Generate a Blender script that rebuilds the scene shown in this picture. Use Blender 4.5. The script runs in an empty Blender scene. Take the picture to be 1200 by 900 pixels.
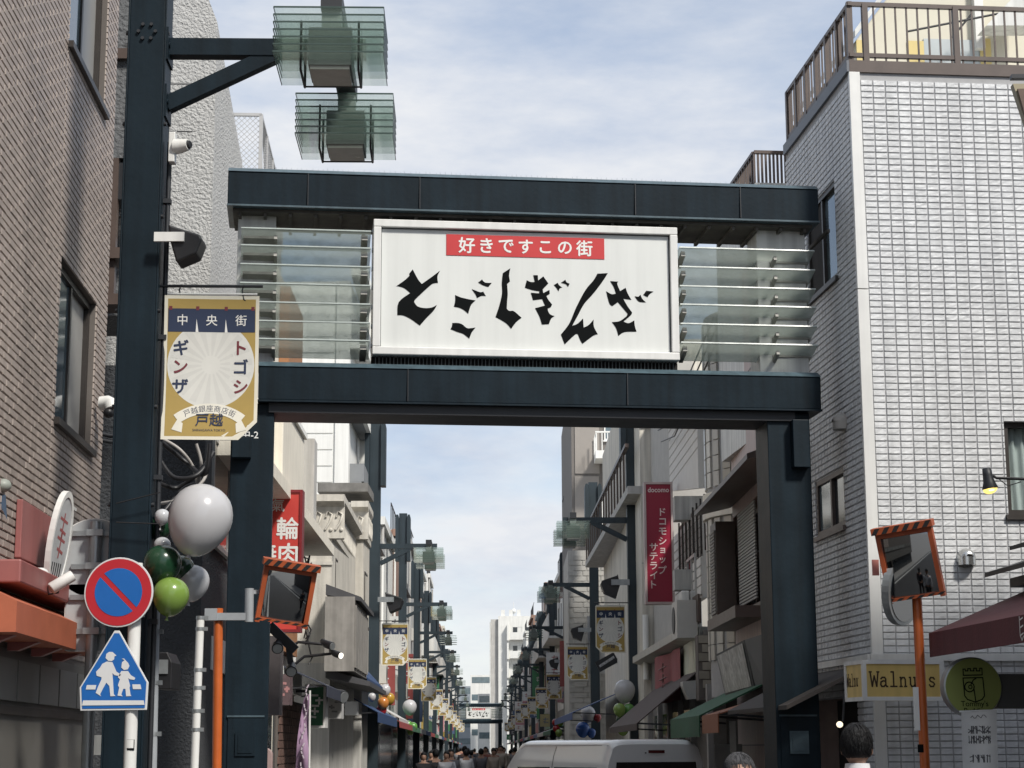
import bpy, bmesh, math, random
from mathutils import Vector, Matrix
R = math.radians
rnd = random.Random(11)
scene = bpy.context.scene
COL = scene.collection

# ---------------------------------------------------------------- camera, sky, sun, exposure
CAMZ, F, PITCH, ROLL = 1.72, 2200.0, R(11.0), 0.0035
cam_d = bpy.data.cameras.new('camera'); cam = bpy.data.objects.new('camera', cam_d); COL.objects.link(cam)
CM = Matrix.Rotation(math.pi/2 + PITCH, 4, 'X') @ Matrix.Rotation(-ROLL, 4, 'Z')
cam.matrix_world = Matrix.Translation((0, 0, CAMZ)) @ CM
cam_d.sensor_width = 36; cam_d.lens = 36*F/1200; cam_d.clip_end = 6000; cam_d.clip_start = .1
scene.camera = cam

SUN_EL, SUN_AZ = R(46), R(38)        # azimuth: to the right of straight behind the camera
sdir = Vector((math.sin(SUN_AZ)*math.cos(SUN_EL), -math.cos(SUN_AZ)*math.cos(SUN_EL), math.sin(SUN_EL)))
sun_d = bpy.data.lights.new('sun', 'SUN'); sun_d.energy = 3.0; sun_d.angle = R(8); sun_d.color = (1, .95, .87)
sun = bpy.data.objects.new('sun', sun_d); COL.objects.link(sun)
sun.rotation_euler = sdir.to_track_quat('Z', 'Y').to_euler()

world = bpy.data.worlds.new('World'); scene.world = world; world.use_nodes = True
wt = world.node_tree; wt.nodes.clear()
def WN(t, **k):
    n = wt.nodes.new(t)
    for a, b in k.items(): setattr(n, a, b)
    return n
sky = WN('ShaderNodeTexSky', sky_type='NISHITA', sun_disc=False)
sky.sun_elevation = SUN_EL; sky.sun_rotation = math.pi - SUN_AZ
sky.air_density = 1.0; sky.dust_density = .6; sky.ozone_density = 1.2
geo = WN('ShaderNodeTexCoord')
mp = WN('ShaderNodeMapping'); mp.inputs['Scale'].default_value = (1.1, 1.1, 3.4); mp.inputs['Location'].default_value = (7.21, 4.0, 8.42)
wt.links.new(geo.outputs['Generated'], mp.inputs['Vector'])
n1 = WN('ShaderNodeTexNoise'); n1.inputs['Scale'].default_value = 1.9; n1.inputs['Detail'].default_value = 8; n1.inputs['Roughness'].default_value = .55
n2 = WN('ShaderNodeTexNoise'); n2.inputs['Scale'].default_value = 4.2; n2.inputs['Detail'].default_value = 7; n2.inputs['Roughness'].default_value = .6
wt.links.new(mp.outputs[0], n1.inputs['Vector']); wt.links.new(mp.outputs[0], n2.inputs['Vector'])
r1 = WN('ShaderNodeValToRGB'); r1.color_ramp.elements[0].position = .37; r1.color_ramp.elements[1].position = .53
r1.color_ramp.elements[0].color = (.32, .32, .32, 1)
wt.links.new(n1.outputs['Fac'], r1.inputs['Fac'])
r2 = WN('ShaderNodeValToRGB')
r2.color_ramp.elements[0].position = .38; r2.color_ramp.elements[0].color = (3.6, 4.1, 5.0, 1)
r2.color_ramp.elements[1].position = .60; r2.color_ramp.elements[1].color = (5.5, 5.62, 5.85, 1)
wt.links.new(n2.outputs['Fac'], r2.inputs['Fac'])
mx = WN('ShaderNodeMix', data_type='RGBA')
wt.links.new(r1.outputs['Color'], mx.inputs['Factor']); wt.links.new(sky.outputs['Color'], mx.inputs[6]); wt.links.new(r2.outputs['Color'], mx.inputs[7])
bg = WN('ShaderNodeBackground'); bg.inputs['Strength'].default_value = .1
wo = WN('ShaderNodeOutputWorld')
wt.links.new(mx.outputs[2], bg.inputs['Color']); wt.links.new(bg.outputs[0], wo.inputs[0])

vs = scene.view_settings; vs.view_transform = 'Standard'; vs.look = 'None'; vs.exposure = 0.62; vs.gamma = 1.0; vs.use_curve_mapping = False
scene.cycles.max_bounces = 8; scene.cycles.transparent_max_bounces = 24; scene.cycles.caustics_reflective = False; scene.cycles.caustics_refractive = False
scene.cycles.sample_clamp_indirect = 4
scene.cycles.use_denoising = True

# ---------------------------------------------------------------- pixel rays and wall frames
def pray(u, v):
    return (CM @ Vector(((u-600)/F, (450-v)/F, -1)).to_4d()).to_3d() if False else CM.to_3x3() @ Vector(((u-600)/F, (450-v)/F, -1))
def P(u, v, Y):
    d = pray(u, v); return Vector((0, 0, CAMZ)) + d*(Y/d.y)
def px(Y): return Y*1.02/F                # metres per photo pixel at depth Y
def vpdir(u):                              # level direction that vanishes at pixel column u
    d = Vector(((u-600)/F*math.cos(PITCH), 1)); return d.normalized()
class Fr:
    """wall frame: x along the wall (left to right as seen), y into the wall, z up"""
    def __init__(s, o, xd):
        s.o = Vector((o[0], o[1], o[2] if len(o) > 2 else 0)); xd = Vector(xd).normalized(); s.xd = xd
        s.X = Vector((xd.x, xd.y, 0)); s.Y = Vector((-xd.y, xd.x, 0)); s.Z = Vector((0, 0, 1))
        s.M = Matrix(((s.X.x, s.Y.x, 0, s.o.x), (s.X.y, s.Y.y, 0, s.o.y), (0, 0, 1, s.o.z), (0, 0, 0, 1)))
        s.ang = math.atan2(xd.y, xd.x)
    def at(s, u, v, y=0.0):
        d = pray(u, v); o = s.o + s.Y*y; c = Vector((0, 0, CAMZ))
        t = (o-c).dot(s.Y)/d.dot(s.Y); p = c + d*t - s.o
        return p.dot(s.X), p.z
    def w(s, x, y, z): return s.M @ Vector((x, y, z))
    def sub(s, x, y, z=0): return Fr(s.w(x, y, z), s.xd)
    def turn(s, x, y, deg, z=0):
        a = s.ang + R(deg); return Fr(s.w(x, y, z), (math.cos(a), math.sin(a)))
AX = -0.0168
def st(s, off): return Vector((AX*s + off, s, 0))       # point on the street: depth, offset from the axis
STD = Vector((AX, 1)).normalized()

# ---------------------------------------------------------------- materials
MATS = {}
def pmat(name, col, rough=.6, var=.12, scale=3.0, bump=0.0, bscale=60, streak=0.0, metal=0.0, orand=0.0, spec=.5, coat=0.0):
    if name in MATS: return MATS[name]
    m = bpy.data.materials.new(name); m.use_nodes = True; t = m.node_tree; b = t.nodes['Principled BSDF']
    N = t.nodes.new; L = t.links.new
    b.inputs['Roughness'].default_value = rough; b.inputs['Metallic'].default_value = metal
    b.inputs['Specular IOR Level'].default_value = spec; b.inputs['Coat Weight'].default_value = coat
    g = N('ShaderNodeNewGeometry')
    no = N('ShaderNodeTexNoise'); no.inputs['Scale'].default_value = scale; no.inputs['Detail'].default_value = 6; no.inputs['Roughness'].default_value = .65
    L(g.outputs['Position'], no.inputs['Vector'])
    mr = N('ShaderNodeMapRange'); mr.inputs[1].default_value = .25; mr.inputs[2].default_value = .75; mr.inputs[3].default_value = 1-var; mr.inputs[4].default_value = 1+var
    L(no.outputs['Fac'], mr.inputs[0]); val = mr.outputs[0]
    def mul(a, bb):
        x = N('ShaderNodeMath'); x.operation = 'MULTIPLY'; L(a, x.inputs[0]); L(bb, x.inputs[1]); return x.outputs[0]
    if streak:
        mpn = N('ShaderNodeMapping'); mpn.inputs['Scale'].default_value = (7, 7, .35); L(g.outputs['Position'], mpn.inputs['Vector'])
        s2 = N('ShaderNodeTexNoise'); s2.inputs['Scale'].default_value = 1.6; s2.inputs['Detail'].default_value = 5; L(mpn.outputs[0], s2.inputs['Vector'])
        m2 = N('ShaderNodeMapRange'); m2.inputs[1].default_value = .3; m2.inputs[2].default_value = .62; m2.inputs[3].default_value = 1-streak; m2.inputs[4].default_value = 1.04
        L(s2.outputs['Fac'], m2.inputs[0]); val = mul(val, m2.outputs[0])
    if orand:
        oi = N('ShaderNodeObjectInfo'); m3 = N('ShaderNodeMapRange'); m3.inputs[3].default_value = 1-orand; m3.inputs[4].default_value = 1+orand
        L(oi.outputs['Random'], m3.inputs[0]); val = mul(val, m3.outputs[0])
    vm = N('ShaderNodeVectorMath'); vm.operation = 'SCALE'; vm.inputs[0].default_value = col; L(val, vm.inputs['Scale'])
    L(vm.outputs[0], b.inputs['Base Color'])
    if bump:
        bn = N('ShaderNodeTexNoise'); bn.inputs['Scale'].default_value = bscale; bn.inputs['Detail'].default_value = 5; L(g.outputs['Position'], bn.inputs['Vector'])
        bu = N('ShaderNodeBump'); bu.inputs['Strength'].default_value = min(1, bump); bu.inputs['Distance'].default_value = .02*max(1, bump); L(bn.outputs['Fac'], bu.inputs['Height'])
        L(bu.outputs[0], b.inputs['Normal'])
    rn = N('ShaderNodeMapRange'); rn.inputs[3].default_value = max(.02, rough-.1); rn.inputs[4].default_value = min(1, rough+.1); L(no.outputs['Fac'], rn.inputs[0]); L(rn.outputs[0], b.inputs['Roughness'])
    MATS[name] = m; return m
def gmat(name, tint, refl=1.45, rough=.02, body=0.0, bodycol=(.3, .35, .33)):
    """thin pane: tinted transparency with a Fresnel reflection and an optional dusty body"""
    m = bpy.data.materials.new(name); m.use_nodes = True; t = m.node_tree; t.nodes.clear(); N = t.nodes.new; L = t.links.new
    o = N('ShaderNodeOutputMaterial'); tr = N('ShaderNodeBsdfTransparent'); tr.inputs[0].default_value = (*tint, 1)
    gl = N('ShaderNodeBsdfGlossy'); gl.inputs['Roughness'].default_value = rough; gl.inputs['Color'].default_value = (.9, .95, .93, 1)
    fr = N('ShaderNodeFresnel'); fr.inputs[0].default_value = refl
    mxx = N('ShaderNodeMixShader'); bf = N('ShaderNodeNewGeometry'); iv = N('ShaderNodeMath'); iv.operation = 'SUBTRACT'; iv.inputs[0].default_value = 1; L(bf.outputs['Backfacing'], iv.inputs[1]); mu = N('ShaderNodeMath'); mu.operation = 'MULTIPLY'; L(iv.outputs[0], mu.inputs[0]); L(fr.outputs[0], mu.inputs[1]); L(mu.outputs[0], mxx.inputs[0]); L(tr.outputs[0], mxx.inputs[1]); L(gl.outputs[0], mxx.inputs[2])
    if body:
        d0 = N('ShaderNodeBsdfDiffuse'); d0.inputs[0].default_value = (*bodycol, 1); d1 = N('ShaderNodeBsdfTranslucent'); d1.inputs[0].default_value = (*bodycol, 1); d = N('ShaderNodeMixShader'); d.inputs[0].default_value = .5; L(d0.outputs[0], d.inputs[1]); L(d1.outputs[0], d.inputs[2])
        g = N('ShaderNodeNewGeometry'); no = N('ShaderNodeTexNoise'); no.inputs['Scale'].default_value = 9; no.inputs['Detail'].default_value = 5; L(g.outputs['Position'], no.inputs['Vector'])
        mr = N('ShaderNodeMapRange'); mr.inputs[1].default_value = .3; mr.inputs[2].default_value = .7; mr.inputs[3].default_value = body*.88; mr.inputs[4].default_value = min(1, body*1.12); L(no.outputs['Fac'], mr.inputs[0])
        m3 = N('ShaderNodeMixShader'); L(mr.outputs[0], m3.inputs[0]); L(mxx.outputs[0], m3.inputs[1]); L(d.outputs[0], m3.inputs[2]); L(m3.outputs[0], o.inputs[0])
    else: L(mxx.outputs[0], o.inputs[0])
    return m
def emat(name, col, s):
    m = bpy.data.materials.new(name); m.use_nodes = True; b = m.node_tree.nodes['Principled BSDF']
    b.inputs['Base Color'].default_value = (*col, 1); b.inputs['Emission Color'].default_value = (*col, 1); b.inputs['Emission Strength'].default_value = s; return m

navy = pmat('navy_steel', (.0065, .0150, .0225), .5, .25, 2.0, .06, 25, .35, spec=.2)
navyl = pmat('dusty_skylit_edge', (.06, .095, .115), .5, .25, 4.0, 0, 1, .3)  # beams' top edge tone: dust, plus the sky's highlight put into the colour
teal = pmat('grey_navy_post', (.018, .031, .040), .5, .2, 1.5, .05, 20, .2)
darkm = pmat('dark_metal', (.018, .02, .024), .5, .2, 6)
black = pmat('black_plastic', (.012, .012, .014), .45, .2, 8)
whitep = pmat('white_paint', (.68, .68, .66), .4, .05, 4, 0, 1, .08)
boardw = pmat('sign_board_white', (.64, .655, .635), .45, .03, 1.2, 0, 1, .03)
inkblack = pmat('black_ink', (.004, .005, .0055), .8, .1, 8, spec=.1)
redp = pmat('red_print', (.50, .028, .03), .5, .06, 5)
whitepr = pmat('white_print', (.72, .72, .70), .5, .04, 5)
steel = pmat('galvanised_steel', (.33, .35, .36), .42, .15, 8, .03, 80, .15, .6)
paleg = pmat('pale_grey_panel', (.60, .605, .585), .5, .14, 2.5, 0, 1, .28)
conduit = pmat('grey_conduit', (.30, .32, .34), .5, .12, 5)
orangep = pmat('orange_pole_paint', (.47, .105, .02), .42, .12, 6, 0, 1, .15)
louvglass = gmat('louvre_glass', (.92, .95, .935), 1.45, .05, .48, (.50, .54, .51))
shadeglass = gmat('lamp_shade_glass', (.93, .955, .942), 1.4, .04, .10, (.40, .49, .445))
clear = gmat('window_glass', (.86, .9, .9), 1.55, .02)
edgegl = pmat('glass_edge', (.045, .07, .06), .15, .1, 9)
darkglass = pmat('dark_window_glass', (.02, .025, .03), .06, .3, 3, spec=.8)
blueglass = pmat('sky_window_glass', (.10, .14, .16), .05, .3, 2, spec=1.0)
bronze = pmat('bronze_frame', (.03, .025, .022), .45, .15, 6)
brownf = pmat('brown_frame', (.09, .065, .055), .45, .15, 6)
alu = pmat('aluminium_frame', (.45, .45, .44), .35, .1, 6, metal=.4)
curt = pmat('curtain_cloth', (.62, .62, .60), .9, .1, 5)
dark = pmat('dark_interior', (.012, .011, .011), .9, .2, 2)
GL = {}

# ---------------------------------------------------------------- mesh builder
ROOT = {}
class MB:
    def __init__(s, M=None):
        s.v = []; s.f = []; s.mi = []; s.sm = []; s.m = 0
        s.M = M.M if isinstance(M, Fr) else (M or Matrix())
    def add(s, vs, fs, smooth=False):
        n = len(s.v); s.v += [s.M @ Vector(p) for p in vs]
        for f in fs: s.f.append([i+n for i in f]); s.mi.append(s.m); s.sm.append(smooth)
        return s
    def box(s, x0, x1, y0, y1, z0, z1):
        return s.add([(x0,y0,z0),(x1,y0,z0),(x1,y1,z0),(x0,y1,z0),(x0,y0,z1),(x1,y0,z1),(x1,y1,z1),(x0,y1,z1)],
                     [(0,3,2,1),(4,5,6,7),(0,1,5,4),(1,2,6,5),(2,3,7,6),(3,0,4,7)])
    def bar(s, p, q, w, h=None, up=(0,0,1)):
        p = Vector(p); q = Vector(q); h = h or w; d = (q-p).normalized(); u = Vector(up)
        if abs(d.dot(u)) > .95: u = Vector((0,1,0)) if abs(d.y) < .9 else Vector((1,0,0))
        a = d.cross(u).normalized()*w/2; b = a.cross(d).normalized()*h/2
        return s.add([p-a-b,p+a-b,p+a+b,p-a+b,q-a-b,q+a-b,q+a+b,q-a+b],[(0,3,2,1),(4,5,6,7),(0,1,5,4),(1,2,6,5),(2,3,7,6),(3,0,4,7)])
    def prism(s, poly, y0, y1):      # poly in x,z seen from -y, extruded in y
        n = len(poly); vs = [(x,y0,z) for x,z in poly] + [(x,y1,z) for x,z in poly]
        a = sum(poly[i][0]*poly[(i+1)%n][1]-poly[(i+1)%n][0]*poly[i][1] for i in range(n))
        fs = [tuple(range(n)), tuple(range(2*n-1, n-1, -1))] + [((i+1)%n, i, i+n, (i+1)%n+n) for i in range(n)]
        if a < 0: fs = [tuple(reversed(f)) for f in fs]
        return s.add(vs, fs)
    def xprism(s, poly, x0, x1):     # poly in y,z extruded in x
        n = len(poly); vs = [(x0,y,z) for y,z in poly] + [(x1,y,z) for y,z in poly]
        return s.add(vs, [tuple(range(n-1,-1,-1)), tuple(range(n, 2*n))] + [(i, (i+1)%n, (i+1)%n+n, i+n) for i in range(n)])
    def quad(s, a, b, c, d): return s.add([a,b,c,d], [(0,1,2,3)])
    def tube(s, pts, r, n=8, smooth=True):
        pts = [Vector(p) for p in pts]; rs = r if isinstance(r, (list, tuple)) else [r]*len(pts); vs = []; a = None
        for i, p in enumerate(pts):
            d = (pts[min(i+1, len(pts)-1)]-pts[max(i-1, 0)]).normalized()
            if a is None: a = d.orthogonal().normalized()
            a = (a - d*a.dot(d)).normalized(); b = d.cross(a)
            vs += [p + (a*math.cos(2*math.pi*k/n)+b*math.sin(2*math.pi*k/n))*rs[i] for k in range(n)]
        fs = [(i*n+k, i*n+(k+1)%n, (i+1)*n+(k+1)%n, (i+1)*n+k) for i in range(len(pts)-1) for k in range(n)]
        s.add(vs, fs, smooth); m = len(vs)
        return s.add(vs[:n], [tuple(range(n-1,-1,-1))]).add(vs[-n:], [tuple(range(n))])
    def sphere(s, c, rx, ry=None, rz=None, nu=16, nv=10, fn=None, rot=None):
        ry = ry or rx; rz = rz or rx; c = Vector(c); vs = [(0,0,1)] + [(math.sin(math.pi*j/nv)*math.cos(2*math.pi*i/nu), math.sin(math.pi*j/nv)*math.sin(2*math.pi*i/nu), math.cos(math.pi*j/nv)) for j in range(1,nv) for i in range(nu)] + [(0,0,-1)]
        out = []
        for q in vs:
            q = Vector(q)
            if fn: q = fn(q)
            q = Vector((q.x*rx, q.y*ry, q.z*rz))
            if rot: q = rot @ q
            out.append(q+c)
        fs = [(0,1+i,1+(i+1)%nu) for i in range(nu)]
        for j in range(nv-2):
            fs += [(1+j*nu+i, 1+(j+1)*nu+i, 1+(j+1)*nu+(i+1)%nu, 1+j*nu+(i+1)%nu) for i in range(nu)]
        e = len(out)-1; fs += [(e, 1+(nv-2)*nu+(i+1)%nu, 1+(nv-2)*nu+i) for i in range(nu)]
        return s.add(out, fs, True)
    def disc(s, cx, cz, r, y0, y1, n=40, rx=None):
        return s.prism([(cx+(rx or r)*math.cos(2*math.pi*i/n), cz+r*math.sin(2*math.pi*i/n)) for i in range(n)], y0, y1)
    def grid(s, fn, nu, nv, smooth=True):
        vs = [fn(i/nu, j/nv) for j in range(nv+1) for i in range(nu+1)]
        return s.add(vs, [(j*(nu+1)+i, j*(nu+1)+i+1, (j+1)*(nu+1)+i+1, (j+1)*(nu+1)+i) for j in range(nv) for i in range(nu)], smooth)
    def build(s, name, mats, parent=None, loc=None, bev=0, label=None, kind=None):
        mats = mats if isinstance(mats, (list, tuple)) else [mats]
        base = ROOT[parent.name] if parent else Vector(loc if loc is not None else (0,0,0))
        me = bpy.data.meshes.new(name); me.from_pydata([v-base for v in s.v], [], s.f)
        for m in mats: me.materials.append(m)
        me.polygons.foreach_set('material_index', s.mi); me.polygons.foreach_set('use_smooth', s.sm); me.update()
        o = bpy.data.objects.new(name, me); COL.objects.link(o)
        if parent: o.parent = parent
        else: o.location = base
        ROOT[o.name] = base
        if bev:
            b = o.modifiers.new('bevel', 'BEVEL'); b.width = bev; b.segments = 2; b.limit_method = 'ANGLE'; b.angle_limit = R(35); b.harden_normals = False
        if label: o['label'] = label
        if kind: o['kind'] = kind
        return o
def thing(name, label, cat, loc, group=None, kind=None):
    o = bpy.data.objects.new(name, None); COL.objects.link(o); o.location = loc; o.empty_display_size = .2; ROOT[o.name] = Vector(loc)
    return tag(o, label, cat, group, kind)
def tag(o, label, cat, group=None, kind=None):
    o['label'] = label; o['category'] = cat
    if group: o['group'] = group
    if kind: o['kind'] = kind
    return o
KIDS = {}
def copy_tree(o, loc, rz=0.0, label=None, sc=None):
    kids = {}
    for c in COL.objects:
        if c.parent: kids.setdefault(c.parent.name, []).append(c)
    def rec(a, par):
        b = a.copy(); COL.objects.link(b); b.parent = par; ROOT[b.name] = ROOT.get(a.name, Vector())
        for k in kids.get(a.name, []): rec(k, b)
        return b
    r = rec(o, None); r.location = loc; r.rotation_euler = (0, 0, rz)
    if sc: r.scale = sc
    if label: r['label'] = label
    return r

# ---------------------------------------------------------------- lettering
TXT = {}
def text(mb, s, cx, cz, size, y, bold=0.0, sx=1.0, rot=0.0, depth=0.0015):
    """flat letters centred on cx, cz (mb's own frame, facing -y)"""
    weight, bold = bold*1.25, 0.0
    key = (s, bold)
    if key not in TXT:
        c = bpy.data.curves.new('lettering', 'FONT'); c.body = s; c.offset = bold; c.resolution_u = 3
        o = bpy.data.objects.new('lettering', c); COL.objects.link(o); dg = bpy.context.evaluated_depsgraph_get()
        me = bpy.data.meshes.new_from_object(o.evaluated_get(dg))
        TXT[key] = ([v.co.copy() for v in me.vertices], [tuple(p.vertices) for p in me.polygons])
        bpy.data.objects.remove(o); bpy.data.curves.remove(c); bpy.data.meshes.remove(me)
    vs, fs = TXT[key]
    if not vs: return
    x0 = min(v.x for v in vs); x1 = max(v.x for v in vs); z0 = min(v.y for v in vs); z1 = max(v.y for v in vs); mx_, mz_ = (x0+x1)/2, (z0+z1)/2
    ca, sa = math.cos(rot), math.sin(rot); out = []
    for i, (dx, dz) in enumerate(((0, 0), (weight, 0), (-weight, 0), (0, weight), (0, -weight)) if weight else ((0, 0),)):
        out = []
        for v in vs:
            a, b = (v.x-mx_+dx)*size*sx, (v.y-mz_+dz)*size
            out.append((cx+a*ca-b*sa, y-.0003*i, cz+a*sa+b*ca))
        mb.add(out, fs)
def stroke(mb, pts, w, y, closed=False):
    """flat ribbon along points x,z"""
    n = len(pts)
    for i in range(n if closed else n-1):
        a = Vector((pts[i][0], pts[i][1])); b = Vector((pts[(i+1)%n][0], pts[(i+1)%n][1])); d = (b-a)
        if d.length < 1e-6: continue
        d.normalize(); p = Vector((-d.y, d.x))*w/2; a = a-d*w*.35; b = b+d*w*.35
        mb.add([(a.x-p.x,y,a.y-p.y),(b.x-p.x,y,b.y-p.y),(b.x+p.x,y,b.y+p.y),(a.x+p.x,y,a.y+p.y)], [(0,1,2,3)])
def smooth(poly, k=4):
    """round the gentle bends of a traced outline, keep its sharp corners"""
    n = len(poly); P2 = [Vector((p[0], p[1])) for p in poly]; sharp = []
    for i in range(n):
        a = (P2[i]-P2[i-1]).normalized(); b = (P2[(i+1) % n]-P2[i]).normalized(); sharp.append(a.dot(b) < .66)
    out = []
    for i in range(n):
        p1, p2 = P2[i], P2[(i+1) % n]; p0 = p1 if sharp[i] else P2[i-1]; p3 = p2 if sharp[(i+1) % n] else P2[(i+2) % n]
        for j in range(k):
            t = j/k; q = .5*((2*p1)+(p2-p0)*t+(2*p0-5*p1+4*p2-p3)*t*t+(3*p1-p0-3*p2+p3)*t**3); out.append((q.x, q.y))
    return out
def flat(mb, poly, y):
    """flat polygon (any outline, no holes) at depth y"""
    from mathutils.geometry import tessellate_polygon
    t = tessellate_polygon([[Vector((x, z, 0)) for x, z in poly]])
    out = []
    for a, b, c in t:
        (x0,z0),(x1,z1),(x2,z2) = poly[a], poly[b], poly[c]
        out.append((a,b,c) if (x1-x0)*(z2-z0)-(x2-x0)*(z1-z0) > 0 else (a,c,b))
    mb.add([(x,y,z) for x,z in poly], out)

# ---------------------------------------------------------------- walls, windows
def wall(mb, x0, x1, z0, z1, holes=(), rec=.12, y=0.0):
    xs = sorted({x0, x1, *[min(max(h[0], x0), x1) for h in holes], *[min(max(h[1], x0), x1) for h in holes]})
    zs = sorted({z0, z1, *[min(max(h[2], z0), z1) for h in holes], *[min(max(h[3], z0), z1) for h in holes]})
    for i in range(len(xs)-1):
        for j in range(len(zs)-1):
            cx, cz = (xs[i]+xs[i+1])/2, (zs[j]+zs[j+1])/2
            if any(h[0] < cx < h[1] and h[2] < cz < h[3] for h in holes): continue
            mb.quad((xs[i],y,zs[j]),(xs[i+1],y,zs[j]),(xs[i+1],y,zs[j+1]),(xs[i],y,zs[j+1]))
    for a, b, c, d in holes:
        mb.quad((a,y,c),(a,y,d),(a,y+rec,d),(a,y+rec,c)); mb.quad((b,y,d),(b,y,c),(b,y+rec,c),(b,y+rec,d))
        mb.quad((a,y,d),(b,y,d),(b,y+rec,d),(a,y+rec,d)); mb.quad((b,y,c),(a,y,c),(a,y+rec,c),(b,y+rec,c))
def shell(mb, x0, x1, z0, z1, D, holes=(), rec=.12):
    """a building block: front wall with openings, sides, back and roof"""
    wall(mb, x0, x1, z0, z1, holes, rec)
    mb.quad((x0,D,z0),(x0,0,z0),(x0,0,z1),(x0,D,z1)); mb.quad((x1,0,z0),(x1,D,z0),(x1,D,z1),(x1,0,z1))
    mb.quad((x1,D,z0),(x0,D,z0),(x0,D,z1),(x1,D,z1)); mb.quad((x0,0,z1),(x1,0,z1),(x1,D,z1),(x0,D,z1))
def window(root, fr, x0, x1, z0, z1, fm=None, gm=None, rec=.1, fw=.045, n=2, sill=True, curtain=False, proud=.0, mull=None, name='window'):
    fm = fm or bronze; gm = gm or darkglass
    m = MB(fr); a = -proud; b = rec if not proud else .03
    y0, y1 = (rec-.05, rec+.01) if not proud else (-proud, .02)
    m.box(x0, x1, y0, y1, z1-fw, z1); m.box(x0, x1, y0, y1, z0, z0+fw); m.box(x0, x0+fw, y0, y1, z0+fw, z1-fw); m.box(x1-fw, x1, y0, y1, z0+fw, z1-fw)
    xs = [x0+fw + (x1-x0-2*fw)*k/n for k in range(n+1)]
    for k in range(1, n): m.box(xs[k]-fw*.5, xs[k]+fw*.5, y0+.006, y1-.004, z0+fw, z1-fw)
    if sill: m.box(x0-.03, x1+.03, -.045-proud, y0-.002, z0-.05, z0-.004)
    w = m.build(name, fm, root)
    for k in range(n):
        gy = (y0+y1)/2 + (.008 if k % 2 else -.008)
        MB(fr).box(xs[k], xs[k+1], gy, gy+.006, z0+fw, z1-fw).build('pane', gm if not isinstance(gm, (list, tuple)) else gm[k % len(gm)], w)
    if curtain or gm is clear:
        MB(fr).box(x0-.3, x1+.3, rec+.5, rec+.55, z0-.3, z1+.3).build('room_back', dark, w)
    if curtain:
        c = MB(fr)
        for s0, s1 in ((x0, x0+(x1-x0)*.62), (x0+(x1-x0)*.74, x1)):
            c.grid(lambda i, j: (s0+(s1-s0)*i, rec+.07+.022*math.sin(i*(s1-s0)*70+2*math.sin(j*2)), z0+(z1-z0)*j), 60, 6)
        c.build('curtain', curt, w)
    return w
def bld(name, label, cat, fr, x0=0):
    p = fr.w(x0, 0, 0); return thing(name, label, cat, (p.x, p.y, 0))

# ================================================================ the ground
asph = pmat('asphalt', (.05, .05, .052), .85, .2, 1.5, .5, 120)
pave = pmat('pavement_blocks', (.28, .27, .255), .8, .15, 3, .3, 60)
kerbm = pmat('kerb_stone', (.30, .30, .29), .8, .15, 4, .2, 50)
m = MB(); m.quad((-3000,-600,-.03),(3000,-600,-.03),(3000,5000,-.03),(-3000,5000,-.03))
o = m.build('ground', pave); o['kind'] = 'structure'
m = MB(); a, b = st(-60, -2.0), st(340, -2.0); c, d = st(340, 2.75), st(-60, 2.75); m.quad(a, d, c, b)
o = m.build('road', asph); o['kind'] = 'structure'
for o0, o1, k0 in ((-3.6, -2.14, -2.14), (2.89, 4.4, 2.75)):
    m = MB(); e, f = (o0, o1)
    m.add([st(-60,e)+Vector((0,0,.12)), st(-60,f)+Vector((0,0,.12)), st(340,f)+Vector((0,0,.12)), st(340,e)+Vector((0,0,.12))], [(0,1,2,3)])
    o = m.build('pavement', pave); o['kind'] = 'structure'
    m = MB(); k1 = k0+.14
    lo = [st(-60,k0), st(-60,k1), st(340,k1), st(340,k0)]
    m.add(lo + [p+Vector((0,0,.125)) for p in lo], [(4,5,6,7),(0,1,5,4),(1,2,6,5),(2,3,7,6),(3,0,4,7)])
    o = m.build('kerb', kerbm); o['kind'] = 'structure'
linew = pmat('road_paint', (.55, .55, .53), .7, .15, 8)
m = MB()
for off in (-1.75, 2.5):
    m.add([st(-60,off-.07)+Vector((0,0,.004)), st(-60,off+.07)+Vector((0,0,.004)), st(340,off+.07)+Vector((0,0,.004)), st(340,off-.07)+Vector((0,0,.004))], [(0,1,2,3)])
o = m.build('road_markings', linew); o['kind'] = 'structure'

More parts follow.
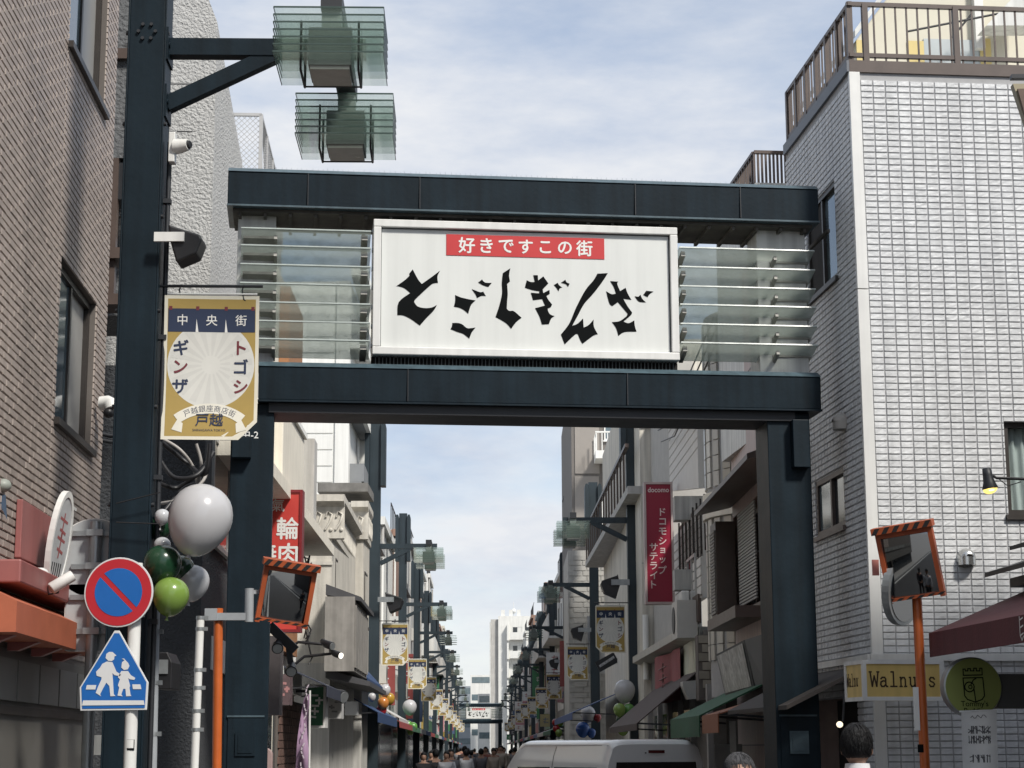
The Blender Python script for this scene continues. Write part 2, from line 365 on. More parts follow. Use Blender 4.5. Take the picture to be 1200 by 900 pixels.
# ================================================================ the shopping street arch
a0 = P(640, 455, 17.5); A = Fr((a0.x, a0.y, 0), (math.cos(R(6.7)), math.sin(R(6.7))))
def arch():
    xl = A.at(292, 600, .1)[0]; o = A.w(xl, .3, 0)
    root = thing('street_arch', 'navy steel arch spanning the street with a big white name board', 'arch', (o.x, o.y, 0))
    def beam(name, x0, x1, zb, zt, D, joints):
        m = MB(A); m.xprism([(0, zb), (-.012, zb+(zt-zb)*.86), (.075, zt), (D, zt), (D, zb)], x0, x1)
        b = m.build(name, navy, root, bev=.008)
        m = MB(A); m.xprism([(-.016, zb+(zt-zb)*.865), (.073, zt+.004), (.078, zt+.012), (-.022, zb+(zt-zb)*.87)], x0, x1); m.build('edge_flashing', navyl, b)
        m = MB(A); m.box(x0-.004, x1+.004, -.02, D*.98, zb-.02, zb-.002); m.build('bottom_flange', navyl if name == 'top_beam' else navy, b)
        for j in joints:
            MB(A).box(j-.004, j+.004, -.022, .05, zb+.004, zb+(zt-zb)*.86).build('panel_joint', darkm, b)
        return b
    # lower beam
    zb = A.at(640, 474)[1]; zt = A.at(640, 430)[1]
    x0, x1 = A.at(303, 445)[0], A.at(962, 460)[0]
    beam('lower_beam', x0, x1, zb, zt, .62, [A.at(u, 450)[0] for u in (478, 735)])
    m = MB(A); m.box(x0+.10, x1-.25, .05, .60, zb-.11, zb-.021); m.build('beam_soffit', darkm, root)
    zb2 = A.at(615, 249)[1]; zt2 = A.at(615, 206)[1]
    y0, y1 = A.at(267, 220)[0], A.at(959, 240)[0]
    beam('top_beam', y0, y1, zb2, zt2, .8, [A.at(u, 225)[0] for u in (361, 492, 744, 867)])
    m = MB(A)
    m.box(y0+.05, y1-.05, .07, .77, zb2-.05, zb2-.021)
    for k in range(26): m.box(y0+.1+k*.24, y0+.13+k*.24, .09, .75, zb2-.085, zb2-.052)
    m.build('top_beam_underside', pmat('stained_underside', (.09, .085, .075), .8, .5, 5), root)
    # bird wires on top
    m = MB(A); x = y0+.45
    while x < y1-.4:
        m.tube([(x, .3, zt2), (x+rnd.uniform(-.008, .008), .3+rnd.uniform(-.02, .02), zt2+.10)], .0016, 3); x += .05
    s = m.build('bird_spikes', pmat('spike_wire', (.42, .45, .48), .4, .1, 5), root); s['kind'] = 'stuff'
    # posts between beams
    for u0, u1 in ((277, 322), (888, 945)):
        a, b = A.at(u0, 340, .22)[0], A.at(u1, 340, .22)[0]
        MB(A).box(a, b, .22, .6, zt+.003, zb2-.022).build('upper_post', paleg, root, bev=.006)
    # legs
    for k, (u0, u1) in enumerate(((266, 317), (905, 963))):
        a = A.at(u0, 690, .08)[0]; b = A.at(u1, 690, .08)[0] if k == 0 else A.at(955.5, 690, .08)[0]
        p = MB(A).box(a, b, .08, .56, 0, zb-.025).build('leg', navy, root, bev=.008)
        zz = A.at(930, 840, .08)[1]
        MB(A).box(a+.04, b-.04, .066, .078, .3, zz).build('base_cover', navy, p)
        MB(A).box(a+.03, b-.03, .058, .078, zz+.004, zz+.02).build('cover_flange', navyl, p)
        mm = MB(A); cx = (a+b)/2; mm.box(cx-.09, cx+.09, .05, .064, zz-.34, zz-.13); mm.box(cx-.065, cx+.065, .044, .049, zz-.315, zz-.155); mm.build('access_hatch', navyl if k else navy, p)
        if k == 0:
            bx = [A.at(u, v, .0) for u, v in ((272, 512), (294, 537))]
            box = MB(A).box(bx[0][0], bx[1][0], -.04, .078, bx[1][1], bx[0][1]).build('junction_box', navy, p, bev=.006)
            m = MB(A); xx, z = A.at(293, 509, .07); text(m, '中-2', xx, z, .09, .076, .01); m.build('post_number', whitepr, p)
        else:
            bx = [A.at(u, v, .0) for u, v in ((928, 492), (949, 548))]
            MB(A).box(bx[0][0], bx[1][0], -.03, .078, bx[1][1], bx[0][1]).build('junction_box', navy, p, bev=.006)
    # the name board
    bl = A.at(436, 416, .06); tr = A.at(793, 268, .06); X0, X1, Z0, Z1 = bl[0], tr[0], bl[1]+.005, tr[1]+.005
    m = MB(A); m.box(X0+.07, X1-.07, .075, .4, Z0+.07, Z1-.07); bd = m.build('name_board', boardw, root)
    m = MB(A); w = .075
    m.box(X0, X1, .03, .42, Z1-w, Z1); m.box(X0, X1, .03, .42, Z0, Z0+w); m.box(X0, X0+w, .03, .42, Z0+w, Z1-w); m.box(X1-w, X1, .03, .42, Z0+w, Z1-w)
    fr_ = m.build('board_frame', whitep, bd, bev=.008)
    m = MB(A); q = w+.006
    m.box(X0+w, X1-w, .07, .074, Z1-q-.004, Z1-w); m.box(X0+w, X1-w, .07, .074, Z0+w, Z0+q); m.box(X0+w, X0+q, .07, .074, Z0+q, Z1-q-.004); m.box(X1-q-.004, X1-w, .07, .074, Z0+q, Z1-q-.004); m.build('gasket', darkm, bd)
    m = MB(A)
    for z in [Z0+.1+k*(Z1-Z0-.2)/6 for k in range(7)]:
        for x in (X0-.012, X1+.004): m.box(x, x+.012, .1, .16, z-.015, z+.015)
    m.build('frame_bolt', steel, bd)
    yl = .072
    r0 = A.at(523, 299, yl); r1 = A.at(708, 281, yl)
    MB(A).box(r0[0], r1[0], .0695, .0745, r0[1]+.0, r1[1]+.012).build('red_strip', redp, bd)
    m = MB(A); t = '好きですこの街'; zc = (r0[1]+r1[1]+.012)/2
    for i, ch in enumerate(t): text(m, ch, r0[0]+(r1[0]-r0[0])*(.128+.124*i), zc, .165 if ch not in 'すこの' else .158, .068, .017)
    m.build('strip_lettering', whitepr, bd)
    g1 = [[(215,117),(185,155),(188,170),(150,208),(70,265),(100,268),(145,285),(193,325),(92,405),(80,520),(130,522),(200,555),(278,612),(300,585),(345,535),(390,490),(415,455),(427,428),(395,448),(350,457),(300,455),(255,440),(228,405),(235,385),(280,340),(370,258),(400,240),(437,236),(432,190),(437,165),(455,128),(380,185),(295,245),(262,205)],
      [(588,342),(635,362),(700,378),(768,390),(735,420),(718,455),(703,508),(665,475),(625,455),(577,445),(588,395)],
      [(563,588),(610,588),(650,600),(690,632),(725,634),(768,628),(735,670),(712,726),(660,685),(610,668),(547,642),(560,615)],
      [(733,290),(765,302),(808,318),(835,312),(858,352),(820,350),(780,370),(768,340)], [(825,205),(850,232),(910,236),(880,272),(835,258),(790,232)],
      [(1073,107),(1062,170),(1070,222),(1045,245),(1050,330),(1045,400),(1042,465),(1065,482),(1105,485),(1172,543),(1125,580),(1080,640),(1035,590),(943,535),(975,440),(1000,330),(998,240),(1007,150)]]
    g2 = [[(112,168),(152,168),(155,215),(200,178),(245,240),(195,292),(200,325),(255,297),(257,332),(228,350),(245,385),(278,425),(265,450),(238,460),(245,490),(265,515),(300,528),(270,550),(250,598),(188,602),(165,530),(128,458),(215,435),(190,378),(110,388),(90,322),(165,328),(165,310),(100,298),(38,278),(55,212),(90,228),(125,228)],
      [(293,255),(325,235),(345,262),(368,275),(345,285),(335,310),(315,280)], [(355,235),(395,208),(405,230),(432,243),(418,272),(398,248)],
      [(768,150),(720,225),(640,330),(560,420),(500,530),(455,612),(500,595),(550,548),(555,628),(600,605),(643,557),(645,620),(680,688),(640,700),(545,772),(525,740),(505,690),(480,690),(388,777),(355,690),(430,590),(490,450),(570,300),(640,215),(675,155)],
      [(788,220),(860,225),(850,245),(875,308),(925,278),(940,325),(975,385),(903,375),(940,440),(980,495),(970,520),(905,575),(950,590),(1000,565),(1005,615),(1020,665),(915,668),(860,702),(840,635),(803,580),(870,572),(930,530),(940,505),(855,405),(808,440),(780,415),(752,308),(800,335),(838,330),(820,275)],
      [(1003,353),(1035,358),(1055,340),(1070,375),(1103,407),(1040,400)], [(1105,305),(1170,312),(1135,335),(1118,362),(1078,342)]]
    groups = [(455, g1, (0,)), (455, g1, (1,2,3,4)), (455, g1, (5,)), (610, g2, (0,1,2)), (610, g2, (3,)), (610, g2, (4,5,6))]
    for base, g, ids in groups:
        m = MB(A)
        for i in ids: flat(m, smooth([A.at(base+x/7.5, 300+y/7.5, .071) for x, y in g[i]]), .0715)
        m.build('brush_letter', inkblack, bd)
    # fringe under the board
    m = MB(A); x = X0+.03
    m.box(X0, X1, .16, .38, zt+.004, Z0-.004)
    m.build('board_support', dark, root)
    m = MB(A)
    while x < X1-.03: m.box(x, x+.007, .1, .12, zt+.004, Z0-.003); x += .035
    s = m.build('support_comb', pmat('comb', (.08, .09, .09), .6), root); s['kind'] = 'stuff'
    # glass louvres each side
    for side, (ua, ub), rows in ((0, (281, 434), (269, 289, 311, 333, 355, 377, 398)), (1, (796, 955), (292, 314.5, 337, 358.5, 381, 403))):
        xa, xb = A.at(ua, 340, .05)[0], A.at(ub, 340, .05)[0]
        for v in rows:
            z = A.at((ua+ub)/2, v, .0)[1]; Zs = zt2-zb2
            th = R(17); c, s_ = math.cos(th), math.sin(th); D = .36; yf = .02
            def sl(mm, xx0, xx1, t0, t1, d0, d1):
                pr = [(yf+d*c+t*s_, z-d*s_+t*c) for d, t in ((d0,t0),(d0,t1),(d1,t1),(d1,t0))]
                mm.xprism([pr[0], pr[3], pr[2], pr[1]], xx0, xx1)
            mm = MB(A); sl(mm, xa, xb, 0, .012, .004, D); g = mm.build('glass_louvre', louvglass, root)
            mm = MB(A); sl(mm, xa, xb, -.001, .013, -.006, .003); mm.build('polished_edge', pmat('pale_glass_edge', (.34, .38, .36), .2, .15, 9), g)
            ex = ((xa+.02, xa+.34), (xb-.09, xb-.03)) if side == 0 else ((xb-.40, xb-.02), (xa+.03, xa+.07))
            a_, b_ = ex[0]
            for args in (((a_, b_, -.03, -.002, .12, .30) if side == 0 else (a_, b_, -.02, -.002, .20, .30)), (ex[1][0], ex[1][1], -.055, -.002, .06, .30), ((a_ if side else b_-.03), (a_+.03 if side else b_), -.07, -.031, .06, .30)):
                mm = MB(A); sl(mm, *args); mm.build('louvre_bracket', pmat('weathered_bracket', (.30, .295, .27), .6, .3, 8), g)
    return root
arch_root = arch()

# ================================================================ left tiled building
tilel = pmat('brown_grey_tile', (.32, .27, .24), .5, .12, 2.5, .06, 200, .16, orand=.13, spec=.4)
groutl = pmat('dark_grout', (.13, .115, .105), .9, .1, 8)
LT = Fr(P(127, 300, 14.0).to_2d(), vpdir(489))
def tiles(fr, root, wallpart, x0, x1, z0, z1, pw, ph, gap, holes, mat, key, bond=.0, thick=.012, chamf=.004, seed=3, keep=300, gaps=(), jit=.0015, rough=0.0):
    r = random.Random(seed); rects = []
    nrow = int((z1-z0)/ph); k = 0
    for j in range(nrow):
        z = z0+j*ph; off = (j % 2)*bond*pw; x = x0-off
        while x < x1-1e-4:
            a, b, c, d = max(x+gap/2, x0), min(x+pw-gap/2, x1), z+gap/2, z+ph-gap/2; x += pw
            rs = [(a, b, c, d)]
            for g in gaps:
                if a < g < b: rs = [(a, g-.005, c, d), (g+.005, b, c, d)]
            for h in holes:
                nr = []
                for (p, q, s, t) in rs:
                    if q <= h[0] or p >= h[1] or t <= h[2] or s >= h[3]: nr.append((p, q, s, t)); continue
                    if p < h[0]: nr.append((p, h[0], s, t))
                    if q > h[1]: nr.append((h[1], q, s, t))
                    pp, qq = max(p, h[0]), min(q, h[1])
                    if s < h[2]: nr.append((pp, qq, s, h[2]))
                    if t > h[3]: nr.append((pp, qq, h[3], t))
                rs = nr
            rects += [q for q in rs if q[1]-q[0] > .012 and q[3]-q[2] > .012]
    full = [q for q in rects if abs(q[1]-q[0]-(pw-gap)) < 1e-4 and abs(q[3]-q[2]-(ph-gap)) < 1e-4 and key(q)]
    full.sort(key=lambda q: (fr.w(q[0], 0, q[2])-Vector((0,0,CAMZ))).length)
    sel = full[:keep]; ss = set(sel)
    def shape(mm, a, b, c, d, jt):
        t = thick+jt; e = chamf
        if rough:
            nx, nz = 3, 2; n0 = []
            vs = [(a,0,c),(b,0,c),(b,0,d),(a,0,d)]
            for jj in range(nz+1):
                for ii in range(nx+1):
                    vs.append((a+e+(b-a-2*e)*ii/nx, -t-(r.uniform(-rough, rough)), c+e+(d-c-2*e)*jj/nz))
            fs = [(4+jj*(nx+1)+ii, 5+jj*(nx+1)+ii, 5+(jj+1)*(nx+1)+ii, 4+(jj+1)*(nx+1)+ii) for jj in range(nz) for ii in range(nx)]
            fs += [(0, 1, *[4+ii for ii in range(nx, -1, -1)]), (1, 2, *[4+jj*(nx+1)+nx for jj in range(nz, -1, -1)]), (2, 3, *[4+nz*(nx+1)+ii for ii in range(nx+1)]), (3, 0, *[4+jj*(nx+1) for jj in range(nz+1)])]
            mm.add(vs, fs)
        else:
            mm.add([(a,0,c),(b,0,c),(b,0,d),(a,0,d),(a+e,-t,c+e),(b-e,-t,c+e),(b-e,-t,d-e),(a+e,-t,d-e)],
                   [(4,5,6,7),(0,1,5,4),(1,2,6,5),(2,3,7,6),(3,0,4,7)])
    protos = []
    for i in range(8):
        mm = MB(); shape(mm, 0, pw-gap, 0, ph-gap, r.uniform(-jit, jit)); me = bpy.data.meshes.new('tile')
        me.from_pydata(mm.v, [], mm.f); me.materials.append(mat); protos.append(me)
    base = ROOT[root.name]
    for q in sel:
        o = bpy.data.objects.new('tile', protos[r.randrange(8)]); COL.objects.link(o); o.parent = wallpart
        o.location = fr.w(q[0], 0, q[2])-base; o.rotation_euler = (r.uniform(-.006, .006), 0, fr.ang+r.uniform(-.006, .006))
    mm = MB(fr)
    for q in rects:
        if q not in ss: shape(mm, *q, r.uniform(-jit, jit))
    o = mm.build('tiling', mat, root); o['kind'] = 'stuff'
def lt():
    root = bld('tiled_building', 'brown grey tiled building with bronze framed windows at the left edge', 'building', LT)
    ua = LT.at(80, 50); la = LT.at(122, 133); lb = LT.at(63, 490); lc = LT.at(112, 350); ld = LT.at(106, 527); le = LT.at(70, 305)
    H1 = ((ua[0]*.5+LT.at(79,50)[0]*.5), LT.at(121.5, 120)[0], (ua[1]+la[1])/2, (ua[1]+la[1])/2+1.9)
    H2 = ((lb[0]+le[0])/2, (lc[0]+ld[0])/2, (lb[1]+ld[1])/2, (lc[1]+le[1])/2)
    zs = LT.at(50, 770)[1]
    store = (-9, -.12, 0, zs)
    holes = [H1, H2]
    m = MB(LT); shell(m, -10, 0, zs, 11.5, 7, [H1, H2], .1); w = m.build('wall', groutl, root)
    tiles(LT, root, w, -5, 0, zs+.03, 9.0, .21, .0485, .006, holes, tilel, lambda q: LT.w(q[0], 0, q[2]).y > 10.7 and 2.8 < q[2] < 5.9, bond=.5, thick=.010, seed=5, gaps=(H1[0]-.02,))
    for H in (H1, H2):
        window(root, LT, *H, bronze, [blueglass, pmat('frosted_board', (.30, .295, .28), .4, .08, 2)], rec=.09, fw=.05, n=2)
    # shop front below
    gs = pmat('grey_shop_panel', (.12, .115, .105), .5, .15, 3)
    m = MB(LT); m.box(-10, 0, .0, .3, zs-1.05, zs); m.build('lintel', gs, root)
    m = MB(LT); x = -8
    while x < -.3: m.box(x, min(x+.62, -.05), -.03, -.002, zs-.30, zs-.06); x += .66
    for i in range(12):
        pass
    m.build('signage_panel', pmat('panel_grey', (.19, .19, .18), .5, .12, 3), root)
    MB(LT).box(-10, 0, -.02, -.003, zs-.38, zs-.33).build('rail', bronze, root)
    for x in (-5.2, -4.0, -3.2, -2.45, -1.75, -1.05, -.35):
        MB(LT).box(x, x+.11, .02, .2, 0, zs-1.055).build('post', pmat('shop_frame', (.10, .09, .08), .5, .1, 4), root)
    MB(LT).box(-10, 0, .22, .24, 0, zs-1.055).build('shop_glass', darkglass, root)
    MB(LT).box(-.12, 0, 0, .3, 0, zs-1.055).build('corner_pier', tilel, root)
    for x, c in ((-3.75, (.32, .12, .14)), (-2.35, (.30, .30, .27)), (-1.6, (.25, .28, .26))):
        MB(LT).box(x, x+.42, .2, .215, .9, zs-1.3).build('poster', pmat('poster_%d' % int(-x*10), c, .6, .5, 9), root)
    MB(LT).box(-.30, -.16, -.16, -.02, zs-.62, zs-.48).build('wall_lamp', paleg, root)
    MB(LT).box(-.09, -.01, -.012, -.002, .9, zs-.9).build('yellow_notice', pmat('yellow_notice', (.45, .28, .04), .6, .3, 12), root)
    # red fascia box and orange awning along the front
    y = -.2
    a = LT.at(25, 655, y); b = LT.at(25, 683, y); e = LT.at(96, 730, y)
    fa = pmat('faded_red_fascia', (.27, .095, .088), .5, .12, 3, 0, 1, .12)
    MB(LT).box(a[0], a[0]+2.9, y, -.004, b[1], a[1]).build('fascia_box', fa, root, bev=.01)
    a = LT.at(20, 704, -.26); b = LT.at(20, 741, -.26); ga = LT.at(27, 590, -.03); gb = LT.at(61, 660, -.03)
    m = MB(LT); m.xprism([(-.001, a[1]+.12), (-.26, a[1]), (-.26, b[1]), (-.001, b[1])], a[0], a[0]+2.6); m.build('awning', pmat('orange_awning', (.36, .10, .05), .7, .15, 4), root)
    m = MB(LT)
    for k in range(4): m.xprism([(-.20, b[1]-.002), (-.08, b[1]-.05), (-.02, b[1]-.05), (-.02, b[1]-.002)], a[0]+.25+k*.68, a[0]+.33+k*.68)
    m.build('awning_bracket', fa, root)
    p0 = LT.at(27, 585, -.05); p1 = LT.at(60, 655, -.05)
    MB(LT).box(p0[0], p1[0], -.05, -.013, b[1]+.5, p0[1]).build('red_panel', fa, root, bev=.005)
    return root
lt_root = lt()
# oval sign standing off the wall
def oval_sign():
    c = P(69, 636, 11.6); root = thing('oval_sign', 'white rimmed oval shop sign sticking out from the tiled wall', 'sign', c)
    f = Fr((c.x, c.y, c.z), (math.cos(R(83)), math.sin(R(83))))
    n = 30; rx, rz = .155, .325
    f.M = Matrix.Translation(c) @ Matrix.Rotation(R(7), 4, 'Y') @ Matrix.Translation(-c) @ f.M
    m = MB(f)
    ring = [(rx*math.cos(2*math.pi*i/n), rz*math.sin(2*math.pi*i/n)) for i in range(n)]
    for i in range(n):
        (x0,z0),(x1,z1) = ring[i], ring[(i+1)%n]; k = .88
        m.add([(x0,-.018,z0),(x1,-.018,z1),(x1,.018,z1),(x0,.018,z0),(x0*k,-.018,z0*k),(x1*k,-.018,z1*k),(x1*k,.018,z1*k),(x0*k,.018,z0*k)], [(0,1,5,4),(2,3,7,6),(1,0,3,2),(4,5,6,7)])
    m.build('rim', whitep, root)
    m = MB(f); m.disc(0, 0, rz*.88, -.011, .011, 30, rx*.88); m.build('face', pmat('oval_face', (.42, .43, .44), .5, .2, 5), root)
    m = MB(f)
    for z, s_ in ((.10, .5), (-.02, .4)):
        stroke(m, [(-.06, z+.05), (.06, z+.03)], .018, -.012); stroke(m, [(-.04, z-.02), (.05, z-.04)], .018, -.0125); stroke(m, [(.0, z+.08), (-.01, z-.07)], .016, -.013)
    m.build('red_writing', pmat('faded_red_print', (.30, .09, .09), .6), root)
    m = MB(f)
    for k in range(5): stroke(m, [(-.08+k*.035, -.13), (-.085+k*.035, -.24)], .014, -.012)
    m.build('dark_writing', inkblack, root)
    m = MB(f); m.bar((.10, 0, .24), (.26, .03, .24), .02); m.bar((.12, 0, -.2), (.28, .03, -.2), .02); m.build('bracket', whitep, root)
oval_sign()
def spots():
    # two small white spotlights over the red fascia
    for i, (u, v, Y, dx, dz) in enumerate(((50, 678, 11.3, .02, -.02), (72, 684, 11.2, -.10, -.05))):
        c = P(u, v, Y)
        root = thing('spotlight', ['round white spotlight on the red fascia beside the oval sign', 'white tube spotlight on a bent arm below the oval sign'][i], 'spotlight', c)
        m = MB()
        if i == 0: m.tube([c+Vector((-.05,.0,0)), c+Vector((-.03,-.02,0)), c+Vector((.01,-.05,0)), c+Vector((.02,-.06,0))], [.055, .065, .06, .045], 14)
        else: m.tube([c+Vector((.06,.02,.05)), c+Vector((-.05,-.03,-.03)), c+Vector((-.055,-.033,-.034))], [.034, .036, .030], 14)
        m.build('head', whitep, root)
        m = MB(); m.tube([c+Vector((-.02,.05,-.0)), c+Vector((-.03,.05,-.05)), c+Vector((-.08,.03,-.06)), c+Vector((-.12,.04,-.0))], .006, 6); m.build('cable', black, root)
spots()
# a sliver of a lantern at the very left edge
c = P(3, 573, 10.7); m = MB(); m.sphere((c.x, c.y, c.z+.02), .05, .05, .04); o = m.build('lantern', pmat('lantern_green', (.25, .27, .24), .5, .1), None, loc=c); tag(o, 'small pale lantern cap at the far left edge of the tiled wall', 'lantern')
c = P(2, 588, 10.7); m = MB(); m.prism([(c.x-.08, c.z+.04), (c.x+.02, c.z+.04), (c.x+.035, c.z-.10), (c.x, c.z-.03), (c.x-.08, c.z-.03)], c.y-.004, c.y+.004)
o = m.build('pennant', pmat('blue_cloth', (.05, .08, .13), .8), None, loc=c); tag(o, 'dark blue pennant tip hanging below the lantern at the left edge', 'pennant')

# ================================================================ stucco tower behind the pole
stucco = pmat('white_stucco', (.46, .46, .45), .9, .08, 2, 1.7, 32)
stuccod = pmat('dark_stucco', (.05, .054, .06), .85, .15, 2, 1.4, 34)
def tower():
    d = vpdir(520); c = P(247, 300, 19.0)
    Ff = Fr((c.x, c.y, 0), (d.y, -d.x)); Fs = Fr((c.x, c.y, 0), (d.x, d.y))
    root = thing('stucco_tower', 'rough white stucco building with a dark lower half behind the tall navy pole', 'building', (c.x, c.y, 0))
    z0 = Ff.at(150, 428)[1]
    xa = Ff.at(214, 0)[0]; zt = Ff.at(247, 26)[1]; far = Fs.at(284, 191); zf = far[1]; L = far[0]
    zz = zt+1.1; xl = -3.4
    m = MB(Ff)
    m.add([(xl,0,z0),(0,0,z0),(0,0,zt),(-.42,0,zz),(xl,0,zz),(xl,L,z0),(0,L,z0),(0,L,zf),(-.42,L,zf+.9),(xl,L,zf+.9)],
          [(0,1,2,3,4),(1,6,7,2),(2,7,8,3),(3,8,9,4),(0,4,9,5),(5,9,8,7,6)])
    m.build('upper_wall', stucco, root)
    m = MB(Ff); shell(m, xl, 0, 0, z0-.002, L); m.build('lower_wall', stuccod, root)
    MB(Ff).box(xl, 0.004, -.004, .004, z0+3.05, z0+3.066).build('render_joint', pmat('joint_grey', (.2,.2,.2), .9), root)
    wd = Ff.at(247, 500, -.0); we = Ff.at(264, 655, 0)
    # window beside the arch leg, on the street side
    a = Fs.at(249, 520); b = Fs.at(262, 650); window(root, Fs, a[0], b[0]+.3, b[1], a[1]+.1, alu, darkglass, rec=.03, fw=.05, n=1, proud=.03)
    # wall at the far side lower, ledge at roof
    return root, Ff, Fs
tw, TF, TS = tower()
def side_block():
    f = Fr(P(150, 300, 16.6).to_2d(), (1, 0)); 
    root = bld('dark_stucco_building', 'narrow dark stucco building with brown balcony frames between tiled wall and pole', 'building', f)
    x0, x1 = f.at(112, 300)[0], f.at(150, 300)[0]
    ztop, zmid = f.at(135, -80)[1], f.at(135, 352)[1]
    m = MB(f); a = f.at(135, 185)[1]; b = f.at(135, 352)[1]
    m.box(x0-.6, x1, .0, 1.5, a, ztop); m.box(x0-.6, x1, .6, 1.5, b, a-.002); m.build('wall', pmat('mid_stucco', (.13, .135, .14), .9, .12, 2, 1.6, 22), root)
    m = MB(f)
    for v in (298, 352, 65):
        z = f.at(135, v)[1]; m.box(x0-.5, x1, -.06, .3, z-.05, z+.05)
    x = f.at(131, 300)[0]; m.box(x-.03, x+.03, .0, .08, b, a)
    m.build('balcony_frame', brownf, root)
    z = f.at(140, 225)[1]; m = MB(f); m.box(x0-.1, x1-.02, .03, .35, z-.06, z+.30); m.build('unit_cover', darkm, root)
    m = MB(f); m.box(x+.06, x1-.03, .12, .4, f.at(140, 270)[1], f.at(140, 218)[1]); m.build('air_conditioner', pmat('ac_cream', (.40, .38, .33), .5, .1), root)
    MB(f).box(x0, x1, .32, .36, f.at(140, 130)[1]-.6, f.at(140, 20)[1]).build('pane', blueglass, root)
side_block()
def dome():
    c = P(126, 478, 13.6); root = thing('dome_camera', 'white dome security camera beside the edge of the tiled wall', 'camera', c)
    MB().tube([c+Vector((-.06,0,.035)), c+Vector((0,0,.035)), c+Vector((.03,-.03,.02)), c+Vector((.04,-.045,-.02))], [.05,.058,.055,.045], 14).build('housing', whitep, root)
    MB().sphere(c+Vector((.02,-.045,-.045)), .04).build('lens_dome', black, root)
dome()
for i, v in enumerate((508, 515)):
    a = P(116, v, 15.5); b = P(142, v+3, 15.5); m = MB(); m.tube([a, a.lerp(b, .5)+Vector((0,0,-.01)), b], .018, 7)
    o = m.build('conduit_pipe', darkm, None, loc=a); tag(o, ['upper of two black pipes crossing from tiled wall to pole', 'lower of two black pipes crossing from tiled wall to pole'][i], 'pipe', 'black pipes behind the pole')

# ================================================================ lamp posts
def lamp_post(detail):
    """built at the origin, arm towards +x; the street runs along y"""
    root = thing('lamp_post', 'tall navy lamp post', 'lamp post', (0, 0, 0), 'lamp posts along the shopping street')
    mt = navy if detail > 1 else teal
    m = MB(); m.box(-.112, .112, -.120, .120, 0, 9.15); m.box(-.125, -.113, -.123, .123, 0, 9.15); m.box(.113, .125, -.123, .123, 0, 9.15)
    p = m.build('pole', mt, root, bev=.003 if detail > 1 else 0)
    for s in (-1, 1):
        m = MB(); x = s*.185
        m.prism([(x-.055, 7.62), (x+.055, 7.62), (x+.055, 9.0), (x+.03, 9.1), (x-.03, 9.1), (x-.055, 9.0)], -.2, .2); m.build('side_fin', mt, root)
    m = MB(); m.bar((.126, 0, 6.25), (1.42, 0, 6.25), .10, .115); m.build('arm', mt, root)
    m = MB(); m.bar((.126, 0, 5.86), (.83, 0, 6.215), .085, .10); m.build('brace', mt, root)
    m = MB(); m.bar((1.25, -.86, 6.25), (1.25, .86, 6.25), .13, .115); m.build('cross_bar', darkm, root)
    if detail > 1:
        m = MB()
        for z in (5.86, 6.25):
            for y in (-.07, .07): m.tube([(.125, y, z+.0), (.145, y, z)], .018, 6)
            m.box(.125, .137, -.11, .11, z-.11, z+.11)
        m.build('arm_plate', mt, root)
        for z in [2.6+.62*k for k in range(10)]:
            for s in (-1, 1):
                mm = MB(); mm.tube([(s*.125, -.09, z), (s*.142, -.09, z)], .014, 6); mm.build('bolt', darkm, p)
        for k in range(6):
            a = 2*math.pi*k/6; mm = MB(); mm.tube([(math.cos(a)*.055, -.121, 6.32+math.sin(a)*.055), (math.cos(a)*.055, -.138, 6.32+math.sin(a)*.055)], .012, 6); mm.build('bolt', darkm, p)
        m = MB(); m.tube([(.155, -.02, 0), (.155, -.02, 5.6)], .016, 8)
        for z in (2.5, 3.4, 4.3, 5.2): m.box(.125, .176, -.045, .005, z-.015, z+.015)
        m.build('conduit', darkm, root)
    n = 7 if detail else 4
    for y in (-.76, .76):
        h = MB(); h.box(1.12, 1.38, y-.16, y+.16, 5.80, 6.04); h.box(1.19, 1.31, y-.06, y+.06, 6.04, 6.19)
        hs = h.build('lamp_body', pmat('lamp_body_grey', (.19, .21, .20), .5, .2, 4), root)
        if detail:
            m = MB(); m.box(1.13, 1.37, y-.15, y+.15, 5.775, 5.80); m.build('lens', pmat('dull_lens', (.34, .34, .31), .25, .15, 6), hs)
            if detail > 1:
                m = MB()
                for sx in (1.075, 1.425): m.tube([(sx, y-.16, 6.08), (sx, y-.16, 5.77), (sx, y+.16, 5.77), (sx, y+.16, 6.08)], .008, 6)
                m.tube([(1.075, y+.16, 5.775), (1.425, y+.16, 5.775)], .006, 6)
                m.build('guard_wire', darkm, hs)
        for k in range(n):
            z = 5.83+.047*k*(1 if detail else 1.8)
            m = MB(); m.box(1.25-.33, 1.25+.33, y-.29, y+.29, z, z+.008)
            g = m.build('glass_shade', shadeglass, root)
            if detail > 1:
                m = MB(); m.box(1.25-.331, 1.25+.331, y-.294, y-.290, z-.001, z+.009); m.box(1.25-.334, 1.25-.330, y-.29, y+.29, z-.001, z+.009); m.box(1.25+.330, 1.25+.334, y-.29, y+.29, z-.001, z+.009); m.build('glass_edge', edgegl, g)
    return root
LPX = P(162.5, 430, 11.7).x
lp = lamp_post(2); lp.location = (LPX, 11.7, 0); lp.rotation_euler = (0, 0, R(1.5)); ROOT[lp.name] = Vector((LPX, 11.7, 0))
lp['label'] = 'nearest navy lamp post with two glass lamps, standing before the tiled wall'
lpm = lamp_post(1); lps = lamp_post(0)
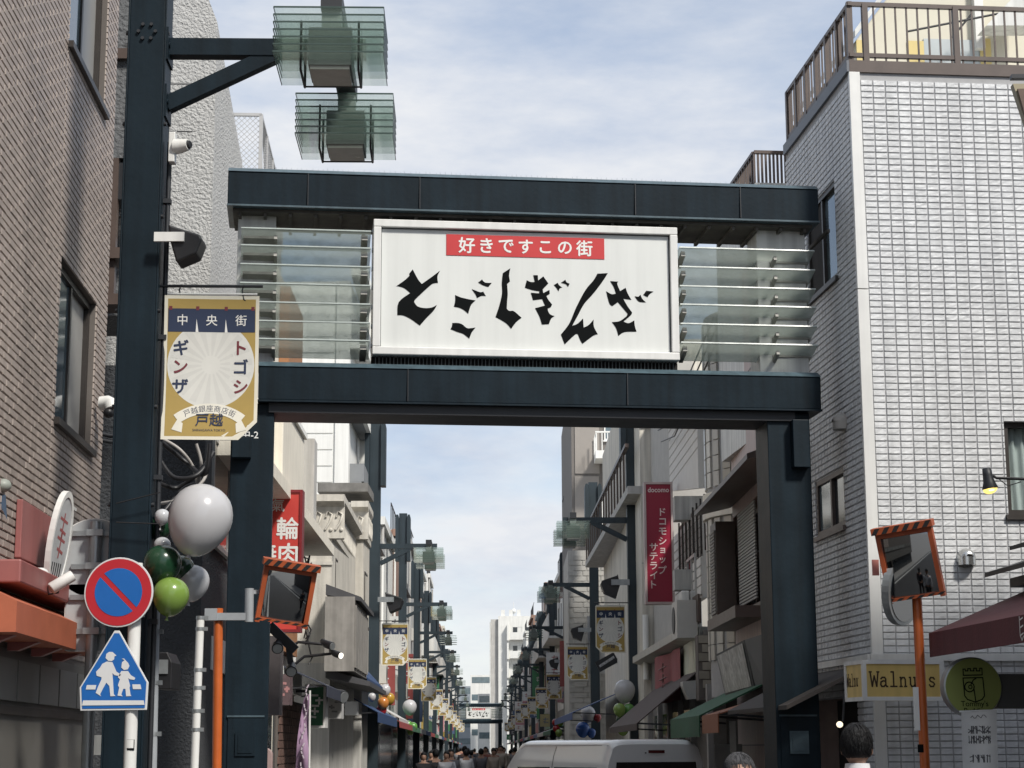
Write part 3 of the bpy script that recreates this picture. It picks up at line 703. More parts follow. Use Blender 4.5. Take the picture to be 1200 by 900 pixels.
def banner(cut):
    """shopping street banner at the origin: width .6, top at z 4.5; cut = side of the clipped lower corner"""
    root = thing('street_banner', 'banner', 'banner', (0, 0, 0), 'gold street banners on the lamp posts')
    W, T, B = .30, 4.5, 3.57
    gold = pmat('banner_gold', (.36, .255, .075), .75, .06, 6); cream = pmat('banner_cream', (.66, .63, .53), .75, .05, 6); nv = pmat('banner_navy', (.018, .03, .07), .75, .1, 6)
    maroon = pmat('banner_maroon', (.15, .025, .035), .75, .1, 6); ribbon = pmat('banner_ribbon', (.68, .66, .58), .75)
    c = .115
    def out(i):
        pts = [(-W+i, T-i), (-W+i, B+i), (W-i-c+i*.4, B+i), (W-i, B+c+i*.6), (W-i, T-i)] if cut > 0 else [(-W+i, T-i), (-W+i, B+c+i*.6), (-W+i+c-i*.4, B+i), (W-i, B+i), (W-i, T-i)]
        return pts
    def bow(mb):      # the cloth sags into a slight curve
        mb.v = [Vector((v.x, v.y + .018*math.sin((v.z-B)*4.2) + .010*math.sin(v.x*6+.6), v.z)) for v in mb.v]; return mb
    def sheet(poly, y, mat, name, par, nz=14):
        # slice the outline so that it can bend
        m = MB(); zs = sorted({B, T, *[B+(T-B)*k/nz for k in range(nz+1)], *[p[1] for p in poly]})
        def span(z):
            xs = []
            for i in range(len(poly)):
                (x0, z0), (x1, z1) = poly[i], poly[(i+1) % len(poly)]
                if abs(z1-z0) < 1e-9: continue
                if min(z0, z1)-1e-9 <= z <= max(z0, z1)+1e-9: xs.append(x0+(x1-x0)*(z-z0)/(z1-z0))
            return (min(xs), max(xs)) if xs else None
        for a, b in zip(zs, zs[1:]):
            e = 1e-6; sa, sb = span(a+e), span(b-e)
            if not sa or not sb: continue
            for k in range(6):
                f0, f1 = k/6, (k+1)/6
                m.quad((sa[0]+(sa[1]-sa[0])*f0, y, a), (sa[0]+(sa[1]-sa[0])*f1, y, a), (sb[0]+(sb[1]-sb[0])*f1, y, b), (sb[0]+(sb[1]-sb[0])*f0, y, b))
        return bow(m).build(name, mat, par)
    cloth = sheet(out(0), 0, cream, 'cloth', root)
    g = sheet(out(.022), -.0005, gold, 'gold_field', cloth)
    # cream medallion with rays
    cx, cz, rr = .0, 4.055, .275
    med = [(cx+rr*math.cos(2*math.pi*i/48)*1.0, cz+rr*math.sin(2*math.pi*i/48)*1.02) for i in range(48)]
    sheet(med, -.0010, pmat('banner_white', (.60, .60, .565), .75, .05, 6), 'medallion', cloth, 18)
    m = MB()
    for k in range(18):
        a0, a1 = 2*math.pi*k/18, 2*math.pi*(k+.5)/18
        for q in range(6):
            r0, r1 = .06+.2*q/6, .06+.2*(q+1)/6
            m.add([(cx+r0*math.cos(a0), -.0013, cz+r0*math.sin(a0)), (cx+r0*math.cos(a1), -.0013, cz+r0*math.sin(a1)), (cx+r1*math.cos(a1), -.0013, cz+r1*math.sin(a1)), (cx+r1*math.cos(a0), -.0013, cz+r1*math.sin(a0))], [(3,2,1,0)])
    bow(m).build('ray', pmat('banner_ray', (.555, .555, .525), .75, .05, 6), cloth)
    sheet([(-.275, T-.085), (-.275, T-.235), (.275, T-.235), (.275, T-.085)], -.0016, nv, 'curtain_band', cloth)
    m = MB()
    for x in (-.092, .092): m.add([(x-.004, -.0022, T-.15), (x-.009, -.0022, T-.236), (x+.009, -.0022, T-.236)], [(0,1,2)])
    for i, ch in enumerate('中央街'): text(m, ch, -.185+.185*i, T-.158, .075, -.0022, .006)
    bow(m).build('lettering', whitepr, cloth)
    m = MB()
    for i, (ch, zz) in enumerate(zip('トゴシ', (4.165, 4.045, 3.915))):
        if ch != 'ゴ': text(m, ch, .19, zz, .105, -.0022, .02)
    text(m, 'ン', -.19, 4.04, .105, -.0022, .02)
    for x in (-.26, -.09, .09, .26): m.quad((x-.01, -.0024, T-.095), (x+.01, -.0024, T-.095), (x+.01, -.0024, T-.07), (x-.01, -.0024, T-.07))
    bow(m).build('maroon_lettering', maroon, cloth)
    m = MB(); text(m, 'ゴ', .19, 4.045, .105, -.0022, .02); text(m, 'ギ', -.19, 4.165, .105, -.0022, .02); text(m, 'ザ', -.19, 3.915, .105, -.0022, .02)
    bow(m).build('navy_lettering', nv, cloth)
    # ribbon
    m = MB(); n = 16
    for k in range(n):
        a0, a1 = R(128-76*k/n), R(128-76*(k+1)/n)
        for r0, r1 in ((.30, .365),):
            m.add([(r0*math.cos(a0), -.0028, 3.44+r0*math.sin(a0)), (r0*math.cos(a1), -.0028, 3.44+r0*math.sin(a1)), (r1*math.cos(a1), -.0028, 3.44+r1*math.sin(a1)), (r1*math.cos(a0), -.0028, 3.44+r1*math.sin(a0))], [(0,1,2,3)])
    for s in (-1, 1):
        q = [(s*.20, 3.70), (s*.235, 3.635), (s*.17, 3.615), (s*.165, 3.675)]
        m.add([(x, -.0028, z) for x, z in (q if s < 0 else q[::-1])], [(0,1,2,3) if s < 0 else (0,1,2,3)])
    bow(m).build('ribbon', ribbon, cloth)
    m = MB()
    for i, ch in enumerate('戸越銀座商店街'):
        a = R(115-50*i/6); text(m, ch, .333*math.cos(a), 3.44+.333*math.sin(a), .046, -.0034, .0, rot=a-math.pi/2)
    text(m, '戸越', .0, 3.70, .088, -.0034, .008); text(m, 'SHINAGAWA TOKYO', 0, 3.632, .021, -.0034)
    text(m, '', 0, 0, 1, 0)
    bow(m).build('small_lettering', nv, cloth)
    # hanging rod and hooks
    m = MB(); m.tube([(-.285, .0, T+.012), (.285, .0, T+.012)], .008, 6); m.build('top_batten', whitep, root)
    m = MB(); m.tube([(-.46*cut, .0, T+.065), (.32*cut, .0, T+.065)], .010, 6); m.build('rod', darkm, root)
    for x in (-.2, .2):
        m = MB(); m.tube([(x, 0, T+.075), (x-.012, 0, T+.04), (x, 0, T-.02), (x+.012, 0, T-.03)], .005, 5); m.build('hook', darkm, root)
    return root
bL, bR = banner(1), banner(-1)
c = P(249, 347, 11.68); bL.location = (c.x, 11.68, c.z-4.5); bL.rotation_euler = (0, 0, R(2))
bL['label'] = 'largest gold banner, hanging from the near lamp post at left'
ordn = ['first', 'second', 'third', 'fourth', 'fifth', 'sixth', 'seventh', 'eighth', 'ninth', 'tenth']
LEFTP = [42.6, 60, 75, 90, 106, 124, 143, 163, 185, 208]; RIGHTP = [37.8, 53, 72, 88, 104, 121, 140, 160, 182, 206]
usedR = usedM = False; usedS = False
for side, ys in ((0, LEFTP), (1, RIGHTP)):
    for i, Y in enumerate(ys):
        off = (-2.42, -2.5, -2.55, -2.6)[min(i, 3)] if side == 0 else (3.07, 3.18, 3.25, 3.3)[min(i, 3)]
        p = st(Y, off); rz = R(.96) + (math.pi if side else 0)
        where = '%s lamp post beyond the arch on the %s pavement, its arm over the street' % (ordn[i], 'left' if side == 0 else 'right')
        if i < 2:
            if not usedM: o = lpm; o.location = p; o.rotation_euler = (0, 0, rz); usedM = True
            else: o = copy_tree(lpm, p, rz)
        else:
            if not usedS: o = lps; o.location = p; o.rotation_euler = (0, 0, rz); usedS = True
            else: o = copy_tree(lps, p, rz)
        o['label'] = where
        q = p + Vector(((.46 if side == 0 else -.46)*1.05, -.02, rnd.uniform(-.04, .04)))
        if side == 1 and i == 0: b = bR; b.location = q; b.rotation_euler = (0, 0, R(1))
        else: b = copy_tree(bL if side == 0 else bR, q, R(rnd.uniform(-3, 4)))
        b['label'] = 'gold street banner hanging on the %s lamp post beyond the arch, %s side' % (ordn[i], 'left' if side == 0 else 'right')

# arrow-shaped speakers on a few posts
def horn(c, s, label, big=1.0):
    root = thing('loudspeaker', label, 'loudspeaker', c, 'black loudspeakers on the posts')
    k = big
    m = MB(); m.prism([(c.x-.02*k, c.z+.10*k), (c.x+s*.02*k, c.z+.085*k), (c.x+s*.185*k, c.z+.03*k), (c.x+s*.20*k, c.z+.0*k), (c.x+s*.165*k, c.z-.095*k), (c.x+s*.04*k, c.z-.15*k), (c.x+s*.0*k, c.z-.02*k)], c.y-.1*k, c.y+.1*k)
    m.build('horn', black, root, bev=.012*k)
    m = MB(); m.box(min(c.x-s*.10*k, c.x+s*.09*k), max(c.x-s*.10*k, c.x+s*.09*k), c.y-.125*k, c.y-.105*k, c.z-.02*k, c.z+.04*k); m.build('bracket', whitep if k == 1 else steel, root)
horn(P(203, 285, 11.6), 1, 'black loudspeaker on a white bracket on the near navy post')
for i, (Y, side) in enumerate(((42.6, 0), (37.8, 1), (53, 1), (72, 1))):
    off = (-2.42, 3.07, 3.18, 3.25)[i]; p = st(Y, off) + Vector(((.3 if side == 0 else -.3), -.15, 5.0 if side == 0 else 4.95))
    horn(p, 1 if side == 0 else -1, 'black arrow shaped loudspeaker on the %s post beyond the arch, %s side' % (['first', 'first', 'second', 'third'][i], 'left' if side == 0 else 'right'), 1.9)

# security camera on the near post
c = P(208, 172, 11.6); root = thing('security_camera', 'white cylindrical security camera on the upper right of the near post', 'camera', c)
MB().box(c.x-.055, c.x-.015, c.y-.02, c.y+.06, c.z-.105, c.z+.095).build('mount_plate', whitep, root, bev=.005)
m = MB(); m.tube([c+Vector((-.015,0,.0)), c+Vector((.02,-.01,0)), c+Vector((.075,-.03,.004))], [.05,.047,.036], 16); m.build('housing', whitep, root)
MB().tube([c+Vector((.075,-.03,.004)), c+Vector((.09,-.037,.004))], [.030,.022], 12).build('lens', black, root)
m = MB(); m.tube([c+Vector((-.01,.02,.11)), c+Vector((.09,.02,.108))], .004, 5); m.build('aerial', darkm, root)

# ================================================================ road signs at left
def road_sign():
    Y = 10.85; b = P(155, 790, Y); root = thing('road_sign', 'white pole with a round no parking sign over a blue crossing triangle', 'road sign', (b.x, Y, 0))
    top = P(160, 660, Y); lo = P(152, 898, Y)
    m = MB(); m.tube([(lo.x-.01, Y, 0), (lo.x, Y, lo.z), (top.x, Y, top.z)], .037, 16); m.build('pole', whitep, root)
    blue = pmat('sign_blue', (.01, .11, .38), .4, .06, 6); red = pmat('sign_red', (.42, .02, .03), .4, .06, 6); wh = pmat('sign_white', (.60, .61, .62), .4, .05, 6)
    c = P(139, 694, Y-.06); f = Fr((c.x, c.y, c.z), (math.cos(R(-3)), math.sin(R(-3)))); f.M[2][3] = c.z
    r = .200
    d = MB(f).disc(0, 0, r, 0, .012, 48).build('no_parking_disc', wh, root, bev=.002)
    MB(f).disc(0, 0, r*.955, -.0025, -.0005, 48).build('red_ring', red, d)
    bl = MB(f); 
    # blue field split by the red bar
    def seg(sgn):
        pts = []; R0 = r*.69; hw = r*.075
        a_ = math.acos(hw/R0)
        for k in range(25):
            t = -a_+2*a_*k/24; x, z = R0*math.cos(t), R0*math.sin(t)
            ang = R(45) if sgn > 0 else R(225)
            pts.append((x*math.cos(ang)-z*math.sin(ang), x*math.sin(ang)+z*math.cos(ang)))
        return pts
    for s in (1, -1): flat(bl, seg(s), -.0045)
    bl.build('blue_field', blue, d)
    # triangle
    tri = [P(u, v, Y-.05) for u, v in ((134, 739), (140, 739), (174, 800), (172, 832), (94, 833), (93, 806))]
    c = P(134, 790, Y-.05); f = Fr((c.x, c.y, 0), (1, 0))
    pl = [(p.x-c.x, p.z) for p in tri]; cz = sum(p[1] for p in pl)/6; k = .94
    tp = MB(f); tp.prism(pl[::-1], 0, .010); tp = tp.build('crossing_plate', wh, root, bev=.003)
    m = MB(f); flat(m, [(x*k+.0005, cz+(z-cz)*k) for x, z in pl], -.003); m.build('blue_field', blue, tp)
    def L(u, v): p = P(u, v, Y-.05); return (p.x-c.x, p.z)
    m = MB(f)
    def shape(pts): flat(m, [L(*p) for p in pts], -.006)
    zf = lambda x, y: (0+x/2.5, 540+y/2.5)
    S = lambda pts: shape([zf(*p) for p in pts])
    S([(244,702),(422,702),(424,715),(241,717)])                     # ground bar
    S([(255,657),(283,657),(280,670),(252,670)]); S([(388,655),(412,655),(415,669),(390,669)])
    # adult: cap and head, body, bag, legs
    import itertools
    S([(312,566),(320,560),(330,560),(337,566),(342,571),(336,573),(335,582),(328,587),(318,586),(310,578)])
    S([(314,588),(330,590),(336,604),(342,618),(355,626),(352,631),(336,628),(330,622),(332,648),(334,684),(339,689),(324,690),(321,660),(312,650),(302,668),(294,684),(297,690),(281,680),(287,664),(298,640),(298,634),(284,630),(282,618),(294,606),(300,595)])
    S([(358,590),(366,584),(357,580),(364,579),(370,586),(376,592),(380,601),(375,611),(364,613),(356,606)])
    S([(356,616),(376,616),(384,628),(397,636),(394,642),(380,640),(376,636),(382,660),(380,664),(383,685),(386,689),(370,690),(368,668),(362,668),(356,684),(360,690),(345,688),(350,664),(346,658),(352,640),(346,634)])
    m.build('walking_figures', wh, tp)
    # sticker on the pole
    s = P(152, 873, Y-.04); MB().grid(lambda i, j: Vector((s.x+.0385*math.sin((i-.5)*1.4), Y-.0385*math.cos((i-.5)*1.4), s.z-.03+.06*j)), 6, 1).build('sticker', inkblack, root)
    s2 = P(152, 872, Y-.04); MB().grid(lambda i, j: Vector((s2.x+.0392*math.sin((i-.5)*1.1), Y-.0392*math.cos((i-.5)*1.1), s2.z-.022+.046*j)), 6, 1).build('sticker_print', whitep, root)
    m = MB()
    for z in (L(0, 720)[1], L(0, 668)[1], L(0, 800)[1]): m.box(b.x-.045, b.x+.05, Y-.045, Y+.045, z-.012, z+.012)
    m.build('clamp', steel, root)
road_sign()
def sign_backs():
    Y = 11.83; bk = pmat('sign_back_grey', (.38, .40, .41), .45, .12, 5); x = P(110, 690, Y).x
    root = thing('road_sign', 'grey backs of a round and a square road sign on one pole', 'road sign', (x, Y, 0))
    m = MB(); m.tube([(x, Y, 0), (x, Y, P(0, 612, Y).z)], .038, 14); m.build('pole', steel, root)
    c = P(108, 653, Y); d = MB().disc(c.x, c.z, .245, Y+.04, Y+.052, 44).build('round_plate', bk, root)
    q0 = P(73, 762, Y); q1 = P(138, 684, Y)
    m = MB(); w = .03
    pts = []
    for (cx, cz, a0) in ((q1.x-w, q1.z-w, 0), (q0.x+w, q1.z-w, 90), (q0.x+w, q0.z+w, 180), (q1.x-w, q0.z+w, 270)):
        pts += [(cx+w*math.cos(R(a0+30*k)), cz+w*math.sin(R(a0+30*k))) for k in range(4)]
    m.prism(pts, Y+.04, Y+.052); e = m.build('square_plate', bk, root)
    m = MB(); m.disc(c.x, c.z, .251, Y+.042, Y+.05, 44); m.build('plate_rim', whitep, d)
    m = MB(); m.prism([(a+(.006 if a > (q0.x+q1.x)/2 else -.006), b+(.006 if b > (q0.z+q1.z)/2 else -.006)) for a, b in pts], Y+.043, Y+.049); m.build('plate_rim', whitep, e)
    for par, vs_ in ((d, (625, 664)), (e, (700, 740))):
        for v in vs_:
            z = P(0, v, Y).z
            mm = MB()
            for s in (-1, 1): mm.box(x+s*.10-.055, x+s*.10+.055, Y+.018, Y+.04, z-.016, z+.016)
            mm.box(x-.05, x+.05, Y-.044, Y+.02, z-.02, z+.02); mm.build('bracket', steel, par)
sign_backs()

# poles and pipes behind the signs
def simple_pole(name, label, cat, u, v0, Y, r, mat, bands=(), tilt=0.0, group=None, bm=None):
    a = P(u, v0, Y); b = P(u+tilt, 898, Y); root = thing(name, label, cat, (b.x, Y, 0), group)
    m = MB(); m.tube([(b.x, Y, 0), (b.x, Y, b.z), (a.x, Y, a.z)], r, 14); m.build('shaft', mat, root)
    for v in bands:
        p = P(u+tilt*(v-v0)/(898-v0), v, Y); m = MB(); m.tube([(p.x, Y, p.z-.012), (p.x, Y, p.z+.012)], r*1.12, 12); m.box(p.x+r*.8, p.x+r*1.9, Y-.012, Y+.012, p.z-.014, p.z+.014); m.build('band', bm or steel, root)
    return root
simple_pole('conduit_pole', 'grey steel conduit pipe running down beside the sign pole', 'pipe', 183, 700, 11.9, .026, conduit, (740, 800, 860), -4)
simple_pole('marker_pole', 'slim white pole with metal bands left of the orange mirror pole', 'pole', 235, 722, 14.0, .03, whitep, (724, 737, 785, 806, 833, 855), -7)
rp = simple_pole('drain_pipe', 'dark grey drain pipe on the black stucco wall', 'pipe', 170, 690, 13.2, .03, pmat('slate_pipe', (.12,.14,.16), .5), (760,), 0)

# ---- traffic mirrors
stripeb = pmat('mirror_black', (.015, .015, .016), .5, .1, 6); stripeo = pmat('mirror_orange', (.36, .075, .022), .5, .2, 6, 0, 1, .15)
mirror_m = bpy.data.materials.new('mirror_glass'); mirror_m.use_nodes = True
_b = mirror_m.node_tree.nodes['Principled BSDF']; _b.inputs['Metallic'].default_value = 1; _b.inputs['Roughness'].default_value = .04; _b.inputs['Base Color'].default_value = (.24, .25, .26, 1)
def mirror_head(root, c, w, h, yaw, pitch, roll):
    M = Matrix.Translation(c) @ Matrix.Rotation(R(yaw), 4, 'Z') @ Matrix.Rotation(R(pitch), 4, 'X') @ Matrix.Rotation(R(roll), 4, 'Y')
    b = .035
    fr = MB(M); fr.box(-w/2-b, -w/2, -.03, .05, -h/2-b, h/2+b); fr.box(w/2, w/2+b, -.03, .05, -h/2-b, h/2+b); fr.box(-w/2, w/2, -.03, .05, -h/2-b*.6, -h/2); fr.box(-w/2, w/2, -.03, .05, h/2, h/2+b); fr.box(-w/2, w/2, .03, .05, -h/2, h/2)
    fo = fr.build('frame', stripeo, root)
    g = MB(M); g.grid(lambda i, j: Vector(((i-.5)*w, .004-.03*(1-((i-.5)*2)**2)*.5-.03*(1-((j-.5)*2)**2)*.5, (j-.5)*h)), 16, 16); g.build('mirror', mirror_m, root)
    hd = MB(M); hd.box(-w/2-b*1.5, w/2+b*1.5, -.075, .052, h/2+b+.002, h/2+b+.052); h1 = hd.build('hood', stripeo, root)
    s = MB(M); n = 6; k = (w+3*b)/n
    for i in range(n):
        x = -w/2-b*1.5+i*k
        s.add([(x+k*.0, -.0765, h/2+b+.004), (x+k*.5, -.0765, h/2+b+.004), (x+k*.95, -.0765, h/2+b+.05), (x+k*.45, -.0765, h/2+b+.05)], [(0,1,2,3)])
        s.add([(x+k*.0, -.0315, -h/2-b*.6), (x+k*.5, -.0315, -h/2-b*.6), (x+k*.95, -.0315, -h/2), (x+k*.45, -.0315, -h/2)], [(0,1,2,3)])
    s.build('black_stripe', stripeb, h1)
    return M
Y = 14.4; c = P(335, 699, Y); pb = P(254, 898, Y)
root = thing('traffic_mirror', 'square orange framed traffic mirror on a bracket from the orange pole at left', 'traffic mirror', (pb.x, Y, 0), 'orange traffic mirrors')
pt = P(256, 713, Y); m = MB(); m.tube([(pb.x, Y, 0), (pb.x, Y, pb.z), (pt.x, Y, pt.z)], .036, 14); m.build('pole', orangep, root)
k0, k1, k2 = P(250, 723, Y), P(291, 723, Y), P(293, 690, Y)
m = MB(); m.bar(k0+Vector((0,-.03,0)), k1+Vector((.02,-.03,0)), .05, .055); m.tube([k1+Vector((.01,-.03,-.04)), k2+Vector((0,-.03,0))], .034, 12); m.bar(k2+Vector((0,-.03,-.03)), c+Vector((-.1,.06,.05)), .03); m.bar(k0+Vector((-.01,-.03,-.03)), k0+Vector((-.01,-.03,.06)), .09); m.build('bracket', conduit, root)
mirror_head(root, c, .335, .37, 12, 12, 8)
Y = 14.3; c = P(1063, 664, Y); pb = P(1084, 898, Y); pt = P(1074, 690, Y)
root = thing('traffic_mirror', 'square orange framed traffic mirror atop the orange pole in front of the white tiles', 'traffic mirror', (pb.x, Y, 0), 'orange traffic mirrors')
m = MB(); m.tube([(pb.x, Y, 0), (pb.x, Y, pb.z), (pt.x, Y, pt.z)], .037, 14); m.build('pole', orangep, root)
mirror_head(root, c+Vector((0,-.12,0)), .36, .46, -22, 11, -7)
s = P(1079, 840, Y-.04); m = MB(); m.grid(lambda i, j: Vector((s.x-.012+.0385*math.sin((i-.9)*1.2), Y-.0395*math.cos((i-.9)*1.2), s.z-.10+.32*j)), 4, 1); m.build('white_sticker', whitep, root)
s = P(1081, 877, Y-.04); m = MB(); m.grid(lambda i, j: Vector((s.x-.008+.0385*math.sin((i-.6)*1.2), Y-.0395*math.cos((i-.6)*1.2), s.z-.03+.06*j)), 4, 1); m.build('round_sticker', inkblack, root)
c2 = P(1060, 690, Y+.12); M2 = Matrix.Translation(c2) @ Matrix.Rotation(R(52), 4, 'Z') @ Matrix.Rotation(R(8), 4, 'X')
m = MB(M2); m.disc(0, 0, .28, -.01, .05, 40); m.build('round_mirror_rim', steel, root)
m = MB(M2); m.disc(0, 0, .25, -.016, -.011, 40); m.build('round_mirror', mirror_m, root)
m = MB(); m.bar(c2+Vector((0,.03,.0)), (pt.x, Y, c2.z), .035); m.build('mirror_arm', orangep, root)
c3 = P(1027, 665, Y+.1); m = MB(); m.box(c3.x-.03, c3.x+.02, c3.y, c3.y+.02, c3.z-.06, c3.z+.06); m.build('reflector', pmat('faded_pink', (.5,.2,.17), .5), root)

# ---- balloons
def bmat(name, col, rough=.22): return pmat(name, col, rough, .04, 3, spec=.5, coat=.25)
bw = bmat('balloon_white', (.44, .44, .455)); bg_ = bmat('balloon_dark_green', (.012, .045, .022)); bl_ = bmat('balloon_lime', (.17, .27, .055)); bpw = bmat('balloon_pearl', (.44, .45, .47))
brd = bmat('balloon_red', (.30, .02, .025)); byl = bmat('balloon_gold', (.38, .22, .03)); bbl = bmat('balloon_blue', (.03, .10, .36)); bgr = bmat('balloon_green', (.10, .26, .06)); bor = bmat('balloon_orange', (.45, .17, .04))
def balloon(c, r, mat, label, group, st_=1.12, tilt=(0, 0), knot=True):
    root = thing('balloon', label, 'balloon', c, group)
    rot = Matrix.Rotation(R(tilt[0]), 3, 'X') @ Matrix.Rotation(R(tilt[1]), 3, 'Y')
    m = MB(); m.sphere(c, r, r, r*st_, 24, 16, lambda q: Vector((q.x*(1+.10*q.z+.06*q.z*q.z*(q.z<0)*-1), q.y*(1+.10*q.z+.06*q.z*q.z*(q.z<0)*-1), q.z*(1.06 if q.z < 0 else 1))), rot); m.build('skin', mat, root)
    if knot:
        a = c+rot @ Vector((0, 0, -r*st_*.98)); b = c+rot @ Vector((0, 0, -r*st_-.03)); m = MB(); m.tube([a, a.lerp(b, .4), b], [r*.08, r*.05, r*.12], 8); m.build('knot', mat, root)
    return root
G1 = 'balloons tied to the near lamp post'; s0 = px(11.5)
for u, v, r, mt, lab, yy in ((190, 606, 9, bpw, 'small pale balloon, highest of the cluster by the near post', 11.62), (188, 618, 14, bg_, 'dark green balloon squeezed behind the post, upper one', 11.75), (190, 640, 10, bpw, 'small pearl balloon between two dark green ones', 11.6),
    (190, 662, 21.5, bg_, 'large dark green balloon in the middle of the cluster', 11.35), (212, 667, 15, bg_, 'dark green balloon half hidden right of the large green one', 11.62), (225, 683, 20, bpw, 'pearl grey balloon at the right of the cluster', 11.66), (200, 699, 20.5, bl_, 'lime green balloon at the bottom of the cluster', 11.3)):
    balloon(P(u, v, yy), r*s0, mt, lab, G1, 1.06, (0, 8))
bb = balloon(P(234, 609, 11.3), 36*s0, bw, 'big white round balloon, the largest, tied beside the navy post', G1, 1.14, (-8, 14))
c = P(259, 603, 11.08); m = MB(); m.box(c.x-.02, c.x+.03, c.y, c.y+.003, c.z-.006, c.z+.006); 
# strings round the post
for i, (v0, v1) in enumerate(((590, 577), (612, 614))):
    a, b = P(136, v0, 11.5), P(188, v1, 11.5); m = MB(); m.tube([a, b], .004, 5); o = m.build('tie_wire', black, None, loc=a); tag(o, ['upper black tie wire wound across the navy post', 'lower black tie wire wound across the navy post'][i], 'wire', 'tie wires on the near post')
# cables in the gap
def cable(name, label, pts, r, mat=black, group='tangled cables behind the banner'):
    q = []
    for i in range(len(pts)-1):
        p0 = pts[max(i-1, 0)]; p1, p2 = pts[i], pts[i+1]; p3 = pts[min(i+2, len(pts)-1)]
        for k in range(6):
            t = k/6; q.append(.5*((2*p1)+(p2-p0)*t+(2*p0-5*p1+4*p2-p3)*t*t+(3*p1-p0-3*p2+p3)*t**3))
    q.append(pts[-1]); m = MB(); m.tube(q, r, 6); o = m.build(name, mat, None, loc=pts[0]); return tag(o, label, 'cable', group)
Yc = 15.2; grc = pmat('pale_cable', (.35, .33, .31), .6)
for i, pts in enumerate((((190, 514), (212, 528), (228, 552), (234, 590)), ((188, 540), (205, 560), (232, 556), (250, 530)), ((186, 566), (206, 572), (226, 560), (240, 545)), ((188, 590), (210, 585), (236, 566), (244, 548)), ((189, 518), (216, 540), (240, 556), (246, 520)), ((192, 600), (214, 574), (230, 570), (236, 600)), ((230, 520), (236, 545), (232, 580), (240, 610)))):
    cable('cable', ['pale cable arching over the top of the tangle below the near banner', 'black cable dipping like a hammock in the tangle below the near banner', 'black cable running nearly level in the middle of the tangle', 'thin pale cable low in the tangle beside the near post', 'black cable rising steeply to the right in the tangle', 'black cable hooking down toward the big white balloon', 'pale cable hanging almost straight down in the tangle'][i], [P(u, v, Yc+.1*rnd.uniform(-1, 1)) for u, v in pts], .02 if i % 3 else .014, black if i % 3 else grc)
a = P(188, 765, 15.0); b = P(199, 808, 15.0)
root = thing('meter_box', 'black box with a pale plate on the dark wall left of the white banded pole', 'box', (a.x, 15, b.z)); MB().prism([(a.x, a.z), (b.x-.01, a.z), (b.x+.03, a.z-.08), (b.x+.03, b.z), (a.x, b.z)], 14.9, 15.3).build('case', black, root, bev=.008); c = P(192, 782, 14.88); MB().box(c.x-.04, c.x+.03, 14.885, 14.898, c.z-.05, c.z+.06).build('plate', steel, root)

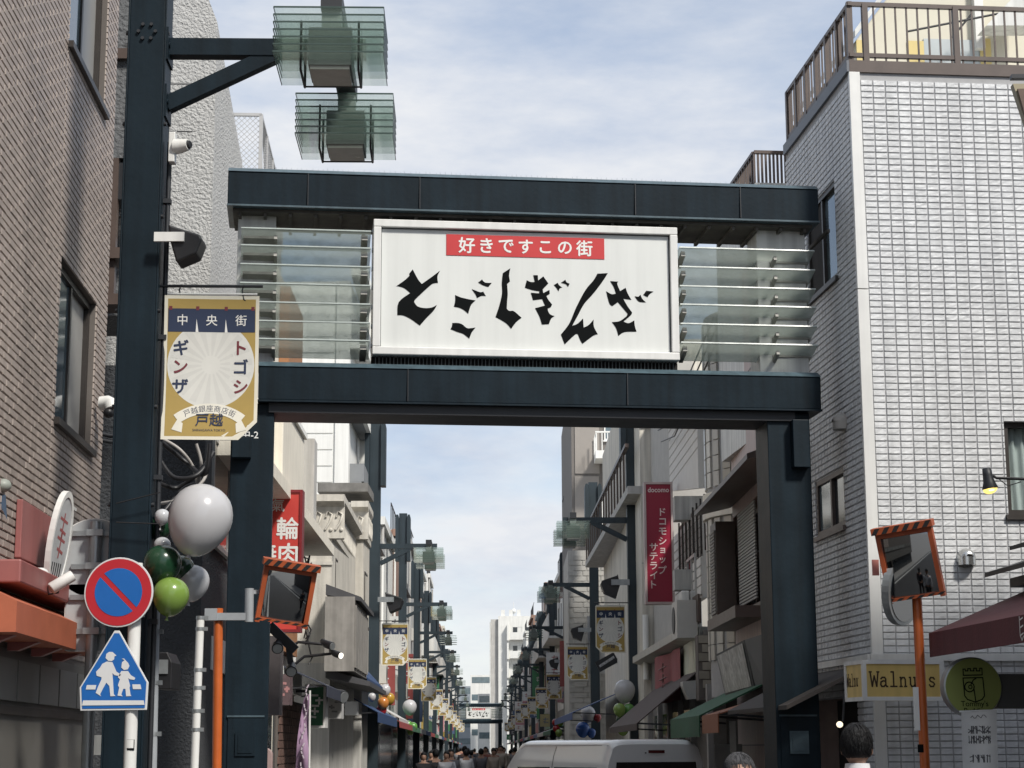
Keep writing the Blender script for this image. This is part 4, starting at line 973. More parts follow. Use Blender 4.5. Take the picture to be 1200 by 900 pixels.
# ================================================================ right white tiled building
d = vpdir(390); c0 = P(1004, 300, 17.3)
RF = Fr((c0.x, c0.y, 0), (d.y, -d.x)); RS = Fr((c0.x, c0.y, 0), (-d.x, -d.y))
tilew = pmat('white_rock_tile', (.62, .63, .64), .5, .07, 1.2, .2, 90, .15, orand=.06)
jointg = pmat('grey_joint', (.37, .37, .375), .9, .1, 9)
stain = pmat('stainless', (.55, .55, .54), .25, .08, 6, metal=.9)
def rbuild():
    root = bld('white_tiled_building', 'white block tiled corner building with a brown roof railing at right', 'building', RF)
    zt = RF.at(1012, 82)[1]; L = -RS.at(921, 181)[0]
    w3 = RF.at(1176, 494); w4 = RF.at(1176, 603)
    HF = [(w3[0], w3[0]+1.3, w4[1], w3[1])]
    a, b = RS.at(949, 350), RS.at(979, 218); e = RS.at(950, 355); g = RS.at(979.5, 325)
    W1 = (a[0], b[0], (e[1]+g[1])/2, RS.at(979, 211)[1])
    q = [RS.at(*p) for p in ((956, 565), (990, 547), (991.5, 614.7), (958.7, 630.7))]
    W2 = ((q[0][0]+q[3][0])/2, (q[1][0]+q[2][0])/2, (q[2][1]+q[3][1])/2, (q[0][1]+q[1][1])/2)
    zs = RF.at(1028, 768)[1]
    DOOR = (-2.6, -.55, 0, zs-.35)
    m = MB(RF); wall(m, 0, 4.2, 0, zt, HF, .1); w = m.build('front_wall', jointg, root)
    m = MB(RS); wall(m, -L, 0, 0, zt, [W1, W2, DOOR], .1); m.build('side_wall', jointg, root)
    m = MB(RF); m.box(.05, 4.2, .02, L-.02, zt-.2, zt-.002); m.build('roof', paleg, root)
    m = MB(RF); m.quad((4.2, 0, 0), (4.2, L, 0), (4.2, L, zt), (4.2, 0, zt)); m.quad((4.2, L, 0), (0, L, 0), (0, L, zt), (4.2, L, zt)); m.build('rear_wall', paleg, root)
    tiles(RF, root, w, .10, 4.1, 0, zt-.05, .1225, .0612, .0085, HF, tilew, lambda q: 2.6 < q[2] and RF.at(1200, 300)[0] > q[1], thick=.011, chamf=.004, seed=8, rough=.0018)
    tiles(RS, root, w, -L, -.02, 0, zt-.06, .1225, .0612, .0105, [W1, W2, DOOR], tilew, lambda q: False, thick=.013, chamf=.004, seed=9, keep=0, rough=.0018)
    MB(RF).box(-.012, .095, -.026, .02, 0, zs-.06).build('corner_trim', whitep, root, bev=.004)
    MB(RF).box(-.012, .095, -.026, .02, zs-.05, zt-2.2).build('corner_trim', whitep, root, bev=.004)
    zc = RF.at(1018, 416)[1]
    m = MB(RF); m.box(-.012, .095, -.026, .02, zt-2.19, zt-.03); m.build('corner_trim', whitep, root, bev=.004)
    m = MB(RF); m.box(-.03, 4.2, -.05, .0, zs-.05, zs+.012); m.build('front_ledge', whitep, root)
    m = MB(RS); m.box(-L, -.0, -.05, .0, zs-.05, zs+.012); m.build('side_ledge', whitep, root)
    window(root, RF, *HF[0], bronze, clear, rec=.09, fw=.05, n=1, curtain=True)
    window(root, RS, *W1, bronze, [dark, blueglass], rec=.05, fw=.045, n=2)
    window(root, RS, *W2, brownf, [blueglass, darkglass], rec=.05, fw=.05, n=2)
    # vents
    for fr, u, v, r, nm in ((RF, 1131, 655, .082, 'vent_hood'), (RS, 991, 496, .085, 'vent_hood')):
        x, z = fr.at(u, v); m = MB(fr)
        n = 14
        def hood(i, j):
            a = math.pi*i; k = math.cos(j*math.pi/2); kk = math.sin(j*math.pi/2)
            return (x-r*math.cos(a)*(.35+.65*k), -.02-.11*kk, z+r*.15+r*math.sin(a)*(.25+.75*k))
        m.grid(hood, n, 7); m.grid(lambda i, j: (x-r+2*r*i, -.02-.11*math.sin(math.pi*i)*j**.5 if False else -.02-.11*j*math.sin(math.pi*i)**.6, z-r*.75*(1-0)+ (0)), 10, 3)
        m.tube([(x, -.001, z), (x, -.02, z)], r*1.08, 20)
        m.grid(lambda i, j: (x-r*math.cos(math.pi*i), -.02-.11*math.sin(math.pi*i)**.7, z+r*.15-r*.9*j), 14, 4)
        o = m.build(nm, stain if fr is RF else pmat('vent_beige', (.36, .34, .31), .45, .1, 6), root)
    # side shop entrance
    MB(RS).box(DOOR[0], DOOR[1], .35, .4, 0, DOOR[3]).build('entrance', dark, root)
    # roof railing
    zr = zt-.03; top = RS.at(921, 118)[1]-RS.at(921, 181)[1]
    brn = pmat('brown_railing', (.085, .062, .052), .45, .15, 6)
    m = MB(RF); m.box(-.005, 4.2, -.022, .12, zr, zr+.12); cop = m.build('coping', brn, root)
    m = MB(RS); m.box(-L, .02, -.03, .115, zr+.003, zr+.118); m.build('coping', pmat('grey_coping', (.12, .13, .15), .5), root)
    rl = cop
    for z in (zr+.19, zr+.12+top):
        MB(RF).box(0, 4.2, .01, .05, z-.02, z+.02).build('rail', brn, rl)
        MB(RS).box(-L, -.003, .01, .05, z-.02, z+.02).build('rail', brn, rl)
    me = {}
    def inst(name, fr, x, y, w, h):
        k = (name, round(w, 3))
        if k not in me: mm = MB(); mm.box(-w/2, w/2, -w/2, w/2, 0, h); q = bpy.data.meshes.new(name); q.from_pydata(mm.v, [], mm.f); q.materials.append(brn); me[k] = q
        o = bpy.data.objects.new(name, me[k]); COL.objects.link(o); o.parent = rl; o.location = fr.w(x, y, zr+.125)-ROOT[root.name]; o.rotation_euler = (0, 0, fr.ang)
    x = .05
    while x < 3.2: inst('baluster', RF, x, .03, .016, top); x += .11
    for x in (.18, 1.09, 2.0, 2.9): inst('post', RF, x, .03, .055, top)
    x = -.1
    while x > -L: inst('baluster', RS, x, .03, .016, top); x -= .11
    for k in range(7): inst('post', RS, -.05-k*(L-.1)/6, .03, .055, top)
    # rooftop house
    cr = pmat('cream_siding', (.60, .57, .47), .7, .05, 3); yl = pmat('pale_yellow', (.62, .50, .22), .7, .05)
    ya = 2.0; p = RF.at(1004, 46, ya); q = RF.at(1038, 0, ya); p2 = RF.at(1018, 78, ya)
    m = MB(RF); s = (q[1]-p[1])/(q[0]-p[0])
    m.prism([(p[0]+.1, zt+.0), (4.2, zt), (4.2, p[1]+s*3), (p[0]+2.4, p[1]+s*2.4), (p[0], p[1])], ya, ya+3); h = m.build('roof_house', cr, root)
    m = MB(RF); m.add([(p[0]-.06, ya-.15, p[1]-.03), (p[0]+2.4, ya-.15, p[1]+s*2.46), (p[0]+2.4, ya+3, p[1]+s*2.46), (p[0]-.06, ya+3, p[1]-.03), (p[0]-.06, ya-.15, p[1]+.05), (p[0]+2.4, ya-.15, p[1]+s*2.46+.08), (p[0]+2.4, ya+3, p[1]+s*2.46+.08), (p[0]-.06, ya+3, p[1]+.05)], [(0,3,2,1),(4,5,6,7),(0,1,5,4),(1,2,6,5),(2,3,7,6),(3,0,4,7)]); m.build('roof_slope', paleg, h)
    for u0, u1, v0, v1, mt in ((1004, 1016, 48, 75, yl), (1064, 1083, 49, 75, yl), (1147, 1160, 46, 75, yl), (1083, 1147, 48, 75, pmat('pale_blue_panel', (.42, .46, .47), .4, .1, 3))):
        a_, b_ = RF.at(u0, v1, ya), RF.at(u1, v0, ya); MB(RF).box(a_[0], b_[0], ya-.02, ya-.003, a_[1], b_[1]).build('wall_panel', mt, h)
    a_, b_ = RF.at(1141, 60, ya), RF.at(1147, -20, ya); MB(RF).box(a_[0], b_[0], ya-.1, ya-.003, a_[1], b_[1]).build('corner_post', whitep, h)
    m = MB(RF); a_ = RF.at(1145, 42, ya-.2); b_ = RF.at(1185, 0, ya-.2); c_ = RF.at(1200, 0, ya-.2); e_ = RF.at(1200, 42, ya-.2); m.prism([a_, e_, c_, b_], ya-.5, ya-.2); m.build('lean_to_roof', paleg, h)
    for (u0, v0, u1, v1) in ((1063, 37, 1200, 10), (1116, 44, 1138, 17)):
        a_, b_ = RF.at(u0, v0, ya-.3), RF.at(u1, v1, ya-.3); m = MB(RF); m.tube([(a_[0], ya-.3, a_[1]), (b_[0], ya-.3, b_[1])], .012, 6); m.build('roof_pipe', darkm, h)
    return root, zs
rb, RZS = rbuild()
# small roof balcony beyond
f = Fr(P(885, 214, 22.5).to_2d(), (1, .09)); root = bld('rooftop_balcony_building', 'block behind the arch whose small railed balcony peeks over the top beam', 'building', f)
z0 = f.at(890, 214)[1]; z1 = f.at(890, 176)[1]; x1 = f.at(921, 200)[0]
m = MB(f); m.box(0, x1+2.5, 0, 2.5, 5.5, z0); m.build('wall', paleg, root)
m = MB(f); m.box(0, x1, 0, .05, z1-.04, z1); m.box(-.02, .02, .06, 2.2, z1-.04, z1); m.build('rail', brownf, root)
for k in range(9): MB(f).box(k*x1/8-.012, k*x1/8+.012, .01, .04, z0+.002, z1-.042).build('baluster', brownf, root)
for k in range(14): MB(f).box(-.015, .015, .12+k*.14, .14+k*.14, z0+.002, z1-.042).build('baluster', brownf, root)

# ---- shop front under the white building: awning, lamp, sign
def walnuts():
    Y = 16.55; zt_ = P(1050, 773, Y).z; zb = P(1050, 821, Y).z
    A0 = P(1011, 790, Y); A1 = P(1106, 790, Y+.12); A2 = P(989, 790, Y+.42)
    root = thing('lightbox_sign', 'yellow three sided shop sign reading Walnuts in a white frame', 'sign', (A0.x, A0.y, zb))
    bxs = pmat('walnut_yellow', (.64, .47, .17), .35, .08, 3, 0, 1, .12)
    faces = []
    for (p, q, nm) in ((A0, A1, 'front_face'), (A2, A0, 'side_face')):
        f = Fr((p.x, p.y, 0), (q-p).to_2d()); L = (q-p).to_2d().length; faces.append((f, L))
        o = MB(f).box(.004, L-(.004 if nm == 'front_face' else .03), .012, .30 if nm == 'front_face' else .03, zb+.004, zt_-.004).build(nm, bxs, root)
        m = MB(f); t = .035
        m.box(0, L, 0, .03, zt_-t, zt_); m.box(0, L, 0, .03, zb, zb+t); m.box(0, t, 0, .03, zb+t, zt_-t); m.box(L-t, L, 0, .03, zb+t, zt_-t); m.build('frame', whitep, o)
        m = MB(f); cz = (zb+zt_)/2; inkb = pmat('brown_ink', (.045, .022, .010), .6)
        slab(m, 'Walnuts', L/2, cz, .125 if nm == 'front_face' else .105, L*(.83 if nm == 'front_face' else .86), .0105)
        m.build('lettering', inkb, o)
    f = Fr((A1.x, A1.y, 0), (.25, 1)); MB(f).box(0, .35, 0, .03, zb, zt_).build('end_panel', whitep, root)
def slab(mb, s, cx, cz, h, W, y):
    """typewriter letters drawn as ribbons with slab feet; x-height .62 of the capital"""
    G = {'W': ([[(0,1),(.22,0),(.5,.72),(.78,0),(1,1)]], [(-.12,.16,1),(.84,1.12,1)]),
         'a': ([[(.12,.52),(.3,.62),(.6,.62),(.72,.5),(.72,.08),(.82,0),(.95,0)], [(.72,.36),(.4,.38),(.12,.3),(.08,.12),(.2,0),(.5,0),(.72,.14)]], []),
         'l': ([[(.2,1),(.5,1),(.5,0)]], [(.1,.9,0)]),
         'n': ([[(.1,.62),(.2,.62),(.2,0)], [(.2,.45),(.4,.61),(.65,.61),(.76,.48),(.76,0)]], [(.06,.36,0),(.62,.92,0)]),
         'u': ([[(.06,.62),(.2,.62),(.2,.14),(.34,0),(.58,0),(.76,.14)], [(.6,.62),(.76,.62),(.76,0),(.92,0)]], []),
         't': ([[(.36,.9),(.36,.14),(.5,0),(.72,0),(.86,.09)]], [(.1,.8,.62)]),
         's': ([[(.8,.5),(.7,.6),(.36,.62),(.2,.5),(.28,.37),(.66,.28),(.8,.16),(.66,.01),(.3,0),(.16,.12)]], [])}
    n = len(s); cw = W/n; w = h*.115
    for i, ch in enumerate(s):
        lines, serifs = G[ch]; x0 = cx-W/2+i*cw; k = cw*.82
        tx = lambda p: (x0+cw*.09+p[0]*k, cz-h*.42+p[1]*h)
        for l in lines: stroke(mb, [tx(p) for p in l], w, y)
        for a, b, z in serifs: stroke(mb, [tx((a, z)), tx((b, z))], w*.9, y-.0004)
walnuts()
# dark entrance awning and its bulb
a = RS.at(975, 800, -.5)
m = MB(RS); z0 = RZS-.08; m.xprism([(-.01, z0), (-.75, z0-.36), (-.75, z0-.40), (-.01, z0-.04)], -2.9, -.25); o = m.build('awning', pmat('dark_canvas', (.05, .042, .038), .8, .2, 4), None, loc=RS.w(-1, -.01, z0)); tag(o, 'dark brown awning over the doorway beside the navy arch leg', 'awning')
b = P(984, 849, 17.0); root = thing('bulb_lamp', 'small lit white bulb in the dark doorway under the Walnuts sign', 'lamp', b)
MB().sphere(b, .03, .03, .028).build('bulb', emat('bulb_glow', (1, .86, .62), .9), root); MB().tube([b+Vector((.03,0,.03)), b+Vector((.05,0,.25))], .01, 6).build('stem', darkm, root)

# ---- near right shop: maroon awning, round sign, paper banner, bracket lamp
dn = vpdir(396); an = P(1089, 756, 14.3); NR = Fr((an.x, an.y, 0), (-dn.x, -dn.y))
zt_, zb_ = NR.at(1089, 742)[1], NR.at(1091, 770)[1]; maro = pmat('maroon_canvas', (.105, .028, .033), .8, .12, 3, .15, 60, .12)
root = bld('corner_shop', 'shop at the right edge with a maroon canvas awning and small dark eave', 'building', NR)
D = .78; zr = NR.at(1182, 690, .60)[1]
m = MB(NR); m.add([(0,0,zt_),(5,0,zt_),(5,D,zr),(0,D,zr),(0,0,zb_),(5,0,zb_),(5,.01,zb_),(0,.01,zb_),(0,D,zb_+.16),(0,.012,zt_-.01),(5,.012,zt_-.01),(5,D,zr-.01),(0,D,zr-.01)],
    [(0,1,2,3),(4,5,1,0),(7,9,10,6),(9,12,11,10),(0,3,8,4),(4,7,6,5)]); aw = m.build('awning', maro, root)
m = MB(NR); x_, z_ = NR.at(1197, 735, -.004); 
for dz, s_ in ((.05, .05), (0, .05), (-.05, .05)): stroke(m, [(x_-.02, z_+dz), (x_+.03, z_+dz+.01)], .010, -.004)
stroke(m, [(x_-.03, z_+.07), (x_-.03, z_-.05), (x_, z_-.085), (x_+.03, z_-.06)], .010, -.0045); m.build('awning_emblem', whitepr, aw)
m = MB(NR); m.box(-.02, 5, .66, .95, zr+.02, zr+.09); m.xprism([(.48, zr+.10), (.95, zr+.24), (.95, zr+.28), (.48, zr+.135)], -.06, 5); m.xprism([(.62, zr+.29), (.95, zr+.37), (.95, zr+.40), (.62, zr+.32)], .12, 5); m.build('eave', darkm, root)
m = MB(NR); m.box(.0, 16, .86, 2.0, 0, zr+.3); m.box(.0, 16, 2.0, 12, 0, 6.7); m.build('wall', pmat('dark_shop_wall', (.055, .05, .048), .7, .2, 3), root)  # tall rear block is unseen, its height set to shade the lower right
m = MB(NR); m.box(-.35, -.02, .86, 1.2, 0, zb_-.02); ww = m.build('tiled_pier', jointg, root)
k = 0
for j in range(16):
    for i in range(2):
        z = zb_-.06-.1*j; MB(NR).box(-.34+i*.16, -.34+i*.16+.148, .848, .859, z-.09, z).build('tile', pmat('cream_tile', (.45, .43, .38), .4, .1, 5, orand=.08), ww)
a_ = P(1166, 790, 14.05); b_ = P(1188, 830, 14.05); MB().box(a_.x, b_.x+.15, 14.02, 14.25, b_.z, a_.z).build('sign_bracket', pmat('bracket_grey', (.07, .07, .07), .6), root)
def pudding():
    Y = 13.95; c = P(1141, 805, Y); root = thing('round_sign', 'round olive green sign with a castle crest, above a white paper banner', 'sign', c)
    f = Fr((c.x, c.y, 0), (math.cos(R(5)), math.sin(R(5)))); z = c.z; r = .208
    gm_ = pmat('olive_sign', (.25, .29, .085), .4, .12, 3)
    o = MB(f).disc(0, z, r, .0, .02, 56).build('face', gm_, root)
    MB(f).disc(0, z, r*1.05, .01, .12, 56).build('rim', steel, root, bev=.01)
    m = MB(f); T = lambda u, v: ((u-1141)*px(Y), z+(805-v)*px(Y)); w = .0085; y = -.003
    stroke(m, [T(*p) for p in ((1129.5,785),(1129.5,792),(1151.5,791.5),(1151.5,784),(1149,784),(1149,787),(1145,787),(1145,784),(1142,784),(1142,787),(1138,787),(1138,784.5),(1135,784.5),(1135,787),(1132,787),(1132,785))], w, y, True)
    stroke(m, [T(*p) for p in ((1129,795),(1152,794.5),(1153,815),(1150,819),(1142,822),(1133,819),(1130,815))], w, y, True)
    stroke(m, [T(1136+5.5*math.cos(t), 805+5.5*math.sin(t)) for t in [k*.42 for k in range(16)]], w, y); stroke(m, [T(1137+2*math.cos(t), 805+2*math.sin(t)) for t in [k*.6 for k in range(11)]], w*.8, y)
    stroke(m, [T(*p) for p in ((1138,802),(1141,797),(1144,795.5))], w, y); stroke(m, [T(1141,806), T(1142.5,821)], w, y)
    m.build('crest', inkblack, o)
    m = MB(f); x0, z0 = T(1141, 824.5); text(m, "Tommy's", x0, z0, .056, y, .004); x0, z0 = T(1142, 832.5); text(m, 'Pudding', x0, z0, .056, y, .004); m.build('lettering', inkblack, o)
pudding()
def paper():
    Y = 13.85; root_c = P(1146, 834, Y); root = thing('paper_banner', 'white paper banner with rows of black writing hanging under the round sign', 'banner', root_c)
    a, b = P(1126, 834, Y), P(1167, 834, Y); x0, x1 = a.x, b.x; zt = a.z; zb = P(1146, 958, Y).z
    wv = lambda x, z: Y + .012*math.sin((x-x0)*22) + .02*math.sin((z-zb)*5)
    m = MB(); m.grid(lambda i, j: (x0+(x1-x0)*i, wv(x0+(x1-x0)*i, zb+(zt-zb)*j), zb+(zt-zb)*j+.006*(i*2-1)*j), 14, 24); m.grid(lambda i, j: (x1-(x1-x0)*i, wv(x1-(x1-x0)*i, zb+(zt-zb)*j)+.002, zb+(zt-zb)*j), 14, 24)
    pm = pmat('paper_white', (.84, .85, .85), .7, .08, 6); o = m.build('sheet', pm, root)
    MB().tube([(x0-.01, Y-.0, zt), (x1+.01, Y-.0, zt+.01)], .007, 6).build('batten', pm, root)
    m = MB(); r = random.Random(4)
    for rows, zc, h in ((6, P(0, 865, Y).z, .07), (4, P(0, 893, Y).z, .05)):
        for k in range(rows):
            for q in range(2 if rows == 6 else 1):
                cx = x0+.05+(x1-x0-.1)*(k+.5)/rows; cz = zc+(.035 if q == 0 else -.035)*(rows == 6); w = .013
                for s in range(4):
                    if r.random() < .5: stroke(m, [(cx-w, cz+r.uniform(-.025, .028)), (cx+w, cz+r.uniform(-.025, .028))], .0055, 0)
                    else: xx = cx+r.uniform(-w, w); stroke(m, [(xx, cz-.026), (xx+r.uniform(-.004, .004), cz+.026)], .0055, 0)
    zc = P(0, 845, Y).z
    stroke(m, [(x0+.07+.012*k, zc+.012*math.sin(k*1.9)+.005*k*.3) for k in range(10)], .004, 0)
    m.v = [Vector((v.x, wv(v.x, v.z)-.003, v.z)) for v in m.v]; m.build('writing', pmat('grey_ink', (.10, .10, .11), .7), o)
paper()
c = P(1158, 560, 13.7); root = thing('bracket_lamp', 'lit black bell lamp on a thin arm in front of the white tiles', 'lamp', c)
m = MB(); n = 18
prof = [(.018, .075), (.032, .07), (.036, .02), (.042, -.03), (.058, -.075), (.056, -.082)]
tl = Matrix.Rotation(R(-8), 3, 'Y')
m.tube([c+tl @ Vector((0, 0, z)) for r_, z in prof], [r_ for r_, z in prof], n); m.build('shade', darkm, root)
m = MB(); m.tube([c+tl @ Vector((0, 0, -.084)), c+tl @ Vector((0, -.006, -.094))], [.054, .045], n); m.build('bulb_face', emat('warm_lamp', (1, .75, .22), .9), root)
m = MB(); m.tube([c+tl @ Vector((0, -.03, -.094)), c+tl @ Vector((0, -.03, -.10))], [.022, .018], 12); m.build('bulb', emat('hot_bulb', (1, .86, .5), 1.5), root)
e = P(1215, 562, 13.7); m = MB(); m.tube([c+Vector((.03, 0, .02)), c+Vector((.06, 0, .0)), (e.x, e.y, e.z)], .011, 8); m.build('arm', black, root)
m = MB(); m.tube([c+Vector((.08, 0, -.01)), c+Vector((.14, 0, -.06)), c+Vector((.24, 0, -.03))], .004, 5); m.build('wire', black, root)
a_ = P(1187, 98, 13.2); b_ = P(1222, 150, 13.2); root = thing('hanging_sign', 'corner of a tan framed sign box at the upper right edge', 'sign', a_)
m = MB(); m.prism([(a_.x, a_.z), (b_.x, a_.z), (b_.x, b_.z), (a_.x+.09, b_.z)], 13.2, 13.27); m.build('case', pmat('tan_frame', (.30, .26, .17), .5, .1), root)
m = MB(); m.prism([(a_.x+.025, a_.z-.05), (b_.x, a_.z-.05), (b_.x, b_.z), (a_.x+.075, b_.z+.06)], 13.17, 13.195); m.build('panel', pmat('sign_dark', (.10, .06, .04), .5, .5, 12), root)
m = MB(); m.box(a_.x-.005, b_.x, 13.2, 13.26, a_.z+.045, a_.z+.075); m.build('hanger', darkm, root)

# ================================================================ white van
def van():
    w, L, H = 1.52, 3.7, 1.83; Y0 = 22.6
    p = P(705, 880, Y0); th = R(28); h = Vector((-math.sin(th), math.cos(th), 0)); rt = Vector((math.cos(th), math.sin(th), 0))
    o = Vector((p.x, p.y, 0)); root = thing('white_van', 'small white van seen from behind, only its roof above the picture edge', 'van', o+rt*w/2+h*L/2)
    # local: x across (0 left .. w right), y forward from the rear
    M = Matrix(((rt.x, h.x, 0, o.x), (rt.y, h.y, 0, o.y), (0, 0, 1, 0), (0, 0, 0, 1)))
    def top(y):      # roof height and front slope
        if y < .10: return H-.06+.06*math.sin(y/.10*math.pi/2)
        if y < 2.25: return H
        if y < 2.95: return H-.72*((y-2.25)/.70)**1.25
        return 1.10-.35*((y-2.95)/.40)**1.6
    def S(s, t, off=0.0):   # s along the length, t 0..1 round from left sill over the roof to right sill
        y = L*s; ht = top(y); endr = min(1, math.sqrt(max(0.0, min(y, L-y)+.02)/.16)) if min(y, L-y) < .14 else 1
        q = abs(t-.5)*2; sg = -1 if t < .5 else 1
        tum = .135*max(0, (ht-.95)/.9)
        if q > .42:        # side
            f = (q-.42)/.58; z = (ht-.10)*(1-f)+.22*f; k = max(0, (z-.95)/max(.3, ht-.95)); half = w/2-tum*k**1.5
        else:
            f = q/.42; half = (w/2-tum)*(math.sin(f*math.pi/2)**.72 if f > 0 else 0); z = ht-.10*(f**3.6)
        half = half*(.95+.05*endr)
        n = Vector((sg*(1 if q > .42 else .3*q), 0, 0 if q > .42 else 1))
        return Vector((w/2+sg*half, y, z))+n*off
    ts = [i/48 for i in range(49)]; ss = [0, .006, .015, .03, .05]+[.05+.95*i/40 for i in range(1, 41)]
    vpm = pmat('white_car_paint', (.78, .79, .80), .18, .02, 2, spec=.5, coat=.6)
    m = MB(M); vs = [S(s, t) for s in ss for t in ts]; n = len(ts)
    m.add(vs, [(j*n+i+1, j*n+i, (j+1)*n+i, (j+1)*n+i+1) for j in range(len(ss)-1) for i in range(n-1)], True)
    m.add([S(0, t) for t in ts], [tuple(range(n))]); m.add([S(1, t) for t in ts], [tuple(range(n-1, -1, -1))])
    body = m.build('body', vpm, root)
    def patch(name, s0, s1, t0, t1, mat, off=.004, par=root):
        mm = MB(M); mm.grid(lambda i, j: S(s0+(s1-s0)*i, t0+(t1-t0)*j, off), 10, 8); return mm.build(name, mat, par)
    sg_ = pmat('car_glass', (.012, .014, .016), .05, .2, spec=.8)
    for tt in ((.06+.11, .245), (1-.17, 1-.245)):
        for s0, s1 in ((.06, .34), (.37, .60), (.63, .80)): patch('side_window', s0, s1, tt[0], tt[1], sg_)
        patch('door_seam', .355, .358, tt[0]*.3 if tt[0] < .5 else 1-.05, .30 if tt[0] < .5 else .70, black, .003)
    patch('roof_gutter', .02, .72, .302, .306, pmat('gutter_grey', (.2, .2, .2), .5), .006); patch('roof_gutter', .02, .72, .694, .698, MATS['gutter_grey'], .006)
    m = MB(M); m.add([(.16, -.006, 1.12), (w-.16, -.006, 1.12), (w-.20, -.006, 1.56), (.20, -.006, 1.56)], [(0,1,2,3)]); m.build('rear_window', sg_, root)
    m = MB(M); m.box(w/2-.11, w/2+.11, -.016, -.002, 1.665, 1.70); bl = m.build('brake_light', pmat('lamp_red_dark', (.10, .02, .02), .2), root)
    m = MB(M); m.box(w/2-.16, w/2-.145, -.012, -.002, 1.66, 1.675); m.build('washer_jet', black, root)
    for x in (.05, w-.15):
        MB(M).box(x, x+.10, -.02, .05, .62, 1.05).build('tail_light', redp, root, bev=.01)
    MB(M).box(.02, w-.02, -.07, .1, .28, .48).build('rear_bumper', vpm, root, bev=.03)
    MB(M).box(w/2-.17, w/2+.17, -.012, -.004, .60, .76).build('number_plate', pmat('plate_yellow', (.55, .42, .05), .5), root)
    for x in (.0, w-.15):
        for y in (.62, 2.82):
            m = MB(M); m.tube([(x, y, .27), (x+.15, y, .27)], .27, 24); wh_ = m.build('wheel', pmat('tyre', (.02, .02, .02), .8), root)
            m = MB(M); m.tube([(x-.006 if x < .5 else x+.14, y, .27), (x+.01 if x < .5 else x+.156, y, .27)], .16, 16); m.build('rim', steel, wh_)
van()

# ================================================================ people
skin = pmat('skin_tone', (.36, .21, .145), .5, .05, 8)
def skinmesh(verts, edges, radii, sub=1):
    me = bpy.data.meshes.new('skeleton'); me.from_pydata(verts, edges, []); o = bpy.data.objects.new('skeleton', me); COL.objects.link(o)
    sm = o.modifiers.new('skin', 'SKIN'); sm.use_smooth_shade = True
    for i, r in enumerate(radii): me.skin_vertices[0].data[i].radius = (r if isinstance(r, tuple) else (r, r))
    me.skin_vertices[0].data[0].use_root = True
    if sub: s = o.modifiers.new('sub', 'SUBSURF'); s.levels = s.render_levels = sub
    dg = bpy.context.evaluated_depsgraph_get(); ev = bpy.data.meshes.new_from_object(o.evaluated_get(dg))
    vs = [v.co.copy() for v in ev.vertices]; fs = [tuple(p.vertices) for p in ev.polygons]
    bpy.data.objects.remove(o); bpy.data.meshes.remove(me); bpy.data.meshes.remove(ev); return vs, fs
